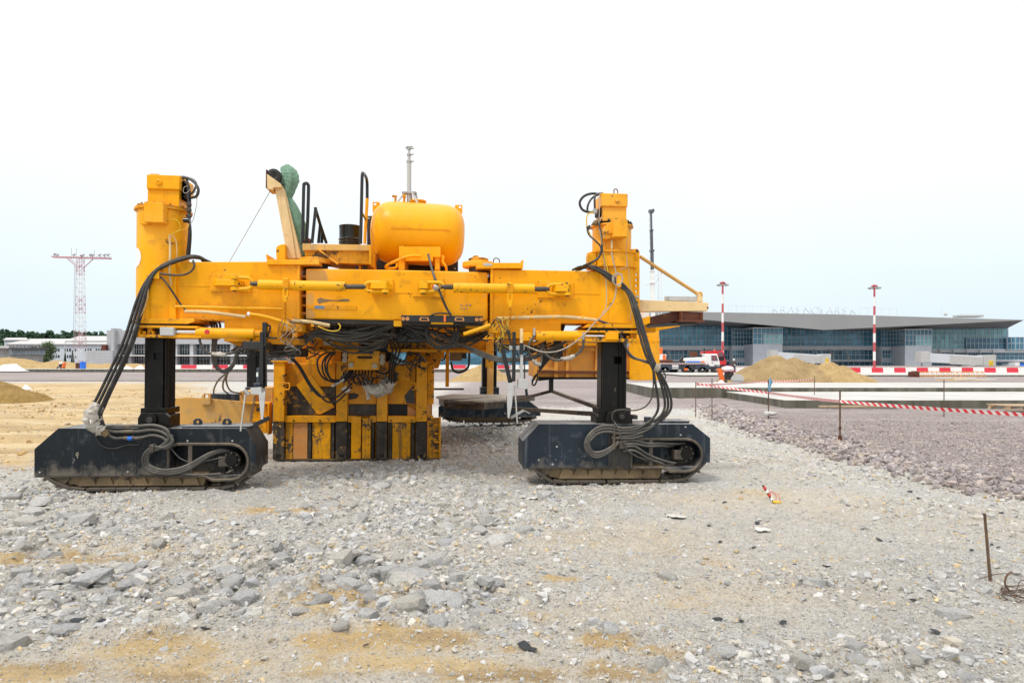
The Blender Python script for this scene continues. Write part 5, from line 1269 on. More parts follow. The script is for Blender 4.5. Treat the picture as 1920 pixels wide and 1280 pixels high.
# ---- outrigger arm on the right
AR = pl('outrigger_beam', [(1199, 584), (1199, 562), (1327, 567), (1329, 573), (1327, 583)], .20, .34, 'cream', .006)
bolt(1327, 577, .199, .012, 'dark', AR, .006)
bx('steel_channel', 1249, 556, 1310, 563.5, .24, .32, 'greypaint', .004)
for x0, x1 in ((1250, 1254.5),): bx('channel_end', x0, 556.5, x1, 563, .233, .2385, 'steel', .002, AR)
BRC = cy('brace_rod', (1200, 481, .18), (1316, 556, .24), .022, 'ochre', n=12)
cy('brace_thread', (1306, 549.5, .235), (1314, 554.5, .24), .028, 'cream', BRC, 12); cy('brace_eye', (1313, 551, .2), (1313, 551, .28), .03, 'ochre', BRC, 14)
bx('brace_lug', 1309, 551, 1318, 566, .20, .26, 'cream', .006, BRC)
pl('yellow_bracket', [(1182, 612), (1182, 606), (1219, 592), (1219, 606), (1200, 612)], .2, .5, 'yellow', .005)
IB = pl('rusty_beam', [(1219, 609), (1219, 594), (1262, 584), (1282, 584), (1282, 602), (1262, 603)], .26, .42, 'rust', .004)
bx('beam_web', 1279, 585, 1318, 601, .22, .30, 'rust', .003, IB); bx('beam_flange', 1274, 600, 1322, 603, .12, .44, 'rust', .003, IB)
bx('beam_flange', 1316, 584.5, 1318.5, 600, .14, .42, 'rust', .003, IB); bx('beam_flange', 1277, 584.5, 1280, 600, .14, .42, 'rust', .003, IB)
pl('dark_plate', [(1219, 609), (1290, 603), (1308, 603), (1308, 607), (1250, 611), (1228, 612)], .2, .5, 'dark', .004, IB)
pl('side_arm', [(1196, 626), (1196, 617), (1275, 608), (1275, 612)], 1.2, 1.5, 'yellow', .006)
bx('mast_stub', 1206, 580, 1218, 612, 2.0, 2.4, 'white', .01)

# ---- conveyor trough behind the right leg
TRH = bx('trough', 1003, 655, 1236, 706, 3.6, 4.6, 'trough', .01)
for x0, x1, y0, y1 in ((1000, 1008, 641, 712), (1039, 1047, 640, 707), (1061, 1067, 642, 707), (1116, 1124, 643, 707)): bx('trough_rib', x0, y0, x1, y1, 3.53, 3.61, 'trough', .006, TRH)
bx('trough_rail', 1000, 651, 1180, 657, 3.55, 3.64, 'trough', .006, TRH); bx('trough_rail', 1003, 690, 1040, 694, 3.55, 3.62, 'trough', .004, TRH)
pl('trough_top', [(1064, 664), (1066, 650), (1119, 644), (1119, 655), (1070, 662)], 3.57, 3.65, 'trough', .004, TRH)
bx('trough_edge', 1010, 696, 1185, 699, 3.5, 3.6, 'rust', .003, TRH); pl('trough_underside', [(1010, 714), (1010, 699), (1190, 700), (1190, 711), (1040, 711)], 3.62, 4.5, 'greasy', .006, TRH)
pl('side_panel', [(1181, 712), (1181, 634), (1184, 634), (1228, 634), (1237, 634), (1237, 712), (1195, 713)], 3.3, 3.36, 'yellow', .006, TRH)
pl('panel_head', [(1181, 634), (1181, 620), (1224, 620), (1232, 612), (1236, 612), (1236, 634)], 3.34, 3.5, 'yellow', .006, TRH)
for i in range(7): bolt(1183+8.3*i, 640-i*.2, 3.3, .02, 'yellow_mid', TRH, .02)
bx('hanger_beam', 1010, 636, 1120, 645, 3.4, 3.8, 'yellow_dull', .006, TRH)
bx('hanger_beam', 1195, 606, 1230, 622, .62, 3.5, 'yellow', .006, TRH)
bx('trough_post', 1030, 708, 1038, 736, 3.9, 4.0, 'dark', .005, TRH)
DB = MB().bar(pm(1034, 733, 3.95), pm(1121, 764, .5), .05, .05).build('drawbar', M['mudsteel'], PV, .004)
MB().bar(pm(1034, 733, 3.95), pm(960, 752, 5.2), .05, .05).build('drawbar', M['mudsteel'], PV, .004)
MB().bar(pm(1119, 776, .5), pm(950, 765, 5.2), .06, .06).build('drawbar', M['mudsteel'], PV, .004)

for x0, y0, x1, y1, d_, m_ in ((1003, 640, 1062, 651, 1.2, 'yellow_dull'), (1072, 639, 1084, 664, .9, 'yellow_mid'), (1012, 651, 1022, 668, 1.3, 'dark'), (1046, 640, 1056, 676, 1.0, 'dark'), (1090, 640, 1118, 648, 1.4, 'yellow_mid'), (940, 646, 1000, 654, .9, 'dark')):
    bx('hanger_plate', x0, y0, x1, y1, d_, d_+.35, m_, .006)
# ---- mould and its posts
D = 2.2
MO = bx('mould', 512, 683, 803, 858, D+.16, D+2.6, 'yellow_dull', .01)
for x0, x1, yt in ((512, 534, 678), (630, 652, 679), (706, 727, 679), (780, 801, 680)):
    po = bx('post', x0, yt, x1, 790, D-.04, D+.14, 'yellow_mid', .008, MO)
    bx('post_cap', x0-4, yt-2, x1+5, yt+.3, D-.07, D+.16, 'yellow_mid', .004, MO)
    bx('post_foot', x0-1, 790.5, x1-1, 861, D-.02, D+.12, 'greasy_mud', .008, MO)
    bx('foot_slot', x0+6, 851, x1-7, 857, D-.023, D-.0185, 'gloss_black', 0, MO)
for x0, x1 in ((534.3, 629.7), (652.3, 668), (694, 705.7), (727.3, 779.7), (801.3, 812)):
    bx('rail', x0, 779.5, x1, 791.5, D+.0, D+.12, 'yellow_mid', .005, MO)
for x0, x1, m_ in ((535, 549, 'yellow_worn'), (549.5, 577, 'orange_faded'), (585, 620, 'yellow_worn'), (658, 677, 'yellow_mid'), (678.5, 695, 'yellow_worn'), (735, 770, 'yellow_worn')):
    y0 = 792 if x0 not in (658, 678.5) else (781 if x0 == 658 else 784)
    bx('lower_panel', x0, y0, x1, 860, D+.04 if x0 < 650 or x0 > 700 else D-.03, D+.15, m_, .006, MO)
for x in (577.5, 621, 651, 695.5, 729, 771): bx('panel_gap_bar', x, 792, x+6, 859, D+.02, D+.14, 'greasy_mud', .004, MO)
bx('base_strip', 512, 858, 826, 863, D+.05, D+2.4, 'mud', .006, MO)
bx('upper_panel', 535, 684, 629, 724, D+.10, D+.165, 'yellow_dull', .004, MO)
pl('bare_plate', [(535, 778), (535, 720), (551, 718), (560, 724), (610, 728), (629, 722), (629, 778)], D+.11, D+.163, 'greasy_mud', .004, MO)
pl('diagonal_plate', [(555, 722), (583, 703), (627, 763), (602, 776), (594, 776)], D+.06, D+.11, 'yellow_worn', .004, MO)
bx('upper_panel', 652, 684, 706, 757, D+.10, D+.165, 'yellow_mid', .004, MO); bx('upper_panel', 728, 684, 779, 757, D+.10, D+.165, 'yellow_mid', .004, MO)
bx('dark_band', 652, 758, 706, 779, D+.11, D+.16, 'greasy_mud', .004, MO); bx('dark_band', 728, 758, 764, 779, D+.11, D+.16, 'greasy', .004, MO); pl('wedge_plate', [(764, 779), (764, 760), (780, 769), (780, 779)], D+.1, D+.15, 'orange_faded', .004, MO)
pl('bare_patch', [(652, 738), (664, 736), (674, 740), (668, 747), (655, 749)], D+.096, D+.101, 'dark', 0, MO)
pl('bare_patch', [(758, 742), (768, 730), (776, 722), (778, 756), (762, 756)], D+.096, D+.101, 'dark', 0, MO)
bx('access_box', 741, 684, 769, 714, D+.03, D+.10, 'yellow_mid', .005, MO); 
for x in (758, 764): bx('box_rib', x, 685, x+2, 713.5, D+.02, D+.03, 'yellow', .001, MO)
bx('side_plate', 801.5, 684, 814, 757, D+.08, D+.14, 'yellow_worn', .005, MO)
for x, y in ((806, 690), (811, 690), (806, 696), (811, 696), (771.5, 690), (775.5, 690), (771.5, 696), (775.5, 696)): bolt(x, y, D+.08 if x > 800 else D+.1, .008, 'dark', MO, .004)
bx('end_flange', 803, 783, 826, 860, D+.06, D+.12, 'yellow_worn', .005, MO); bx('end_flange_edge', 823.5, 780, 826.5, 860, D-.05, D+.06, 'yellow_mid', .004, MO)
for y in (795, 812, 828, 844): bx('flange_rib', 814, y, 823.3, y+2, D-.04, D+.06, 'yellow_mid', .003, MO)
for (x, y) in ((534, 718), (724, 718), (771, 718)):
    hs([(x, y, D-.04), (x+8, y+.5, D-.05), (x+9, y+4, D-.05), (x+8, y+11, D-.05), (x, y+12, D-.04)], .011, 'yellow_mid', 'post_handle', MO, 4)
pl('lifting_lug', [(574, 683), (574, 677), (579, 671), (589, 671), (594, 677), (594, 683)], D+.1, D+.16, 'yellow_mid', .004, MO, [circ(584, 677.5, 2.2, 10)])
for x in (551, 600, 640, 697, 733, 772, 810): bolt(x, 788, D, .014, 'dark', MO, .02)
# blade left of the mould, behind the left crawler
BLD = pl('strike_off_blade', [(318, 800), (318, 748), (352, 744.5), (376, 746), (450, 752), (505, 757), (505, 812), (400, 812)], D+.25, D+.30, 'ochre', .006)
pl('blade_lug', [(377, 758), (379, 741), (383, 737.5), (390, 737.5), (394, 741), (394, 758)], D+.20, D+.25, 'ochre', .004, BLD, [circ(386.5, 743, 4, 12)])
bx('blade_slab', 393, 738, 449, 752, D+.6, D+1.3, 'bluegrey', .01, BLD); bx('blade_block', 449, 733, 480, 757, D+.5, D+1.3, 'ochre', .01, BLD); bx('blade_block', 478, 726, 512, 755, D+.7, D+1.3, 'ochre', .01, BLD)
bx('blade_edge', 452, 754, 506, 757.5, D+.12, D+.3, 'yellow_mid', .004, BLD); bx('blade_end', 501, 757, 504.5, 815, D+.05, D+.25, 'yellow_mid', .004, BLD); bx('blade_panel', 472, 760, 500.5, 812, D+.2, D+.25, 'yellow_mid', .004, BLD)
bx('blade_shelf', 492, 788, 504, 790, D+.05, D+.25, 'yellow_mid', .003, BLD)
# rubble scraped up against the blade edge stays part of the ground

# ---- under frame
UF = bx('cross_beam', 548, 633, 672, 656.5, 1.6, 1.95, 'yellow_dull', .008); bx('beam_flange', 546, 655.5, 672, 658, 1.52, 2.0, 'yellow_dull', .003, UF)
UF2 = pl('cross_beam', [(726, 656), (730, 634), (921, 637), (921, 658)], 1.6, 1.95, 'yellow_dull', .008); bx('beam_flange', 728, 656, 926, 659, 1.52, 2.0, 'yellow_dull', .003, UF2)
for x in (572, 585, 599): bolt(x, 648, 1.6, .03, 'yellow_dull', UF, .02)
for x in (769, 783, 795): bolt(x, 649, 1.6, .026, 'rust', UF2, .02)
bx('frame_window', 606, 640, 623, 647, 1.59, 1.601, 'greypaint', 0, UF)
bx('end_post', 911, 638, 925, 690, 1.5, 1.64, 'yellow_mid', .006, UF2)
bx('beam_end_bracket', 912, 636, 924, 655, 1.56, 1.599, 'rust', .004, UF2)
EN = bx('underside_dark_box', 618, 603, 800, 640, 1.2, 4.2, 'gloss_black', .02)  # black box added so the space below the centre block shows dark
bx('rear_housing', 553, 657, 640, 684, 2.7, 4.2, 'yellow_dull', .01, EN); bx('rear_housing', 650, 640, 735, 690, 2.65, 4.2, 'gloss_black', .01, EN); pl('rear_gusset', [(762, 690), (762, 658), (822, 658), (828, 672), (822, 690)], 2.5, 2.6, 'yellow_dull', .006, EN)
bx('frame_rail', 556, 612, 610, 634, .95, 7.4, 'yellow_mid', .01); bx('frame_rail', 862, 612, 905, 636, .95, 7.4, 'yellow_mid', .01)
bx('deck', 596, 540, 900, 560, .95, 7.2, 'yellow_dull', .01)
bx('hanger', 560, 600, 572, 634, .8, 1.2, 'yellow_dull', .006); bx('hanger', 880, 603, 895, 640, .8, 1.2, 'yellow_dull', .006)
bx('bracket_box', 522, 607, 566, 621, .05, .3, 'yellow_mid', .006); bx('bracket_box', 917, 613, 960, 624, .03, .3, 'yellow_mid', .006)
pl('bracket_arm', [(873, 613), (873, 606), (900, 606), (922, 612), (922, 620)], .3, .6, 'yellow_mid', .006)
# control box with gauges
KB = pl('control_box', [(652, 693), (653, 655.5), (712, 658), (709, 693.5)], D-.55, D-.3, 'yellow_mid', .006)
bx('display', 667, 656.5, 700, 663, D-.556, D-.548, 'gloss_black', 0, KB); bx('display', 670, 668, 698, 672, D-.556, D-.548, 'greasy', 0, KB)
for x, y in ((658.5, 684), (703, 686)):
    p = pm(x, y, D-.55); MB().cyl(p, p-Vector((0, .035, 0)), .038, 18).build('gauge', M['gauge'], KB, .005)
for x, y in ((647, 665.5), (647, 674.5), (716.5, 669), (716.5, 678.5)):
    p = pm(x, y, D-.50); MB().cyl(p+Vector((0, .05, 0)), p-Vector((0, .03, 0)), .040, 18).build('gauge', M['gauge'], KB, .005); MB().cyl(p-Vector((0, .029, 0)), p-Vector((0, .034, 0)), .030, 18).build('gauge_dial', M['cable_white'], KB)
bx('box_strut', 643, 655, 651, 681, D-.49, D-.3, 'yellow_dull', .004, KB); bx('box_strut', 712, 661, 721, 683, D-.49, D-.3, 'yellow_dull', .004, KB)
# wrapped bundle of loose connectors
def lump(name, pts, radii, mat, parent=None, seed=0, n=12, amp=.35):
    P = spline([pm(*p) for p in pts], 5); m = len(P); rr = np.interp(np.linspace(0, 1, m), np.linspace(0, 1, len(radii)), radii)
    b = MB(); b.tube(P, list(rr), n)
    v = np.array(b.v); rnd = np.random.default_rng(seed); v = v+rnd.normal(size=v.shape)*np.repeat(rr, n)[:, None]*amp*.4; b.v = [tuple(q) for q in v]
    return b.build(name, M[mat], parent or PV)
lump('plastic_wrap', [(683, 709, D-.2), (690, 722, D-.25), (705, 731, D-.25), (722, 726, D-.25), (734, 712, D-.22)], [.03, .07, .10, .11, .08], 'plastic_wrap', MO, 1)
lump('plastic_wrap', [(676, 718, D-.2), (684, 724, D-.2), (690, 738, D-.2), (691, 748, D-.2)], [.015, .03, .025, .03], 'plastic_wrap', MO, 2)

# ---- tank, platform, rails, mast on top
q0 = pm(696, 434, 1.0); q1 = pm(871, 444, 1.0); tl = q1.x-q0.x; rT = .41
prof = []
for i in range(-12, 13):
    u = i/12; x = tl/2*math.copysign(1-(1-abs(u))**1.0, u)
for i in range(17):
    a = math.pi/2*i/16; prof.append((rT*math.sin(a)**.62, -tl/2+.34*(1-math.cos(a)**.8 if i < 16 else 1)))
prof = prof+[(r_, -h_) for r_, h_ in reversed(prof)]
TK = MB().lathe(prof, (q0+q1)/2, (q1-q0), 48).build('tank', M['yellow_clean'], PV, ang=60)
for x0, x1, y0, y1, hx in ((698.5, 712, 378.5, 398, 703), (853, 867, 384, 400, 862.5)): pl('tank_lug', [(x0, y1), (x0, y0), (x1, y0), (x1, y1)], 1.0, 1.03, 'yellow', .004, TK, [circ(hx, y0+3.7, 2.5, 10)])
SD = pl('tank_saddle', [(748, 482), (748, 462), (757, 461), (757, 462.5), (820, 462.5), (826, 463), (826, 482), (812, 482), (812, 489), (760, 489), (760, 482)], .52, .60, 'yellow', .006)
for x in (751, 820): bx('saddle_foot', x-4 if x < 800 else x-5, 482, x+8 if x < 800 else x+4, 506, .56, 1.3, 'yellow', .006, SD)
hs([(789, 480, .48), (770, 480, .48), (752, 485, .48), (730, 495, .5), (724, 499, .52), (726, 503, .55), (742, 502, .62), (745, 495, .7)], .018, 'yellow', 'tank_pipe', TK)
hs([(828, 480, .55), (831, 482, .55), (830, 490, .55), (836, 500, .55), (837, 508, .6)], .016, 'yellow', 'tank_pipe', TK)
q = pm(784, 381, 1.0); MB().lathe([(.09, -.03), (.09, .01), (.11, .012), (.11, .03), (.03, .036)], q, n=24).build('tank_hatch', M['yellow'], TK)
hs([(741, 381, .95), (741.5, 372, .95), (740, 367, .95)], .014, 'yellow_mid', 'tank_valve', TK); bx('valve_lever', 735, 366, 744, 369, .93, .97, 'yellow_mid', .003, TK)
hs([(758, 380, .95), (757.5, 369, .95)], .016, 'yellow_mid', 'tank_valve', TK); bx('valve_lever', 755, 364, 761, 370, .93, .97, 'yellow_mid', .004, TK)
bx('tank_seam', 733, 427.3, 843, 428.2, .583, .6, 'yellow', .001, TK)
EB = pl('engine_cover', [(688, 508), (688, 405), (712, 403), (740, 425), (845, 430), (859, 450), (859, 512)], 1.5, 3.2, 'brownblack', .01)
for x, y in ((691.5, 409.5), (690, 500), (853, 503.5)): bolt(x, y, 1.5, .014, 'steel', EB, .01)
PF = pl('platform', [(567, 469), (567, 456), (573, 457), (694, 459), (695, 470)], .15, 1.0, 'ochre', .006)
pl('platform_apron', [(572, 480), (571, 469.5), (694, 470.5), (695, 495), (634, 493)], .22, .9, 'yellow_mid', .006, PF)
pl('platform_brace', [(594, 467), (598, 467), (634, 493), (632, 496)], .14, .21, 'yellow_mid', .004, PF)
pl('platform_edge', [(692, 495), (692, 459), (695.5, 459), (695.5, 496)], .12, .6, 'yellow_mid', .004, PF)
hs([(570, 455, .4), (574, 450, .35), (580, 450, .3), (580, 457, .3)], .02, 'rust', 'platform_latch', PF, 3)
bx('platform_leg', 672, 494, 677, 507, .35, .42, 'yellow_mid', .004, PF); bx('platform_leg', 667, 494, 671, 504, .45, .5, 'blue', .004, PF); bx('platform_leg', 680, 495, 688, 504, .35, .45, 'dark', .004, PF)
def rail(pts, r=.02, parent=PF, mat='gloss_black'): return hs(pts, r, mat, 'handrail', parent, 6, 10)
rail([(567, 458, .25), (568, 420, .25), (569.5, 352, .25), (571, 345.5, .25), (574, 343.5, .28), (577.5, 346, .32), (578.5, 355, .32), (577, 410, .32), (574.5, 455, .32)])
rail([(676, 457, .25), (677.5, 400, .25), (679, 332, .25), (681, 326, .3), (684, 328, .42), (688, 340, .62), (688.5, 372, .66)])
hs([(688.5, 372, .66), (687, 400, .66), (685, 430, .66), (684, 457, .66)], .02, 'yellow_mid', 'handrail', PF); rail([(678, 397, .25), (683, 407, .5), (686, 412, .65)], .012)
for a, b_ in (((585, 456, .3), (592, 389, .3)), ((591, 389, .3), (600, 420, .5)), ((600, 420, .5), (612, 456, .7)), ((597, 456, .5), (600.5, 421, .5)), ((603, 456, .6), (605, 434, .6))): MB().bar(pm(*a), pm(*b_), .035, .02).build('step_rail', M['gloss_black'], PF, .004)
# conveyor boom head with cable
q = [(513, 350), (534, 352), (556, 470), (562, 486), (539, 487)]
BM = pl('boom', [(515, 353), (531, 351), (545, 420), (555, 484), (539, 485)], .45, .58, 'cream', .006)
pl('boom_side', [(531, 352), (534, 356), (565, 484), (555, 484.5)], .47, .72, 'cream', .004, BM)
pl('boom_head', [(501, 354), (499, 325), (527, 345), (528, 351), (512, 352), (512, 356)], .40, .64, 'cream', .006, BM)
bx('boom_head_edge', 498, 318, 501, 352, .40, .64, 'rust', .003, BM); bx('boom_foot', 503, 350, 513, 357.5, .42, .6, 'ochre', .004, BM)
p = pm(514, 332, .5); MB().lathe([(.02, -.06), (.05, -.08), (.085, -.07), (.098, 0), (.085, .07), (.05, .08), (.02, .06)], p, (.2, -1, 0), 24).build('boom_sheave', M['tyre'], BM)
MB().bar(pm(501, 326, .5), pm(531, 349, .5), .08, .04).build('boom_bracket', M['gloss_black'], BM, .004)
hs([(508, 356, .5), (430, 491, .3)], .006, 'steel', 'boom_cable', BM, 2, 6)
pl('boom_base', [(518, 487), (517, 465), (521, 460), (530, 457), (535, 458), (535, 487)], .35, .55, 'yellow2', .01, BM)
# light bar, junction boxes, conduits
LB = pl('light_bar', [(752, 603), (752, 590.5), (905, 592.5), (905, 605)], -.02, .06, 'gloss_black', .006)
for x in (756, 764, 894, 902): p = pm(x, 597.5 if x < 800 else 599, -.02); MB().lathe([(.017, 0), (.022, .006), (.013, .008), (.008, .002)], p, (0, -1, 0), 14).build('lamp', M['orange_faded'], LB)
for x0, x1 in ((786, 805), (852, 871)): pl('reflector', [(x0, 600), (x0+2, 594.5), (x1-2, 595), (x1, 600.5), (x1-2, 602), (x0+2, 601.6)], -.03, -.02, 'orange_faded', .003, LB, [[(x0+3, 600.4), (x0+4, 596), (x1-4, 596.4), (x1-3, 600.8)]])
bx('cable_clip', 832, 591, 836, 603, -.035, -.02, 'orange', .002, LB); bx('bar_support', 808, 601, 850, 607, .0, .1, 'yellow2', .004, LB); hs([(806, 592, -.03), (820, 587.5, -.03), (840, 588, -.03), (846, 592, -.03)], .01, 'cable', 'cable', LB)
bx('junction_block', 738, 601, 753, 611.5, .1, .2, 'yellow2', .004)
def conduit(pts, r=.02, mat='pvc', parent=None): return hs(pts, r, mat, 'conduit', parent or PV, 4, 10)
conduit([(329, 574.5, .03), (430, 577, .03), (531, 579, .03)], .018, 'yellow2', BL)
conduit([(347, 584, .02), (390, 585, .02), (461, 594, .02)], .021, 'pvc', BL); conduit([(465, 588, .02), (500, 594, .0), (548, 609, -.02)], .021, 'yellow2', BL); conduit([(548, 601, .0), (580, 603, .0), (618, 610, .05)], .021, 'pvc', CB)
cy('conduit_sleeve', (464, 588, .02), (469, 589.5, .02), .026, 'white', BL, 12); cy('conduit_sleeve', (533, 605.5, 0), (540, 607, 0), .026, 'white', BL, 12)
conduit([(932, 597, .03), (985, 595, .03), (1060, 594, .03), (1118, 600, .03)], .023, 'pvc', BR); conduit([(870, 626, .05), (895, 618, .0), (920, 609, -.02)], .024, 'yellow2', CB)
for x in (968, 995, 1036, 1090): cy('conduit_clip', (x, 595, .03), (x+2.5, 595, .03), .028, 'yellow2', BR, 12)
# ---- grade sensors hanging at the front
def sensor(xa, xb, ya, yb, xbx, ybx, parent=None):
    s = bx('sensor_post', xa, ya, xb, yb, -.30, -.24, 'gloss_black', .004); return s
S1 = bx('sensor_post', 491, 604, 499.5, 650, -.22, -.14, 'gloss_black', .006); bx('sensor_slide', 486, 622, 494, 728, -.24, -.15, 'gloss_black', .006, S1)
hs([(500, 609, -.18), (506, 611, -.18), (506, 618, -.18), (503, 628, -.18), (506, 633, -.18), (519, 633.5, -.18)], .012, 'gloss_black', 'crank_handle', S1, 3); bx('scale_label', 480.5, 698, 484, 706, -.252, -.247, 'white', 0, S1); bx('sensor_slide', 480, 690, 486.5, 728, -.245, -.16, 'bluegrey', .004, S1)
pl('sensor_box', [(470, 739), (469, 727), (489, 725.5), (490.5, 738), (486, 740)], -.30, -.12, 'greypaint', .006, S1); bx('sensor_cap', 474, 718.5, 488, 727, -.27, -.14, 'bluegrey', .006, S1)
pl('skid_blade', [(485, 740), (497.5, 733), (495.5, 760), (493, 786), (489, 786)], -.32, -.305, 'greypaint', .002, S1); cy('probe_rod', (460, 740, -.26), (451, 808, -.26), .010, 'chrome', S1, 10); cy('probe_clamp', (458, 731, -.26), (467, 740, -.26), .022, 'steel', S1, 10)
b = MB()
pts = []
for i in range(140):
    t = i/139; y = 645+80*t; pts.append(pm(497.5+3.2*math.sin(i*1.25), y, -.19+.02*math.cos(i*1.25)))
hs2 = b.tube(pts, .005, 5).build('coiled_cable', M['cable'], S1)
pts = [pm(478-8*t+2.6*math.sin(i*1.3), 742+48*t, -.25+.016*math.cos(i*1.3)) for i, t in [(i, i/69) for i in range(70)]]; MB().tube(pts, .004, 5).build('coiled_cable', M['mudsteel'], S1)
MB().bar(pm(476, 797, -.12), pm(505, 783, -.12), .03, .05).build('skid_handle', M['gloss_black'], S1, .006)
S2 = bx('sensor_post', 960.5, 622, 967.5, 715, -.22, -.15, 'gloss_black', .005); bx('sensor_post_top', 975, 616, 981, 643, -.22, -.17, 'cream', .004, S2); bx('sensor_slide', 974.5, 643, 982, 664, -.24, -.16, 'gloss_black', .005, S2); bx('sensor_rail', 975.5, 664, 981, 712, -.22, -.17, 'greypaint', .003, S2)
hs([(954, 620, -.2), (955, 634, -.2), (959, 645, -.2)], .012, 'gloss_black', 'crank_handle', S2, 3); bx('clamp', 955, 648, 984, 656, -.2, -.1, 'steel', .005, S2); bx('clamp_handle', 940, 645.5, 960, 648.5, -.17, -.13, 'gloss_black', .004, S2)
pl('sensor_box', [(972, 729), (972.5, 711), (989, 711), (992, 718), (990, 727), (986, 730)], -.30, -.12, 'greypaint', .006, S2); pl('skid_blade', [(951.5, 718), (963, 717), (960, 760), (955, 783), (958, 785), (952, 783), (951, 760)], -.32, -.30, 'greypaint', .002, S2)
cy('probe_rod', (965, 722, -.26), (970, 794, -.26), .010, 'chrome', S2, 10); MB().bar(pm(958, 783, -.26), pm(982, 769, -.26), .02, .03).bar(pm(982, 769, -.26), pm(994, 775, -.26), .012, .012).build('skid_handle', M['steel'], S2, .003)
MB().tube([pm(983.5+1.5*math.sin(i*1.25), 665+45*i/90, -.2+.012*math.cos(i*1.25)) for i in range(91)], .004, 5).build('coiled_cable', M['cable'], S2)
MB().bar(pm(942, 655, -.1), pm(957, 718, -.1), .05, .05).build('sensor_strut', M['gloss_black'], S2, .006)
MB().bar(pm(984, 712, -.15), pm(988, 742, -.15), .03, .03).build('sensor_strut', M['bluegrey'], S2, .004)
bx('arm_bracket', 455, 640, 500, 655, -.1, .4, 'dark', .01); bx('arm_bracket', 500, 634, 560, 645, .1, .6, 'yellow_dull', .006); bx('arm_bracket', 505, 652, 560, 668, .6, 1.2, 'dark', .01)
pl('taper_bracket', [(425, 640), (500, 640), (500, 660), (463, 655)], .2, .5, 'yellow_dull', .006); bx('arm_bracket', 940, 636, 1000, 646, .2, .6, 'yellow_dull', .006)

# ---- rear legs and crawlers
DR = 7.4
M['deckdust'] = paint('dusty_deck_plate', (.40, .36, .30), .2, (.2, .17, .13), .45, None, 0, 10, .9, bump=.3)
pR = crawler(822, 1014, 750, 782, 793, DR-.3, DR+.5, (16, 14), (24, 18, 14, 3), None, 'bluegrey', detail=False)
pL = crawler(396, 600, 757, 782, 793, DR-.3, DR+.5, (20, 16), (24, 18, 14, 3), None, 'bluegrey', detail=False)
for x0, x1 in ((462, 490), (904, 932)):
    lg = leg(x0, x1, 640, 762, DR-.2, DR+.3, None); bx('foot_block', x0-3, 726, x1+4, 757, DR-.26, DR+.36, 'bluegrey', .01, lg); bx('tower', x0-8, 570, x1+8, 642, DR-.4, DR+.5, 'yellow_mid', .02, lg)
bx('rear_beam', 470, 600, 930, 642, DR-.15, DR+.4, 'yellow_mid', .012)
bx('rear_leg_plate', 913, 634, 926, 752, DR-.34, DR-.28, 'ochre', .006)
RD = pl('rear_walkway', [(812, 731), (870, 731), (870, 727.5), (812, 727.5)], 5.0, 5.06, 'mudsteel', .004)
a = pm(816, 727, 5.0); MB().prism([(a.x, 5.6), (a.x+.2, 4.3), (a.x+.9, 4.0), (a.x+1.35, 4.6), (a.x+1.5, 6.6), (a.x+.3, 6.6)], pm(840, 751.5, 4.6).z, pm(840, 748, 4.6).z, axis='z').build('walkway_deck', M['deckdust'], RD, .005)
MB().prism([(a.x+.06, 5.6), (a.x+.24, 4.36), (a.x+.9, 4.06), (a.x+1.3, 4.66), (a.x+1.45, 6.5), (a.x+.34, 6.5)], pm(840, 764, 4.6).z, pm(840, 751.6, 4.6).z, axis='z').build('walkway_frame', M['mudsteel'], RD, .005)
bx('walkway_side', 832, 752, 890, 757, 4.0, 4.1, 'mudsteel', .006, RD); MB().bar(pm(836, 756, 4.1), pm(1000, 745, 7.0), .08, .14).build('walkway_rail', M['mudsteel'], RD, .006)
bx('rear_post', 835, 655, 842.5, 725, 5.0, 5.08, 'yellow', .005); bx('rear_box', 818, 654, 833, 672, 5.0, 5.2, 'yellow_mid', .006); bx('rear_box', 843, 660, 866, 676, 5.0, 5.4, 'mud', .008); bx('rear_box', 866, 660, 875, 672, 5.0, 5.3, 'dark', .006)
hs([(846, 678, 4.9), (849, 692, 4.9), (858, 698, 4.9), (870, 695, 4.9), (879, 684, 4.9), (880, 655, 4.9)], .022, 'cable'); hs([(815, 660, 4.9), (822, 673, 4.9), (832, 674, 4.9), (836, 664, 4.9)], .014, 'cable')

# ------------------------------------------------------------------ hoses and cables of the paver
# left bundle: from the beam over the tower clip and down to the left crawler
for k, (dx, dy, dd, r) in enumerate(((0, 0, 0, .0165), (6, 5, -.03, .0165), (-6, 3, .03, .0165), (10, 9, .04, .014))):
    hs([(388+dx, 490+dy*.3, .35), (372, 481+dy*.35, .2), (345, 482+dy*.5, .03+dd), (300, 500+dy*.55, -.03+dd*.5), (278+dx*.5, 525+dy*.4, -.03+dd), (262+dx, 565, -.06+dd), (243+dx*1.2, 628, -.12+dd), (222+dx*1.3, 678, -.14+dd), (195+dx*1.3, 735, -.13+dd), (183+dx*1.4, 760, -.12+dd), (178+dx*1.2, 780, -.1+dd), (190+dx, 803+dy*.6, -.06)], r, 'rubber', 'hose', CL)
lump('plastic_wrap', [(184, 756, -.12), (178, 768, -.12), (173, 785, -.11), (180, 800, -.09), (193, 808, -.07)], [.05, .07, .095, .075, .055], 'plastic_wrap', CL, 5)
lump('plastic_wrap', [(186, 762, -.12), (191, 765, -.12), (194, 766, -.12)], [.03, .025, .005], 'plastic_wrap', CL, 6)
lump('cable_knot', [(188, 806, -.07), (196, 810, -.06), (202, 816, -.06)], [.04, .05, .03], 'mud', CL, 7)
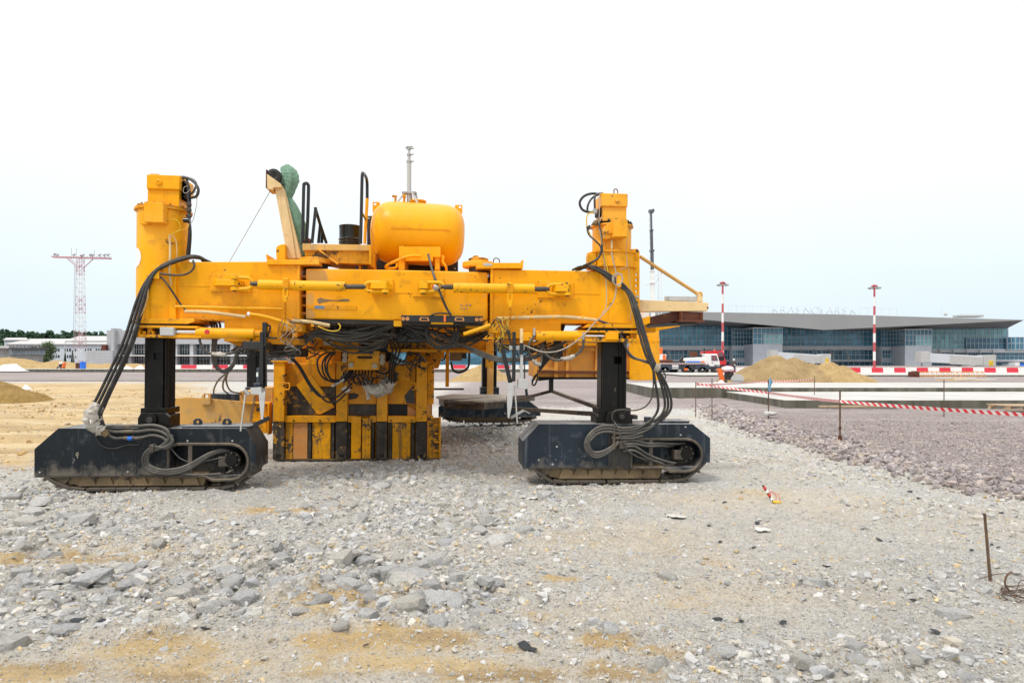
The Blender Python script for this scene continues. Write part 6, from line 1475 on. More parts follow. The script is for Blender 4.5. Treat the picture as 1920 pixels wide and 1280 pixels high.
for k, (y, y2) in enumerate(((798, 797), (808, 806), (820, 816))):
    cy('hose_fitting', (232, y+1, -.05), (252, y+.5, -.05), .021, 'mudsteel', CL, 10)
    hs([(200, 800+6*k, -.05), (215, y+1, -.05), (235, y+1, -.05), (262, y+.5, -.05), (285, y2, -.055), (304, y2+4, -.06), (315, y2+12, -.07), (316-k, 825, -.08), (305, 838-k*2, -.085), (290, 842, -.08)], .019-.001*k, 'rubber_dusty', 'hose', CL)
cy('hose_coupling', (240, 821.5, -.056), (248, 821.5, -.056), .024, 'blue', CL, 8)
for k, o_ in enumerate((0, 4, 8)):
    hs([(318+o_*.5, 815, -.07), (324-o_*.3, 828, -.09), (312, 840-o_*.4, -.10), (288+o_, 838+o_*.5, -.10), (272+o_, 850, -.10), (268+o_*1.1, 866, -.09), (278+o_, 881-o_*.7, -.08), (305, 888-o_*.9, -.07), (335, 886-o_*1.0, -.05), (360, 876-o_, -.03), (390, 856-o_*.6, .0), (415, 846-o_*.3, .04), (437, 848, .1)], .018, 'rubber_dusty', 'hose', CL)
hs([(176, 812, -.02), (190, 834, -.02), (212, 841, -.02), (240, 834, -.02), (262, 834, -.02)], .007, 'rubber', 'cable', CL)
bx('hose_clamp', 279, 834, 287, 848, -.14, -.02, 'mudsteel', .004, CL)
hs([(318, 838, -.04), (340, 860, -.03), (368, 866, .0), (415, 858, .02)], .007, 'rubber_dusty', 'cable', CL); hs([(330, 887, -.04), (370, 890, -.02), (420, 887, .02), (438, 880, .05)], .014, 'rubber_dusty', 'hose', CL)
# left tower top
for k, (r, pts) in enumerate(((.016, [(336, 335, .2), (352, 334, .15), (366, 344, .12), (372, 356, .1), (368, 368, .1), (355, 371, .15), (338, 370, .25)]), (.014, [(338, 332, .25), (348, 333, .2), (352, 345, .15), (353, 372, .12), (354, 395, .12), (355, 430, .12), (351, 478, .12)]), (.016, [(344, 340, .2), (354, 350, .18), (356, 380, .16), (355, 410, .16), (357, 440, .16), (354, 484, .2)]), (.012, [(340, 372, .2), (352, 366, .15), (362, 360, .12), (368, 345, .12), (360, 336, .15), (346, 334, .2)]))):
    hs(pts, r, 'rubber', 'hose', TL)
for y in (380, 390, 402): cy('hose_fitting', (353, y, .13), (355, y+6, .13), .03, 'mudsteel', TL, 10)
hs([(352, 348, .12), (345, 352, .1), (344, 360, .1), (350, 362, .1), (360, 352, .1), (368, 352, .1), (372, 362, .1), (368, 372, .1), (362, 365, .1), (368, 360, .1), (369, 380, .1), (364, 405, .1), (360, 416, .08), (352, 422, .06)], .004, 'cable_white', 'cable', TL)
p = pm(349, 413, .1); MB().cyl(p-Vector((.03, 0, 0)), p+Vector((.04, 0, .0)), .03, 10).build('switch_box', M['gloss_black'], TL, .006)
hs([(362, 488, -.0), (364, 500, -.02), (355, 511, -.02), (335, 516, -.02), (300, 513, -.04)], .012, 'rubber', 'hose', TL)
hs([(298, 517, -.03), (310, 528, -.02), (324, 548, .0), (340, 572, .03), (350, 583, .03)], .011, 'rubber', 'hose', TL); hs([(284, 520, -.03), (278, 532, -.05), (276, 560, -.05), (266, 588, -.08), (255, 602, -.1)], .008, 'pvc', 'cable', TL)
# through the gap under the left beam
for dx in (0, 5, 10, 16): hs([(390+dx, 598, .4), (397+dx, 612, .35), (399+dx*.4, 640, .3), (398+dx*.4, 668, .25), (404+dx*.3, 688, .22), (420, 698-dx*.25, .2), (436, 688-dx*.3, .2), (446-dx*.2, 665, .2), (450, 645, .22)], .014, 'rubber_dusty')
hs([(375, 628, -.03), (375, 640, -.03), (383, 656, -.02), (396, 663, .0), (418, 664, .0), (440, 660, .05), (452, 650, .1), (458, 640, .15)], .015, 'rubber_dusty', 'hose', SL); lump('hose_tape', [(398, 663, .0), (412, 664, .0), (424, 665, .0)], [.02, .028, .02], 'plastic_wrap', SL, 8)
for pts in ([(432, 694, .2), (410, 712, 1.0), (401, 730, 2.2), (401, 740, 2.7)], [(430, 694, .2), (419, 715, 1.0), (419, 730, 2.0), (428, 738, 2.7)], [(430, 692, .3), (424, 712, 1.0), (432, 732, 2.0), (452, 738, 2.7)]): hs(pts, .012, 'cable')
hs([(477, 625, -.03), (470, 640, -.03), (466, 655, .0), (465, 668, .1)], .014, 'rubber', 'hose', SL)
# hoses under the centre block
rr_ = random.Random(5)
def jit(pts, a=3.5):
    return [pts[0]]+[(x+rr_.uniform(-a, a), y+rr_.uniform(-a, a), d+rr_.uniform(-.03, .03)) for x, y, d in pts[1:-1]]+[pts[-1]]
for k in range(5):
    hs(jit([(500, 648+3*k, .3), (540, 637+4*k, .4), (575, 625+3*k, .45), (598, 619+2.5*k, .5), (640, 619+5.5*k, .5-.02*k), (690, 616+5*k, .5), (715, 608+3*k, .5), (738, 604+k*2, .45)]), .013+.001*(k%3), 'rubber_dusty')
for k in range(4):
    hs(jit([(592, 622+k*1.2, .55), (625, 632+6*k, .6+.1*k), (660, 641+7*k, .7+.1*k), (695, 641+6*k, .8+.1*k), (720, 630+4*k, .9+.1*k), (732-2*k, 614, 1.1)]), .0135, 'rubber_dusty')
hs([(597, 622, .5), (570, 645, .45), (545, 662, .45), (520, 668, .5), (500, 668, .6)], .02, 'rubber_dusty'); hs([(600, 624, .52), (575, 640, .5), (550, 652, .5), (500, 660, .5)], .018, 'rubber_dusty')
for k in range(5):
    hs(jit([(755, 607+k, .5), (775, 605+k*4, .45), (800, 615+6*k, .45+.03*k), (825, 626+6*k, .45+.03*k), (852, 632+5*k, .5), (880, 630+4*k, .55), (905, 622+3*k, .6), (920, 612+2*k, .6)]), .0125, 'rubber_dusty' if k%2 else 'rubber')
for k, (cx_, cy2, rx, ry) in enumerate(((826, 628, 26, 22), (830, 630, 30, 24), (828, 624, 30, 26))):
    hs([(cx_-rx+4*k, cy2-25, .3), (cx_-rx, cy2, .28), (cx_-rx*.6, cy2+ry*.75, .28), (cx_, cy2+ry, .28), (cx_+rx*.7, cy2+ry*.6, .28), (cx_+rx, cy2-5, .28), (cx_+rx-2, cy2-24, .3)], .014, 'cable')
for k in range(3): hs([(738, 607, .6), (730+6*k, 640, 1.2), (736+7*k, 655, 1.5), (731+4*k, 690, 1.7), (729+5*k, 718, 1.9)], .013, 'cable', 'hose', MO)
for k, (a, b_) in enumerate((((760, 622), (755, 655)), ((768, 624), (764, 652)), ((776, 620), (768, 660)))): hs([(a[0], a[1]-15, .9), (a[0], a[1], 1.3), (b_[0]+2, b_[1]-10, 1.5), (b_[0]-4, b_[1]+6, 1.6)], .01, 'cable')
hs([(762, 664, 1.6), (775, 662, 1.6), (790, 668, 1.7), (797, 678, 1.9)], .016, 'cable', 'hose', MO)
for k, o_ in enumerate((0, 3.5)):
    hs([(546+o_, 672, D-.5), (560+o_, 688, D-.5), (580+o_, 722, D-.5), (598+o_, 742, D-.5), (612, 743+o_*2.6, D-.5), (630, 744+o_*2.6, D-.48), (645, 733+o_*2.2, D-.45), (660, 718+o_*2, D-.4)], .014, 'cable', 'hose', MO)
    for q0_, q1_ in ((.2, .3), (.5, .6)): pass
for k, (x, y) in enumerate(((598, 690), (607, 694), (612, 692), (616, 696))):
    hs([(645+3*k, 648, D-.5), (625+k*3, 655, D-.5), (x, y-20, D-.5), (x-2, y, D-.5), (x+8, y+18, D-.5), (x+24, y+24-2*k, D-.5), (648, 712-3*k, D-.45), (660, 700-3*k, D-.4)], .0135, 'cable', 'hose', MO)
for x, y in ((626, 722), (632, 719), (645, 728), (652, 733), (640, 714)): p = pm(x, y, D-.5); MB().bar(p-Vector((.03, 0, .02)), p+Vector((.04, 0, .025)), .03, .03).build('hose_fitting', M['steel'], MO, .003)
for k in range(7): hs([(662+6*k, 692, D-.4), (660+6*k, 700+rr_.uniform(0, 6), D-.45), (664+5*k+rr_.uniform(-6, 6), 712, D-.4), (670+4*k, 722, D-.3)], .011, 'cable', 'hose', MO)
hs([(703, 694, D-.4), (715, 700, D-.45), (727, 698, D-.4), (731, 688, D-.3)], .014, 'cable', 'hose', MO)
p0, p1 = pm(536, 660, D-.5), pm(545, 679, D-.5); MB().cyl(p0, p0+(p1-p0)*.5, .032, 10, .028).build('red_sleeve', M['redpaint'], MO); MB().cyl(p0+(p1-p0)*.5, p1, .028, 10, .02).build('white_sleeve', M['plastic_wrap'], MO)
# tank cable
hs([(803, 477, .44), (806, 490, .3), (812, 512, .05), (825, 548, -.06), (836, 575, -.04), (846, 591, -.03)], .015, 'rubber', 'hose', TK)
lump('plastic_cap', [(812, 536, -.09), (818, 540, -.09), (822, 541, -.09)], [.02, .035, .02], 'plastic_wrap', TB2, 9); p = pm(812, 537, -.125); MB().cyl(p, p-Vector((0, .006, 0)), .012, 8).build('red_cap', M['redpaint'], TB2)
# loose wires at the joints
for s in range(9):
    rg = random.Random(60+s); x, y = 536+rg.uniform(-8, 14), 612+rg.uniform(-6, 14)
    hs([(x, y-16, -.03), (x+rg.uniform(-16, 20), y+rg.uniform(-6, 6), -.06), (x+rg.uniform(-14, 18), y+18, -.04), (x+rg.uniform(-10, 22), y+rg.uniform(22, 44), .0), (x+rg.uniform(0, 30), y+rg.uniform(30, 50), .1)], .0035, 'cable_white' if s % 3 == 1 else 'rubber_dusty', 'cable', BL)
for s in range(7):
    rg = random.Random(80+s); x, y = 938+rg.uniform(-8, 12), 604+rg.uniform(-4, 8)
    hs([(x-15, y+8, -.02), (x+rg.uniform(-6, 8), y-rg.uniform(0, 10), -.05), (x+rg.uniform(4, 14), y+18, -.04), (x+rg.uniform(-16, 10), y+rg.uniform(30, 50), .0), (x+rg.uniform(-14, 20), y+rg.uniform(35, 55), .1)], .005, 'cable_yellow' if s % 3 == 0 else 'rubber_dusty', 'cable', BR)
hs([(596, 612, .0), (618, 620, .0), (634, 619, .0), (638, 611, .0), (634, 606, .05)], .006, 'cable_yellow', 'cable', CB)
for k in range(3): hs([(915, 625, .3), (935, 606+k, .1), (945, 594, -.02), (952, 604+3*k, -.03), (940, 620, 0)], .006, 'cable_yellow', 'cable', BR)
# right side hose lines between cylinder, beam and leg
for k in range(3): hs([(852+6*k, 643, .5), (890, 655+3*k, .3), (930, 670+3*k, .1), (965, 672+2*k, .0), (1000, 668+2*k, .1), (1035, 655-k, .25), (1062, 640, .3)], .017, 'rubber_dusty')
hs([(1094, 632, -.08), (1093, 650, -.08), (1082, 664, -.06), (1060, 672, -.02), (1040, 675, .0), (1024, 664, .05), (1016, 645, .1)], .016, 'rubber_dusty', 'hose', SR); lump('hose_tape', [(1078, 666, -.06), (1066, 671, -.04), (1052, 673, -.0)], [.018, .028, .02], 'plastic_wrap', SR, 10)
hs([(1001, 630, -.06), (992, 645, -.08), (992, 662, -.06), (1000, 676, -.03), (1012, 684, .0), (1016, 665, .1), (1014, 645, .2)], .014, 'rubber_dusty', 'hose', SR); lump('hose_tape', [(998, 674, -.04), (1004, 680, -.03), (1013, 684, .0)], [.015, .026, .02], 'plastic_wrap', SR, 11)
for k in range(4): hs([(1062-4*k, 598, .4), (1054-4*k, 620, .4), (1046-3*k, 650, .5), (1030-4*k, 672, .6), (1012, 694-2*k, .9)], .014, 'rubber')
hs([(1062, 596, .4), (1050, 640, .4), (1056, 655, .4), (1040, 668, .5), (1025, 655, .5), (1022, 640, .5)], .014, 'rubber'); hs([(1008, 700, 1.4), (1000, 712, 1.5), (998, 720, 1.5), (1003, 721, 1.5), (1008, 708, 1.5), (1005, 702, 1.5), (997, 715, 1.5)], .012, 'cable')
hs([(1175, 486, -.06), (1174, 500, -.06), (1162, 505, -.06)], .004, 'cable_white', 'cable', TR)
# pale loose cable looping from the right tower
hs([(1146, 470, .0), (1150, 490, -.03), (1156, 520, -.06), (1152, 560, -.05), (1135, 585, -.04), (1115, 605, -.08), (1090, 632, -.12), (1055, 655, -.14), (1020, 660, -.14), (985, 648, -.16), (978, 646, -.16)], .008, 'cable_white', 'cable', TR)
hs([(1131, 475, .02), (1134, 500, .0), (1137, 540, .0), (1136, 575, .0), (1128, 588, -.03)], .006, 'cable_white', 'cable', TR)
hs([(1129, 470, .02), (1134, 480, .0), (1139, 505, -.01), (1142, 520, 0)], .006, 'cable_yellow', 'cable', TR)
for s in range(4):
    rg = random.Random(30+s); hs([(1158+9*math.cos(a+s)+rg.uniform(-2, 2), 524+12*math.sin(a+s)*rg.uniform(.7, 1.1), -.10) for a in [i*.7 for i in range(10)]], .005, 'cable_white', 'cable', TR)
hs([(1176, 446, -.02), (1174, 470, -.05), (1180, 520, -.05), (1184, 560, -.04), (1182, 600, -.05)], .003, 'cable_white', 'cable', TR)
# right tower top
for r, pts in ((.016, [(1128, 365, .2), (1110, 363, .15), (1095, 368, .1), (1087, 380, .1), (1092, 393, .1), (1105, 398, .1), (1116, 397, .12), (1128, 397, .2)]), (.013, [(1130, 362, .25), (1112, 370, .15), (1103, 383, .1), (1101, 396, .1)]), (.013, [(1126, 362, .2), (1116, 368, .12), (1115, 385, .1), (1116, 396, .1)]), (.013, [(1121, 398, .1), (1124, 424, .05), (1127, 440, .03), (1129, 464, .0), (1124, 480, -.0), (1110, 492, .0), (1096, 498, .1)]), (.012, [(1101, 430, .1), (1105, 441, .08), (1117, 452, .02), (1127, 465, -.01), (1122, 484, -.02), (1108, 492, .0), (1094, 498, .1)])): hs(pts, r, 'rubber', 'hose', TR)
hs([(1118, 399, .1), (1108, 399, .08), (1101, 404, .08), (1100, 420, .08), (1103, 432, .08), (1108, 442, .06)], .008, 'cable_yellow', 'cable', TR); hs([(1128, 361, .1), (1124, 368, .06), (1124, 400, .05), (1123, 422, .05), (1128, 450, 0), (1131, 475, 0)], .005, 'cable_white', 'cable', TR)
cy('hose_fitting', (1116, 392, .1), (1116, 400, .1), .03, 'steel', TR, 10); cy('hose_fitting', (1119, 402, .1), (1119, 408, .1), .026, 'gloss_black', TR, 10); cy('switch_box', (1102, 424, .05), (1106, 430, .05), .028, 'mudsteel', TR, 10); lump('rag', [(1112, 420, .1), (1118, 418, .1), (1123, 420, .1)], [.02, .04, .02], 'mud', TR, 12)
# right bundle: over the beam, round the tower, down to the right crawler
for k, (dx, dy) in enumerate(((0, 0), (6, 5), (-6, 3), (3, 10))):
    hs([(1080+dx, 506, .4), (1095+dx, 499+dy*.3, .2), (1115+dx, 500+dy*.6, .05), (1140+dx*.5, 513+dy, -.02), (1165+dx*.6, 530+dy, -.05), (1182+dx*.7, 550+dy*.6, -.05), (1193+dx*.8, 585, -.08), (1204+dx*.9, 625, -.12), (1216+dx*.9, 665, -.15), (1229+dx*.8, 692, -.16), (1238+dx*1.6, 716, -.16), (1245+dx*2.0, 742, -.15), (1246+dx*2.0, 765, -.13), (1236+dx*1.7, 782, -.11), (1215+dx*1.2, 794+dy*.9, -.09), (1190, 800+dy*1.6, -.07), (1160, 803+dy*1.6, -.06)], .0155, 'rubber', 'hose', CR)
bx('hose_clip', 1157, 519, 1165, 538, -.10, .02, 'yellow', .004, TR); p0, p1 = pm(1227, 688, -.15), pm(1235, 691, -.15); MB().cyl(p0, p1, .055, 12).build('hose_tie', M['cable_white'], CR)
hs([(1122, 601, .02), (1140, 608, -.02), (1158, 622, -.04), (1170, 645, -.05), (1182, 668, -.06), (1200, 675, -.1), (1220, 682, -.14)], .012, 'rubber', 'hose', CR); hs([(1124, 600, .03), (1145, 609, -.02), (1163, 626, -.04), (1176, 655, -.06), (1190, 670, -.08), (1215, 678, -.12), (1226, 688, -.15)], .010, 'rubber_dusty', 'hose', CR)
hs([(1224, 690, -.15), (1225, 720, -.16), (1222, 745, -.16), (1210, 762, -.15), (1190, 769, -.12), (1165, 768, -.1), (1150, 772, -.1), (1148, 785, -.08), (1155, 795, -.06)], .009, 'rubber', 'hose', CR); hs([(1235, 692, -.16), (1246, 700, -.16), (1247, 709, -.16), (1238, 707, -.17)], .008, 'rubber', 'cable', CR)
for k, o_ in enumerate((0, 5, 11)):
    hs([(1164, 802+o_*1.1, -.07), (1140, 798+o_, -.08), (1120, 802+o_, -.09), (1104+o_*.4, 816+o_*.7, -.10), (1097+o_*.6, 832, -.10), (1102+o_*.7, 848-o_*.2, -.10), (1117+o_*.3, 857-o_*.8, -.095), (1137, 850-o_*.6, -.08), (1160, 830-o_*.2, -.07)], .0175, 'rubber_dusty', 'hose', CR)
for k in range(3): hs([(1160, 803+9*k, -.06), (1185, 802+9.5*k, -.065), (1205, 800+8*k, -.07)], .018, 'rubber_dusty', 'hose', CR); cy('hose_fitting', (1147, 803+9*k, -.06), (1160, 803+9*k, -.06), .022, 'mudsteel', CR, 10)
for k, (y0, y1, xe) in enumerate(((827, 832, 1285), (833, 836, 1262), (838, 868, 1285), (846, 874, 1270))):
    hs([(1168, y0, -.05), (1190, y0-1, -.05), (1215, y0+(y1-y0)*.4+2, -.03), (1240, y0+(y1-y0)*.8, .0), (1265 if xe > 1270 else 1250, y1, .03), (xe, y1-1 if k < 2 else y1-4, .08)], .015, 'rubber_dusty', 'hose', CR)
bx('hose_clamp', 1150, 797, 1154, 842, -.1, -.02, 'mudsteel', .004, CR); bx('hose_clamp', 1162, 827, 1172, 841, -.09, -.02, 'mudsteel', .004, CR); hs([(1150, 788, -.06), (1160, 805, -.11), (1166, 825, -.11), (1178, 845, -.08), (1200, 858, -.05), (1230, 866, .0)], .008, 'rubber_dusty', 'cable', CR)

# the tangle of thin lines in the shadow of the centre block
rt_ = random.Random(77)
def tangle(n, x0, x1, y0, y1, d0, d1, r0, r1, parent, sag=16, span=(30, 110)):
    for k in range(n):
        xa = rt_.uniform(x0, x1); xb = min(x1, max(x0, xa+rt_.choice((-1, 1))*rt_.uniform(*span))); ya, yb = rt_.uniform(y0, y1), rt_.uniform(y0, y1); d = rt_.uniform(d0, d1)
        pts = [(xa, ya, d)]
        for f in (.2, .4, .6, .8): pts.append((xa+(xb-xa)*f+rt_.uniform(-7, 7), ya+(yb-ya)*f+sag*4*f*(1-f)*rt_.uniform(.2, 1.1)+rt_.uniform(-3, 3), d+rt_.uniform(-.05, .05)))
        hs(pts+[(xb, yb, d)], rt_.uniform(r0, r1), rt_.choice(('rubber_dusty', 'rubber', 'cable', 'rubber_dusty', 'cable')), 'hose', parent, 5, 6)
tangle(26, 570, 745, 603, 634, .5, 1.3, .007, .013, CB)
tangle(22, 750, 915, 606, 640, .5, 1.3, .007, .013, CB)
tangle(16, 645, 745, 690, 712, D-.45, D-.2, .006, .012, MO, 12, (15, 50))
tangle(16, 505, 600, 640, 672, .6, 1.5, .006, .012, CB, 10, (20, 70))
tangle(12, 440, 520, 636, 662, .1, .5, .006, .011, BL, 12, (15, 50))
tangle(14, 930, 1065, 630, 660, .2, .6, .006, .011, BR, 20, (20, 80))
tangle(10, 735, 790, 655, 690, 1.5, 2.0, .008, .013, MO, 14, (10, 40))

# ------------------------------------------------------------------ things standing on the machine
def mw(px, py, d): return MM @ pm(px, py, d)
q = mw(656, 508, 1.15); dr = empty('oil_drum', q); tag(dr, 'glossy black ribbed oil drum standing behind the platform rails', 'drum')
hd = (mw(656, 424, 1.15)-q).z; rd = 19.2*(8.15+1.15)/F
MB().lathe([(rd*.95, 0), (rd, .015), (rd, hd*.32), (rd*1.08, hd*.34), (rd, hd*.36), (rd, hd*.55), (rd*1.07, hd*.57), (rd, hd*.59), (rd*1.07, hd*.63), (rd, hd*.65), (rd*1.08, hd*.70), (rd, hd*.72), (rd, hd*.96), (rd*1.03, hd*.975), (rd*1.03, hd), (rd*.97, hd), (rd*.95, hd*.985)], (0, 0, 0), n=36).build('shell', M['gloss_black'], dr)
MB().cyl((rd*.5, 0, hd*.985), (rd*.5, 0, hd*1.0), .03, 10).build('bung', M['steel'], dr)
# green tarpaulin sleeve over the boom end
tp = []
def tarp(name, pts, widths, seed, label):
    c = [mw(*p) for p in pts]; P = spline([Vector(p) for p in c], 7); m = len(P); ww = np.interp(np.linspace(0, 1, m), np.linspace(0, 1, len(widths)), widths)
    n = 56; vs = []; fs = []; rnd = np.random.default_rng(seed)
    for i, p in enumerate(P):
        t = (P[min(i+1, m-1)]-P[max(i-1, 0)]).normalized(); a = Vector((0, 1, 0)); s_ = t.cross(a).normalized(); a = s_.cross(t)
        for j in range(n):
            an = 2*math.pi*j/n; r = ww[i]*(1+.13*math.sin(5*an+i*.12)+.10*abs(math.sin(4.5*an-i*.16))+.05*math.sin(13*an+i*.2)+.035*math.sin(i*1.9+3*math.sin(an*2))*(1 if i < m*.5 else .3)+.012*rnd.normal())
            vs.append(p+s_*r*math.cos(an)+a*r*.75*math.sin(an))
    for i in range(m-1): fs += [(i*n+j, i*n+(j+1) % n, (i+1)*n+(j+1) % n, (i+1)*n+j) for j in range(n)]
    fs += [tuple(range(n-1, -1, -1)), tuple(range((m-1)*n, m*n))]
    o0 = Vector(vs[0]); b = MB().add([Vector(v)-o0 for v in vs], fs); o = b.build(name, M['tarp'], None, 0, True, 180); o.location = o0; return tag(o, label, 'tarpaulin')
tarp('tarpaulin', [(533, 312, .55), (540, 325, .55), (543, 340, .55), (540, 358, .55), (537, 372, .56), (544, 395, .58), (552, 425, .60), (560, 455, .62), (566, 484, .62)], [.05, .09, .10, .075, .065, .105, .125, .10, .06], 3, 'faded green tarpaulin sleeve hanging beside the cream boom')
# telescopic mast on a tripod, standing on the tank
q = mw(767, 380, 1.0); ms = empty('telescopic_tripod', q); tag(ms, 'grey telescopic survey tripod standing on top of the yellow tank', 'tripod')
def mz(py): return (mw(767, py, 1.0)-q).z
for y0, y1, r in ((380, 304, .030), (304, 288, .022), (288, 277, .016)): MB().cyl((0, 0, mz(y0)), (0, 0, mz(y1)), r, 14).build('mast_tube', M['greypaint'], ms)
for y, r in ((303, .036), (290, .03), (279, .026)): MB().cyl((0, 0, mz(y+2)), (0, 0, mz(y-1.5)), r, 14).cyl((0, 0, mz(y)), (.06, -.02, mz(y)), .012, 8).build('clamp', M['steel'], ms)
MB().box((-.035, -.02, mz(277)), (.045, .02, mz(274.5))).cyl((-.05, 0, mz(278)), (.05, 0, mz(276)), .010, 8).build('mount', M['steel'], ms, .004)
MB().box((-.09, -.05, mz(364)), (.10, .05, mz(360))).box((.08, -.03, mz(372)), (.11, .03, mz(366))).build('collar', M['steel'], ms, .006)
for a in (200, 320, 80):
    c, s = math.cos(R(a)), math.sin(R(a)); MB().bar((c*.06, s*.06, mz(362)), (c*.17, s*.17, mz(380)-.03), .03, .02).build('leg', M['greypaint'], ms, .004)

# ------------------------------------------------------------------ truck crane
CY = 80.0
tc_ = empty('truck_crane', (W(1300, 0, CY).x, CY, .12)); tag(tc_, 'white truck crane with blue and orange stripe and raised grey boom', 'truck crane')
def TC(px, py, d=0): w = W(px, py, CY+d); return Vector((w.x-tc_.location.x, d, w.z-.12))
def tbx(name, x0, y0, x1, y1, d0, d1, mat, bev=.02, parent=None):
    a = TC(x0, y1, 0); b = TC(x1, y0, 0); return MB().box((a.x, d0, a.z), (b.x, d1, b.z)).build(name, M[mat], parent or tc_, bev)
def tpl(name, pts, d0, d1, mat, bev=.02, parent=None): return MB().prism([(p.x, p.z) for p in (TC(x, y) for x, y in pts)], d0, d1).build(name, M[mat], parent or tc_, bev)
M['navy'] = flat('dark_blue_grey_chassis', (.045, .06, .085), .5, .1, 2)
ch_ = tpl('chassis', [(1180, 694), (1180, 683), (1317, 683), (1330, 684), (1332, 688), (1350, 690), (1350, 692.5), (1320, 693), (1300, 693)], .0, 2.5, 'navy', .03)
tpl('wheel_arch', [(1240, 689), (1243, 685), (1253, 685), (1257, 690), (1260, 693), (1255, 693), (1251, 688), (1246, 688)], -.05, .05, 'navy', .01, ch_); tpl('wheel_arch', [(1306, 692), (1311, 686), (1323, 686), (1330, 693), (1326, 693), (1321, 688.5), (1313, 688.5), (1309, 693)], -.05, .05, 'navy', .01, ch_)
tbx('deck', 1180, 680.5, 1322, 683, -.08, 2.55, 'greypaint', .02)
for i in range(18): tbx('edge_marker', 1241+5*i, 681.2, 1243.2+5*i, 682.4, -.09, -.081, 'redpaint', 0)
tbx('deck_crate', 1238, 674.5, 1263, 680.4, .3, 1.8, 'rust', .03); tbx('plate_panel', 1260, 684, 1272, 688, -.06, -.001, 'white', .01); tbx('plate_panel', 1260, 689, 1272, 692, -.06, -.001, 'greypaint', .01); tbx('warning_plate', 1282.5, 690, 1289, 694.5, -.1, -.05, 'orange', .01)
for x in (1277, 1292, 1300): tbx('chassis_box', x, 684.5, x+4.5, 690, -.04, -.001, 'dark', .01)
eb = tpl('engine_hood', [(1286.5, 680.4), (1287, 676), (1291, 671), (1323, 669), (1323, 680.4)], .05, 2.4, 'white', .08)
tbx('blue_stripe', 1287, 676.8, 1313.5, 679.3, .03, .06, 'blue', 0, eb); tpl('orange_mark', [(1314, 679.3), (1315, 677.2), (1318, 676.4), (1321, 677.2), (1322, 679.3)], .03, .06, 'orange', 0, eb)
cb = tpl('cab', [(1322, 686.5), (1321, 664), (1324, 663.2), (1345, 663.2), (1347.5, 672), (1350, 679), (1350, 687), (1331, 687), (1327, 683)], .0, 2.4, 'white', .08)
t_ = NT('cab_glass'); M['cabglass'] = t_.fin((.16, .10, .12), .08)
tpl('window', [(1334, 676.5), (1333.5, 666), (1343.5, 666), (1346.5, 676.5)], -.02, .01, 'cabglass', .01, cb); tpl('window', [(1346, 667), (1347, 667), (1348.5, 676), (1347.5, 676)], .3, 2.1, 'cabglass', 0, cb)
tbx('window_bar', 1338.7, 666, 1339.4, 676.5, -.03, -.019, 'redpaint', 0, cb); tbx('door_handle', 1334, 679.5, 1337, 680.5, -.03, .0, 'dark', .005, cb); tbx('lower_panel', 1331, 687.2, 1351, 690, -.05, 2.45, 'navy', .03, cb); tbx('bumper', 1332, 690.2, 1352, 692.5, -.05, 2.45, 'dark', .03, cb)
tbx('tank_box', 1299, 658.5, 1311, 668.8, .8, 1.6, 'rust', .05); tbx('hose_reel', 1313, 664, 1318, 669.5, .3, 1.0, 'dark', .05); cy_ = MB().cyl(TC(1324, 663)+Vector((0, .8, 0)), TC(1324.5, 652)+Vector((0, .8, 0)), .07, 10).build('exhaust', M['dark'], tc_)
tpl('mirror', [(1276, 680.4), (1275, 675), (1281, 668), (1283, 668), (1282, 676), (1280, 680.4)], .2, .7, 'dark', .02); tbx('winch', 1278, 676, 1286, 680.4, .4, 1.6, 'mud', .05)
def wheel(px, d, py=694.3, r=.52):
    p = TC(px, py); z = r-.06
    w_ = MB().lathe([(r*.55, 0), (r*.9, .0), (r, .05), (r, .30), (r*.9, .35), (r*.55, .35)], (p.x, d, z), (0, 1, 0), 28).build('wheel', M['tyre'], tc_)
    MB().lathe([(.02, -.02), (.10, -.02), (.12, .03), (r*.38, .06), (r*.52, .01), (r*.56, .01), (r*.56, .2)], (p.x, d+.0, z), (0, 1, 0), 22).build('rim', M['greypaint'], w_)
    return w_
for px in (1247.5, 1290, 1317, 1342): wheel(px, .0)
for px in (1190, 1215, 1270, 1303, 1330): wheel(px, 1.9)
# superstructure and boom
sp_ = tpl('counterweight', [(1175, 680), (1175, 663), (1251, 664), (1251, 676), (1240, 680)], .4, 2.2, 'white', .05)
for i in range(3): tpl('warning_stripe', [(1244+2.6*i, 674.5), (1246+2.6*i, 674.5), (1246.2+1.5*i, 665), (1244.2+1.5*i, 665)], .38, .4, 'orange', 0, sp_)
tbx('winch_drum', 1238, 651, 1245, 663.5, .6, 1.8, 'orange', .08, sp_)
BT = [(620, 592, 8.0, 'white'), (592, 508, 7.2, 'white'), (508, 470, 6.0, 'bm'), (470, 432, 5.0, 'bm'), (432, 397, 3.6, 'bm')]
M['bm'] = flat('dark_grey_boom', (.085, .095, .115), .5, .1, .5)
b0 = TC(1226, 665); 
for y0, y1, wpx, m_ in [(668, 592, 8.4, 'white')]+BT[1:]:
    x0 = 1226-(668-y0)*.0195; x1 = 1226-(668-y1)*.0195; h_ = wpx*CY/F
    MB().bar(TC(x0, y0, 1.3), TC(x1, y1, 1.3), h_, h_*1.1, (0, 1, 0)).build('boom_section', M[m_], tc_, .05)
for y, wpx in ((508, 8), (470, 7.5), (432, 6), (530, 9)):
    x = 1226-(668-y)*.0195; p = TC(x, y, 1.3); h_ = wpx*CY/F; MB().cbox(p, (h_*1.15, h_*1.3, .18)).build('boom_collar', M['bm' if y < 500 else 'white'], tc_, .03)
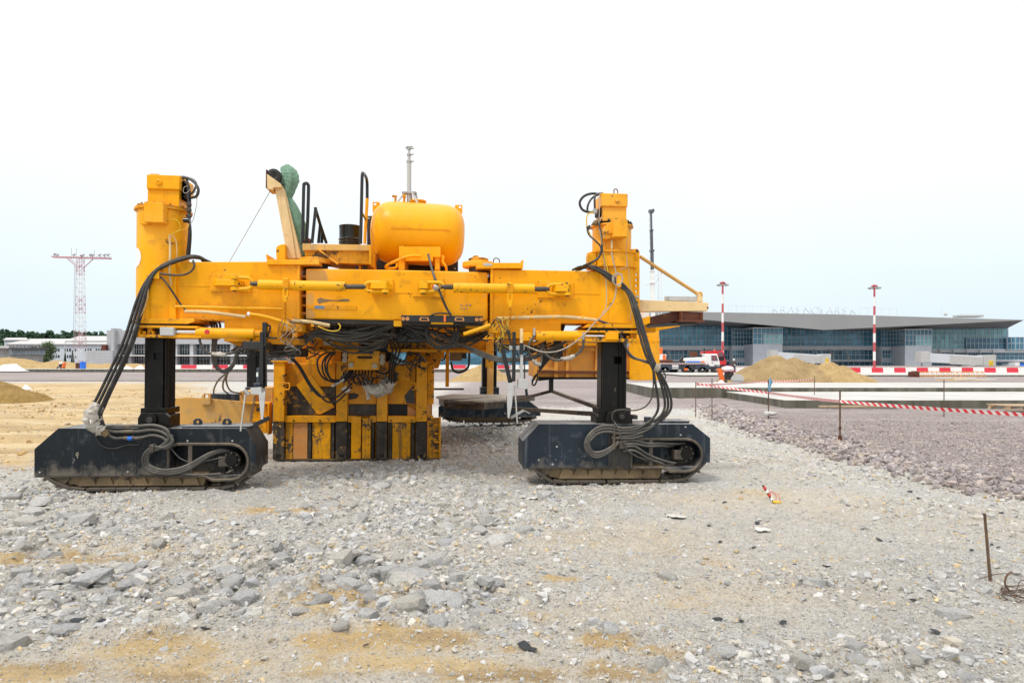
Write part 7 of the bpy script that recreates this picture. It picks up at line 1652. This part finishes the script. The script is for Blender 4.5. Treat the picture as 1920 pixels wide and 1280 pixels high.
p = TC(1220.7, 396, 1.3); MB().box((p.x-.28, p.y-.25, p.z-.2), (p.x+.3, p.y+.25, p.z+.15)).cyl((p.x+.2, p.y-.2, p.z+.05), (p.x+.2, p.y+.2, p.z+.05), .2, 12).build('boom_head', M['bm'], tc_, .02)
b = MB()
for i in range(10): 
    y = 397+11*i; x = 1226-(668-y)*.0195-3; b.bar(TC(x, y, 1.0), TC(x, y+9, 1.0), .05, .05)
b.build('boom_cable', M['steel'], tc_)
b = MB()
for i in range(9):
    y = 600-10.5*i; x0, x1 = 1234, 1240
    b.bar(TC(x0, y, 2), TC(x0, y-10.5, 2), .06, .06).bar(TC(x1, y, 2), TC(x1, y-10.5, 2), .06, .06).bar(TC(x0, y, 2), TC(x1, y-10.5, 2), .035, .035).bar(TC(x0, y, 2), TC(x1, y, 2), .035, .035)
b.bar(TC(1230, 530, 2), TC(1241, 511, 2), .06, .06).bar(TC(1226, 520, 2), TC(1240, 512, 2), .05, .05); b.build('jib_lattice', M['white'], tc_, smooth=False)
tbx('boom_lamp', 1214, 528.5, 1232, 531, 1.2, 1.4, 'white', .02)
# ------------------------------------------------------------------ red truck behind it
rt = empty('red_truck', (W(1345, 0, 88).x, 88, .12)); tag(rt, 'red truck whose cab shows behind the white truck crane', 'truck')
def RT(px, py, d=0): w = W(px, py, 88+d); return Vector((w.x-rt.location.x, d, w.z-.12))
def rpl(name, pts, d0, d1, mat, bev=.04, parent=None): return MB().prism([(p.x, p.z) for p in (RT(x, y) for x, y in pts)], d0, d1).build(name, M[mat], parent or rt, bev)
M['truckred'] = flat('truck_red', (.66, .025, .035), .35, .06, 1)
rc = rpl('cab', [(1323, 690), (1322, 658), (1356, 657.5), (1358, 664), (1360, 674), (1362, 676), (1362, 683), (1352, 684), (1350, 690)], 0, 2.4, 'truckred')
rpl('windscreen', [(1347, 668), (1346, 661), (1354.5, 660.5), (1357, 668.5)], -.03, .0, 'cabglass', .01, rc); rpl('black_panel', [(1345, 673.5), (1348, 668.5), (1358, 669), (1357, 676), (1350, 676)], -.03, .0, 'gloss_black', .01, rc)
rpl('bumper', [(1347, 694), (1347, 684.5), (1361, 683.5), (1361, 693)], -.05, 2.4, 'dark', .03, rc); rpl('beacon', [(1343, 657), (1343, 655), (1346, 655), (1346, 657)], 1.0, 1.3, 'orange', .02, rc); rpl('bed', [(1250, 692), (1250, 684), (1322, 684), (1322, 692)], .2, 2.3, 'dark', .04)
rpl('side_mirror', [(1356.5, 670), (1356.5, 662), (1358, 662), (1358, 670)], -.4, -.2, 'dark', .01, rc)
for px in (1265, 1285, 1354):
    p = RT(px, 695); MB().lathe([(.28, 0), (.46, .0), (.52, .05), (.52, .30), (.28, .35)], (p.x, -.02, .46), (0, 1, 0), 22).build('wheel', M['tyre'], rt)

# ------------------------------------------------------------------ person
pw = W(1376, 0, 79); pe = empty('person', (pw.x, 79, 0.03)); tag(pe, 'person in white helmet, dark jacket and blue jeans beside the big sand pile', 'person')
me = bpy.data.meshes.new('body')
J = [((0, 0, .95), .15), ((0, 0, 1.15), .155), ((0, 0, 1.38), .17), ((0, 0, 1.50), .06), ((0, -.02, 1.58), .085), ((0, -.02, 1.68), .095),
     ((-.10, 0, .90), .10), ((-.12, -.08, .50), .075), ((-.13, .08, .10), .055), ((-.13, -.08, .05), .05),
     ((.10, 0, .90), .10), ((.12, .04, .50), .075), ((.13, .10, .10), .055), ((.13, -.05, .05), .05),
     ((-.20, 0, 1.40), .07), ((-.27, -.03, 1.15), .055), ((-.14, -.22, 1.08), .042), ((-.07, -.27, 1.09), .035),
     ((.20, 0, 1.40), .07), ((.27, -.03, 1.15), .055), ((.14, -.22, 1.10), .042), ((.07, -.27, 1.11), .035)]
E = [(0, 1), (1, 2), (2, 3), (3, 4), (4, 5), (0, 6), (6, 7), (7, 8), (8, 9), (0, 10), (10, 11), (11, 12), (12, 13), (2, 14), (14, 15), (15, 16), (16, 17), (2, 18), (18, 19), (19, 20), (20, 21)]
me.from_pydata([j[0] for j in J], E, [])
bo = bpy.data.objects.new('body', me); COL.objects.link(bo); bo.parent = pe
sk = bo.modifiers.new('skin', 'SKIN'); sk.use_smooth_shade = True
for i, (_, r) in enumerate(J): me.skin_vertices[0].data[i].radius = (r, r)
me.skin_vertices[0].data[0].use_root = True
ss = bo.modifiers.new('subdivision', 'SUBSURF'); ss.levels = 1; ss.render_levels = 1
t_ = NT('work_clothes'); sp2 = t_.n('SeparateXYZ'); t_.l(t_.coord(), sp2.inputs[0]); rr2 = t_.n('ValToRGB'); rr2.color_ramp.interpolation = 'CONSTANT'; e = rr2.color_ramp.elements
e[0].color = (.03, .03, .035, 1); e[1].position = .10/2; e[1].color = (.05, .09, .18, 1)
for p_, c_ in ((.95/2, (.055, .05, .055, 1)), (1.2/2, (.22, .12, .11, 1)), (1.26/2, (.05, .045, .05, 1)), (1.50/2, (.45, .27, .19, 1))): e.new(p_).color = c_
t_.l(t_.math('DIVIDE', sp2.outputs['Z'], 2.0), rr2.inputs[0]); me.materials.append(t_.fin(rr2.outputs[0], .8))
MB().lathe([(.145, 0), (.125, .01), (.12, .06), (.08, .12), (.01, .14)], (0, -.02, 1.68), n=18).build('helmet', M['white'], pe)
MB().prism([(-.10, 1.05), (.10, 1.05), (.12, 1.12), (-.12, 1.12)], -.30, -.27).build('clipboard', M['white'], pe)

# ------------------------------------------------------------------ stakes and barrier tape
def tape_mat():
    t = NT('red_white_tape'); u = t.n('UVMap'); sp = t.n('SeparateXYZ'); t.l(u.outputs[0], sp.inputs[0])
    f = t.math('FRACT', t.math('ADD', t.math('MULTIPLY', sp.outputs['X'], 9.5), t.math('MULTIPLY', sp.outputs['Y'], .45)))
    g = t.math('GREATER_THAN', f, .5); return t.fin(t.mix(g, (.66, .63, .60), (.62, .03, .045)), .45)
M['tape'] = tape_mat()
M['stake'] = paint('rusty_rebar', (.13, .075, .045), .3, (.22, .16, .10), .5, (.05, .03, .02), .3, 30, .8, bump=.5, sc=2)
def stake(px, yt, yb, label, r=.009, zb=.14, Y=None, base=None, lean=0):
    g = G(px, yb, zb); Y = Y or g.y; x = W(px, 0, Y).x; zt = W(px, yt, Y).z
    o = empty('rebar_stake', (x, Y, zb)); tag(o, label, 'stake', 'rebar stakes along the barrier tape')
    b = MB().cyl((0, 0, -.1), (lean, 0, zt-zb), r, 8)
    b.build('rod', M['stake'], o)
    if base == 'stone': 
        c = bpy.data.objects.new('footing', big_protos[2]); COL.objects.link(c); c.parent = o; c.scale = (.42, .3, .14); c.location = (.03, -.03, .05)
    if base == 'nut': MB().cyl((0, 0, 0), (0, 0, .09), .035, 8).cyl((0, 0, .2), (0, 0, .24), .025, 8).build('nut', M['rust'], o)
    return Vector((x, Y, zb)), zt
stake(1304.5, 716, 775, 'thin pale stake where the barrier tape begins, nearest the hoses', .012)
stake(1335, 709, 778, 'thin brown stake just right of the first tape stake', .012)
stake(1441, 712, 779, 'rebar stake with a stone footing and a blue bag on top', .016, base='stone')
stake(1575, 731, 826, 'nearest tape stake with an iron nut at its foot', .015, base='nut')
stake(1770, 712, 779, 'thin stake in front of the concrete slab edge, right', .012)
stake(1527, 705, 750, 'short thin stake on the concrete slab before the golden pile', .014, zb=.34, Y=24)
def ribbon(name, pts, w, label, sag=.0):
    o = bpy.data.meshes.new(name); P = []
    for i in range(len(pts)-1):
        a, b_ = Vector(pts[i]), Vector(pts[i+1])
        for j in range(16): t = j/16; q = a.lerp(b_, t); q.z -= sag*4*t*(1-t); P.append(q)
    P.append(Vector(pts[-1])); vs = []; fs = []; uv = []; L = 0
    for i, p in enumerate(P):
        if i: L += (P[i]-P[i-1]).length
        tw = .35*math.sin(L*1.1)+.2*math.sin(L*2.7); d = Vector((0, math.sin(tw), math.cos(tw)))*w/2
        vs += [p-d, p+d]; uv += [(L, 0), (L, 1)]
    fs = [(2*i, 2*i+2, 2*i+3, 2*i+1) for i in range(len(P)-1)]
    c0 = vs[0].copy(); o.from_pydata([tuple(v-c0) for v in vs], [], fs); ul = o.uv_layers.new(name='UVMap')
    for lp in o.loops: ul.data[lp.index].uv = uv[lp.vertex_index]
    o.materials.append(M['tape']); ob = bpy.data.objects.new(name, o); COL.objects.link(ob); ob.location = c0
    so_ = ob.modifiers.new('thickness', 'SOLIDIFY'); so_.thickness = .002
    return tag(ob, label, 'barrier tape', 'barrier tapes')
Y1, Y2 = G(1304.5, 775, .14).y, G(1575, 826, .14).y
ribbon('barrier_tape', [W(1305, 719, Y1), W(1441, 736, G(1441, 779, .14).y), W(1575, 752.5, Y2-.02), W(1935, 778, 9.4)], .055, 'long red and white barrier tape running from the stakes to the right edge', .01)
ribbon('barrier_tape', [W(1305, 721, Y1), W(1420, 716, 23.5), W(1527, 711, 24)], .05, 'short upper red and white tape strung towards the golden sand pile', .02)
g = W(1443, 718, G(1441, 779, .14).y); o = lump('plastic_bag', [(0, 0, 0), (0, 0, 0), (0, 0, 0)], [.01, .01, .01], 'blue') if False else None
b = MB().tube(spline([g+Vector((0, -.03, .12)), g+Vector((.01, -.03, .02)), g+Vector((-.02, -.03, -.12)), g+Vector((.0, -.03, -.24))], 4), [.02]*3+[.035]*4+[.025]*4+[.01]*2, 9)
M['bag'] = paint('blue_bag', (.16, .38, .58), .2, (.5, .6, .66), .5, None, 0, 10, .4, bump=.6, sc=6)
c0 = Vector(b.v[0]); b.v = [tuple(Vector(v)-c0+Vector((random.gauss(0, .008), random.gauss(0, .008), random.gauss(0, .008)))) for v in b.v]; o = b.build('plastic_bag', M['bag'], None); o.location = c0; tag(o, 'small blue bag tied on top of a tape stake', 'bag')
# bare stake in the right foreground
g0 = G(1858, 1091, 0); o = empty('steel_stake', (g0.x, g0.y, gz1(g0.x, g0.y))); tag(o, 'bare ribbed steel stake driven in at the right foreground', 'stake')
tpz = W(1846, 962, g0.y); tv = Vector((tpz.x-g0.x, 0, tpz.z-o.location.z))
b = MB().cyl((0, 0, -.08), tv, .0085, 10)
for i in range(38): p = tv*(i/38); b.cyl(p, p+tv.normalized()*.004, .0102, 10)
b.build('rod', M['stake'], o)
# taped stake lying on the ground
g0 = G(1452, 942, 0); z0 = gz1(g0.x, g0.y); o = empty('fallen_tape_stake', (g0.x, g0.y, z0)); tag(o, 'short leaning stake wrapped in red and white tape on the crushed stone', 'stake')
tv = W(1430, 909, g0.y+.1)-Vector((g0.x, g0.y, z0)); MB().cyl((0, 0, -.02), tv, .012, 8).build('rod', M['stake'], o)
for i in range(4): MB().cyl(tv*(.15+.2*i), tv*(.15+.2*i)+tv.normalized()*.028, .0165, 10).build('tape_wrap', M['redpaint' if i % 2 else 'white'], o)
hs_ = [MB().tube(spline([tv*f, tv*f*.6+Vector((.03+.02*k, -.02*k, .02)), Vector((.05*(k-1), -.04, .012))], 6), .003, 5).build('loose_tape', M['redpaint' if k else 'white'], o) for k, f in enumerate((.8, .6, .7))]
MB().lathe([(.045, 0), (.045, .015), (.02, .02)], (.02, -.02, .005), n=14).build('yellow_cap', M['cable_yellow'], o)
# wire coil
g0 = G(1905, 1122, 0); o = empty('wire_coil', (g0.x+.03, g0.y, gz1(g0.x, g0.y)+.01)); tag(o, 'rusty loose coil of thin wire at the right picture edge', 'wire coil')
for k in range(9):
    rg = random.Random(200+k); r = .12+rg.uniform(-.02, .02); MB().tube([(r*math.cos(a)+rg.uniform(-.006, .006)+.01*k*.3, r*.9*math.sin(a), .012+.005*k+.03*math.sin(a*1+k)*rg.random()) for a in [2*math.pi*i/26 for i in range(26)]], .0022, 5, True).build('wire_loop', M['stake'], o)
for k, pts in enumerate((([(-.07, 0, .05), (-.10, .0, .10), (-.08, .01, .15), (-.05, .01, .17)]), ([(-.05, -.02, .05), (0, 0, .12), (.06, .02, .1)]), ([(-.12, .3, .02), (-.02, .33, .03), (.12, .36, .05), (.3, .4, .04)]))): MB().tube(spline([Vector(p) for p in pts], 6), .0028 if k else .006, 6).build('wire_end', M['stake'], o)
# planks and pallet by the slab
g0 = G(1530, 762, .15); g1 = G(1697, 764, .15)
M['wood'] = paint('weathered_wood', (.50, .36, .23), .2, (.28, .2, .13), .5, None, 0, 10, .8, bump=.3, streak=.2)
o = MB().bar((0, 0, 0), (g1.x-g0.x, .1, 0), .14, .045).build('plank', M['wood'], None, .004); o.location = (g0.x, 20.35, .17); tag(o, 'long pale plank lying at the foot of the concrete slab', 'plank')
g0 = G(1888, 766, .15); o = empty('wooden_pallet', (g0.x, g0.y-.4, .155)); tag(o, 'wooden pallet lying before the slab at the right edge', 'pallet')
for i in range(5): MB().box((-.6, -.4+.17*i, .115), (.6, -.29+.17*i, .138)).build('board', M['wood'], o, .003)
for x in (-.52, 0, .52):
    for y in (-.34, .3): MB().box((x-.06, y-.05, .02), (x+.06, y+.05, .114)).build('block', M['wood'], o, .003)
for y in (-.34, .3): MB().box((-.6, y-.05, 0), (.6, y+.05, .019)).build('runner', M['wood'], o, .003)
# truss screed lying beyond the slab
o = empty('truss_screed', (W(1780, 0, 60).x, 60, .13)); tag(o, 'rusty triangular truss screed lying beyond the slabs, right', 'screed')
b = MB(); L_ = 6.2; n_ = 14
b.bar((-L_/2, -.2, .1), (L_/2, -.2, .1), .06, .06).bar((-L_/2, .2, .1), (L_/2, .2, .1), .06, .06).bar((-L_/2, 0, .5), (L_/2, 0, .5), .06, .06)
for i in range(n_): x = -L_/2+L_*i/n_; b.bar((x, -.2, .1), (x+L_/n_/2, 0, .5), .035, .035).bar((x+L_/n_/2, 0, .5), (x+L_/n_, -.2, .1), .035, .035)
b.build('truss', M['orange_faded'], o, smooth=False); MB().box((-L_/2-.4, -.25, .0), (-L_/2+.35, .25, .5)).cyl((-L_/2, -.3, .35), (-L_/2, .3, .35), .22, 14).build('engine', M['rust'], o, .03)
for y, x0, x1, in ((49, 1752, 1830), (48.6, 1790, 1868)):
    a = W(x0, 0, y).x; c = W(x1, 0, y).x; ob = MB().box((a-a, -.06, 0), (c-a, .06, .05)).build('board', M['white'], None, .004); ob.location = (a, y, .34 if y == 49 else .22); tag(ob, 'upper white board lying across the low sand heap' if y == 49 else 'lower white board lying before the low sand heap', 'board', 'boards on the low sand heap')

# ------------------------------------------------------------------ scraps on the ground
M['asphalt'] = paint('black_asphalt_scrap', (.022, .026, .033), .3, (.10, .11, .12), .5, None, 0, 10, .6, bump=.6, sc=6)
scr = [hull(14, 700+i, .6, .6) for i in range(6)]
scr_me = []
for V, Fc in scr: m_ = np_mesh('asphalt_scrap', V, Fc, None, True); m_.materials.append(M['asphalt']); scr_me.append(m_)
SCR = [(145, 1166, .16), (190, 1163, .1), (387, 1176, .1), (1420, 976, .10), (1330, 981, .09), (1414, 1022, .07), (1648, 1010, .09), (1670, 1012, .05), (1345, 1160, .1), (1390, 1161, .06), (1468, 1165, .08), (1755, 1180, .11), (1712, 1116, .07), (1743, 1104, .06), (1822, 1030, .07), (1872, 1025, .06), (1860, 1020, .05), (1845, 962, .08), (1877, 960, .07), (1705, 918, .14), (1720, 930, .12), (1590, 944, .08), (985, 1206, .14), (1000, 1210, .09), (335, 980, .09), (445, 985, .07), (685, 1238 - 28, .06), (1070, 1128, .05), (1550, 1055, .1), (1358, 942, .1), (1528, 888, .09), (1350, 1010, .08), (110, 1108, .1), (160, 1096, .07), (90, 955, .09), (265, 957, .1), (640, 922, .06), (1490, 1055, .06), (830, 1136, .07), (520, 1040, .09)]
for i, (px, py, s) in enumerate(SCR):
    g0 = G(px, py, .02); ob = bpy.data.objects.new('asphalt_scrap', scr_me[i % 6]); COL.objects.link(ob); ob.parent = ground
    ob.location = (g0.x, g0.y, gz1(g0.x, g0.y)+.012); s *= .8; ob.scale = (s, s*.7, s*.3); ob.rotation_euler = (random.uniform(-.3, .3), random.uniform(-.3, .3), random.uniform(0, 6.28))
M['plaster'] = paint('torn_plaster', (.60, .59, .56), .12, (.42, .40, .37), .5, None, 0, 10, .9, bump=.5, sc=3)
def paper(px, py, w, d, seed, label):
    g0 = G(px, py, .02); n0, n1 = 34, 24; ax = np.linspace(-w/2, w/2, n0); ay = np.linspace(-d/2, d/2, n1); X_, Y_ = np.meshgrid(ax, ay)
    X2 = X_*(1+.5*fbm(Y_*6+seed, X_*2, seed, 3)); Y2_ = Y_*(1+.8*fbm(X_*5+seed, Y_*2, seed+5, 3))
    Z_ = gz(g0.x+X2, g0.y+Y2_)+.018+.03*np.abs(fbm(X_*9, Y_*9, seed, 3)); I = np.arange(n0*n1).reshape(n1, n0); q = np.stack([I[:-1, :-1], I[:-1, 1:], I[1:, 1:], I[1:, :-1]], -1).reshape(-1, 4)
    cx2 = (X_/w*2)**2+(Y_/d*2)**2+2.2*fbm(X_*14, Y_*14, seed+1, 3); q = q[(cx2.ravel()[q].mean(1) < .85)]
    me = np_mesh('paper_scrap', np.stack([X2, Y2_, Z_], -1).reshape(-1, 3), q); me.materials.append(M['plaster']); me.shade_smooth(); ob = bpy.data.objects.new('paper_scrap', me); COL.objects.link(ob); ob.location = (g0.x, g0.y, 0); tag(ob, label, 'paper scrap')
paper(1268, 965, .24, .22, 2, 'torn white sheet on the crushed stone right of the right crawler')
paper(1003, 934, .34, .10, 4, 'flattened white scrap just in front of the right crawler')
paper(1430, 990, .17, .15, 7, 'white scrap beside black asphalt bits, right of the middle')
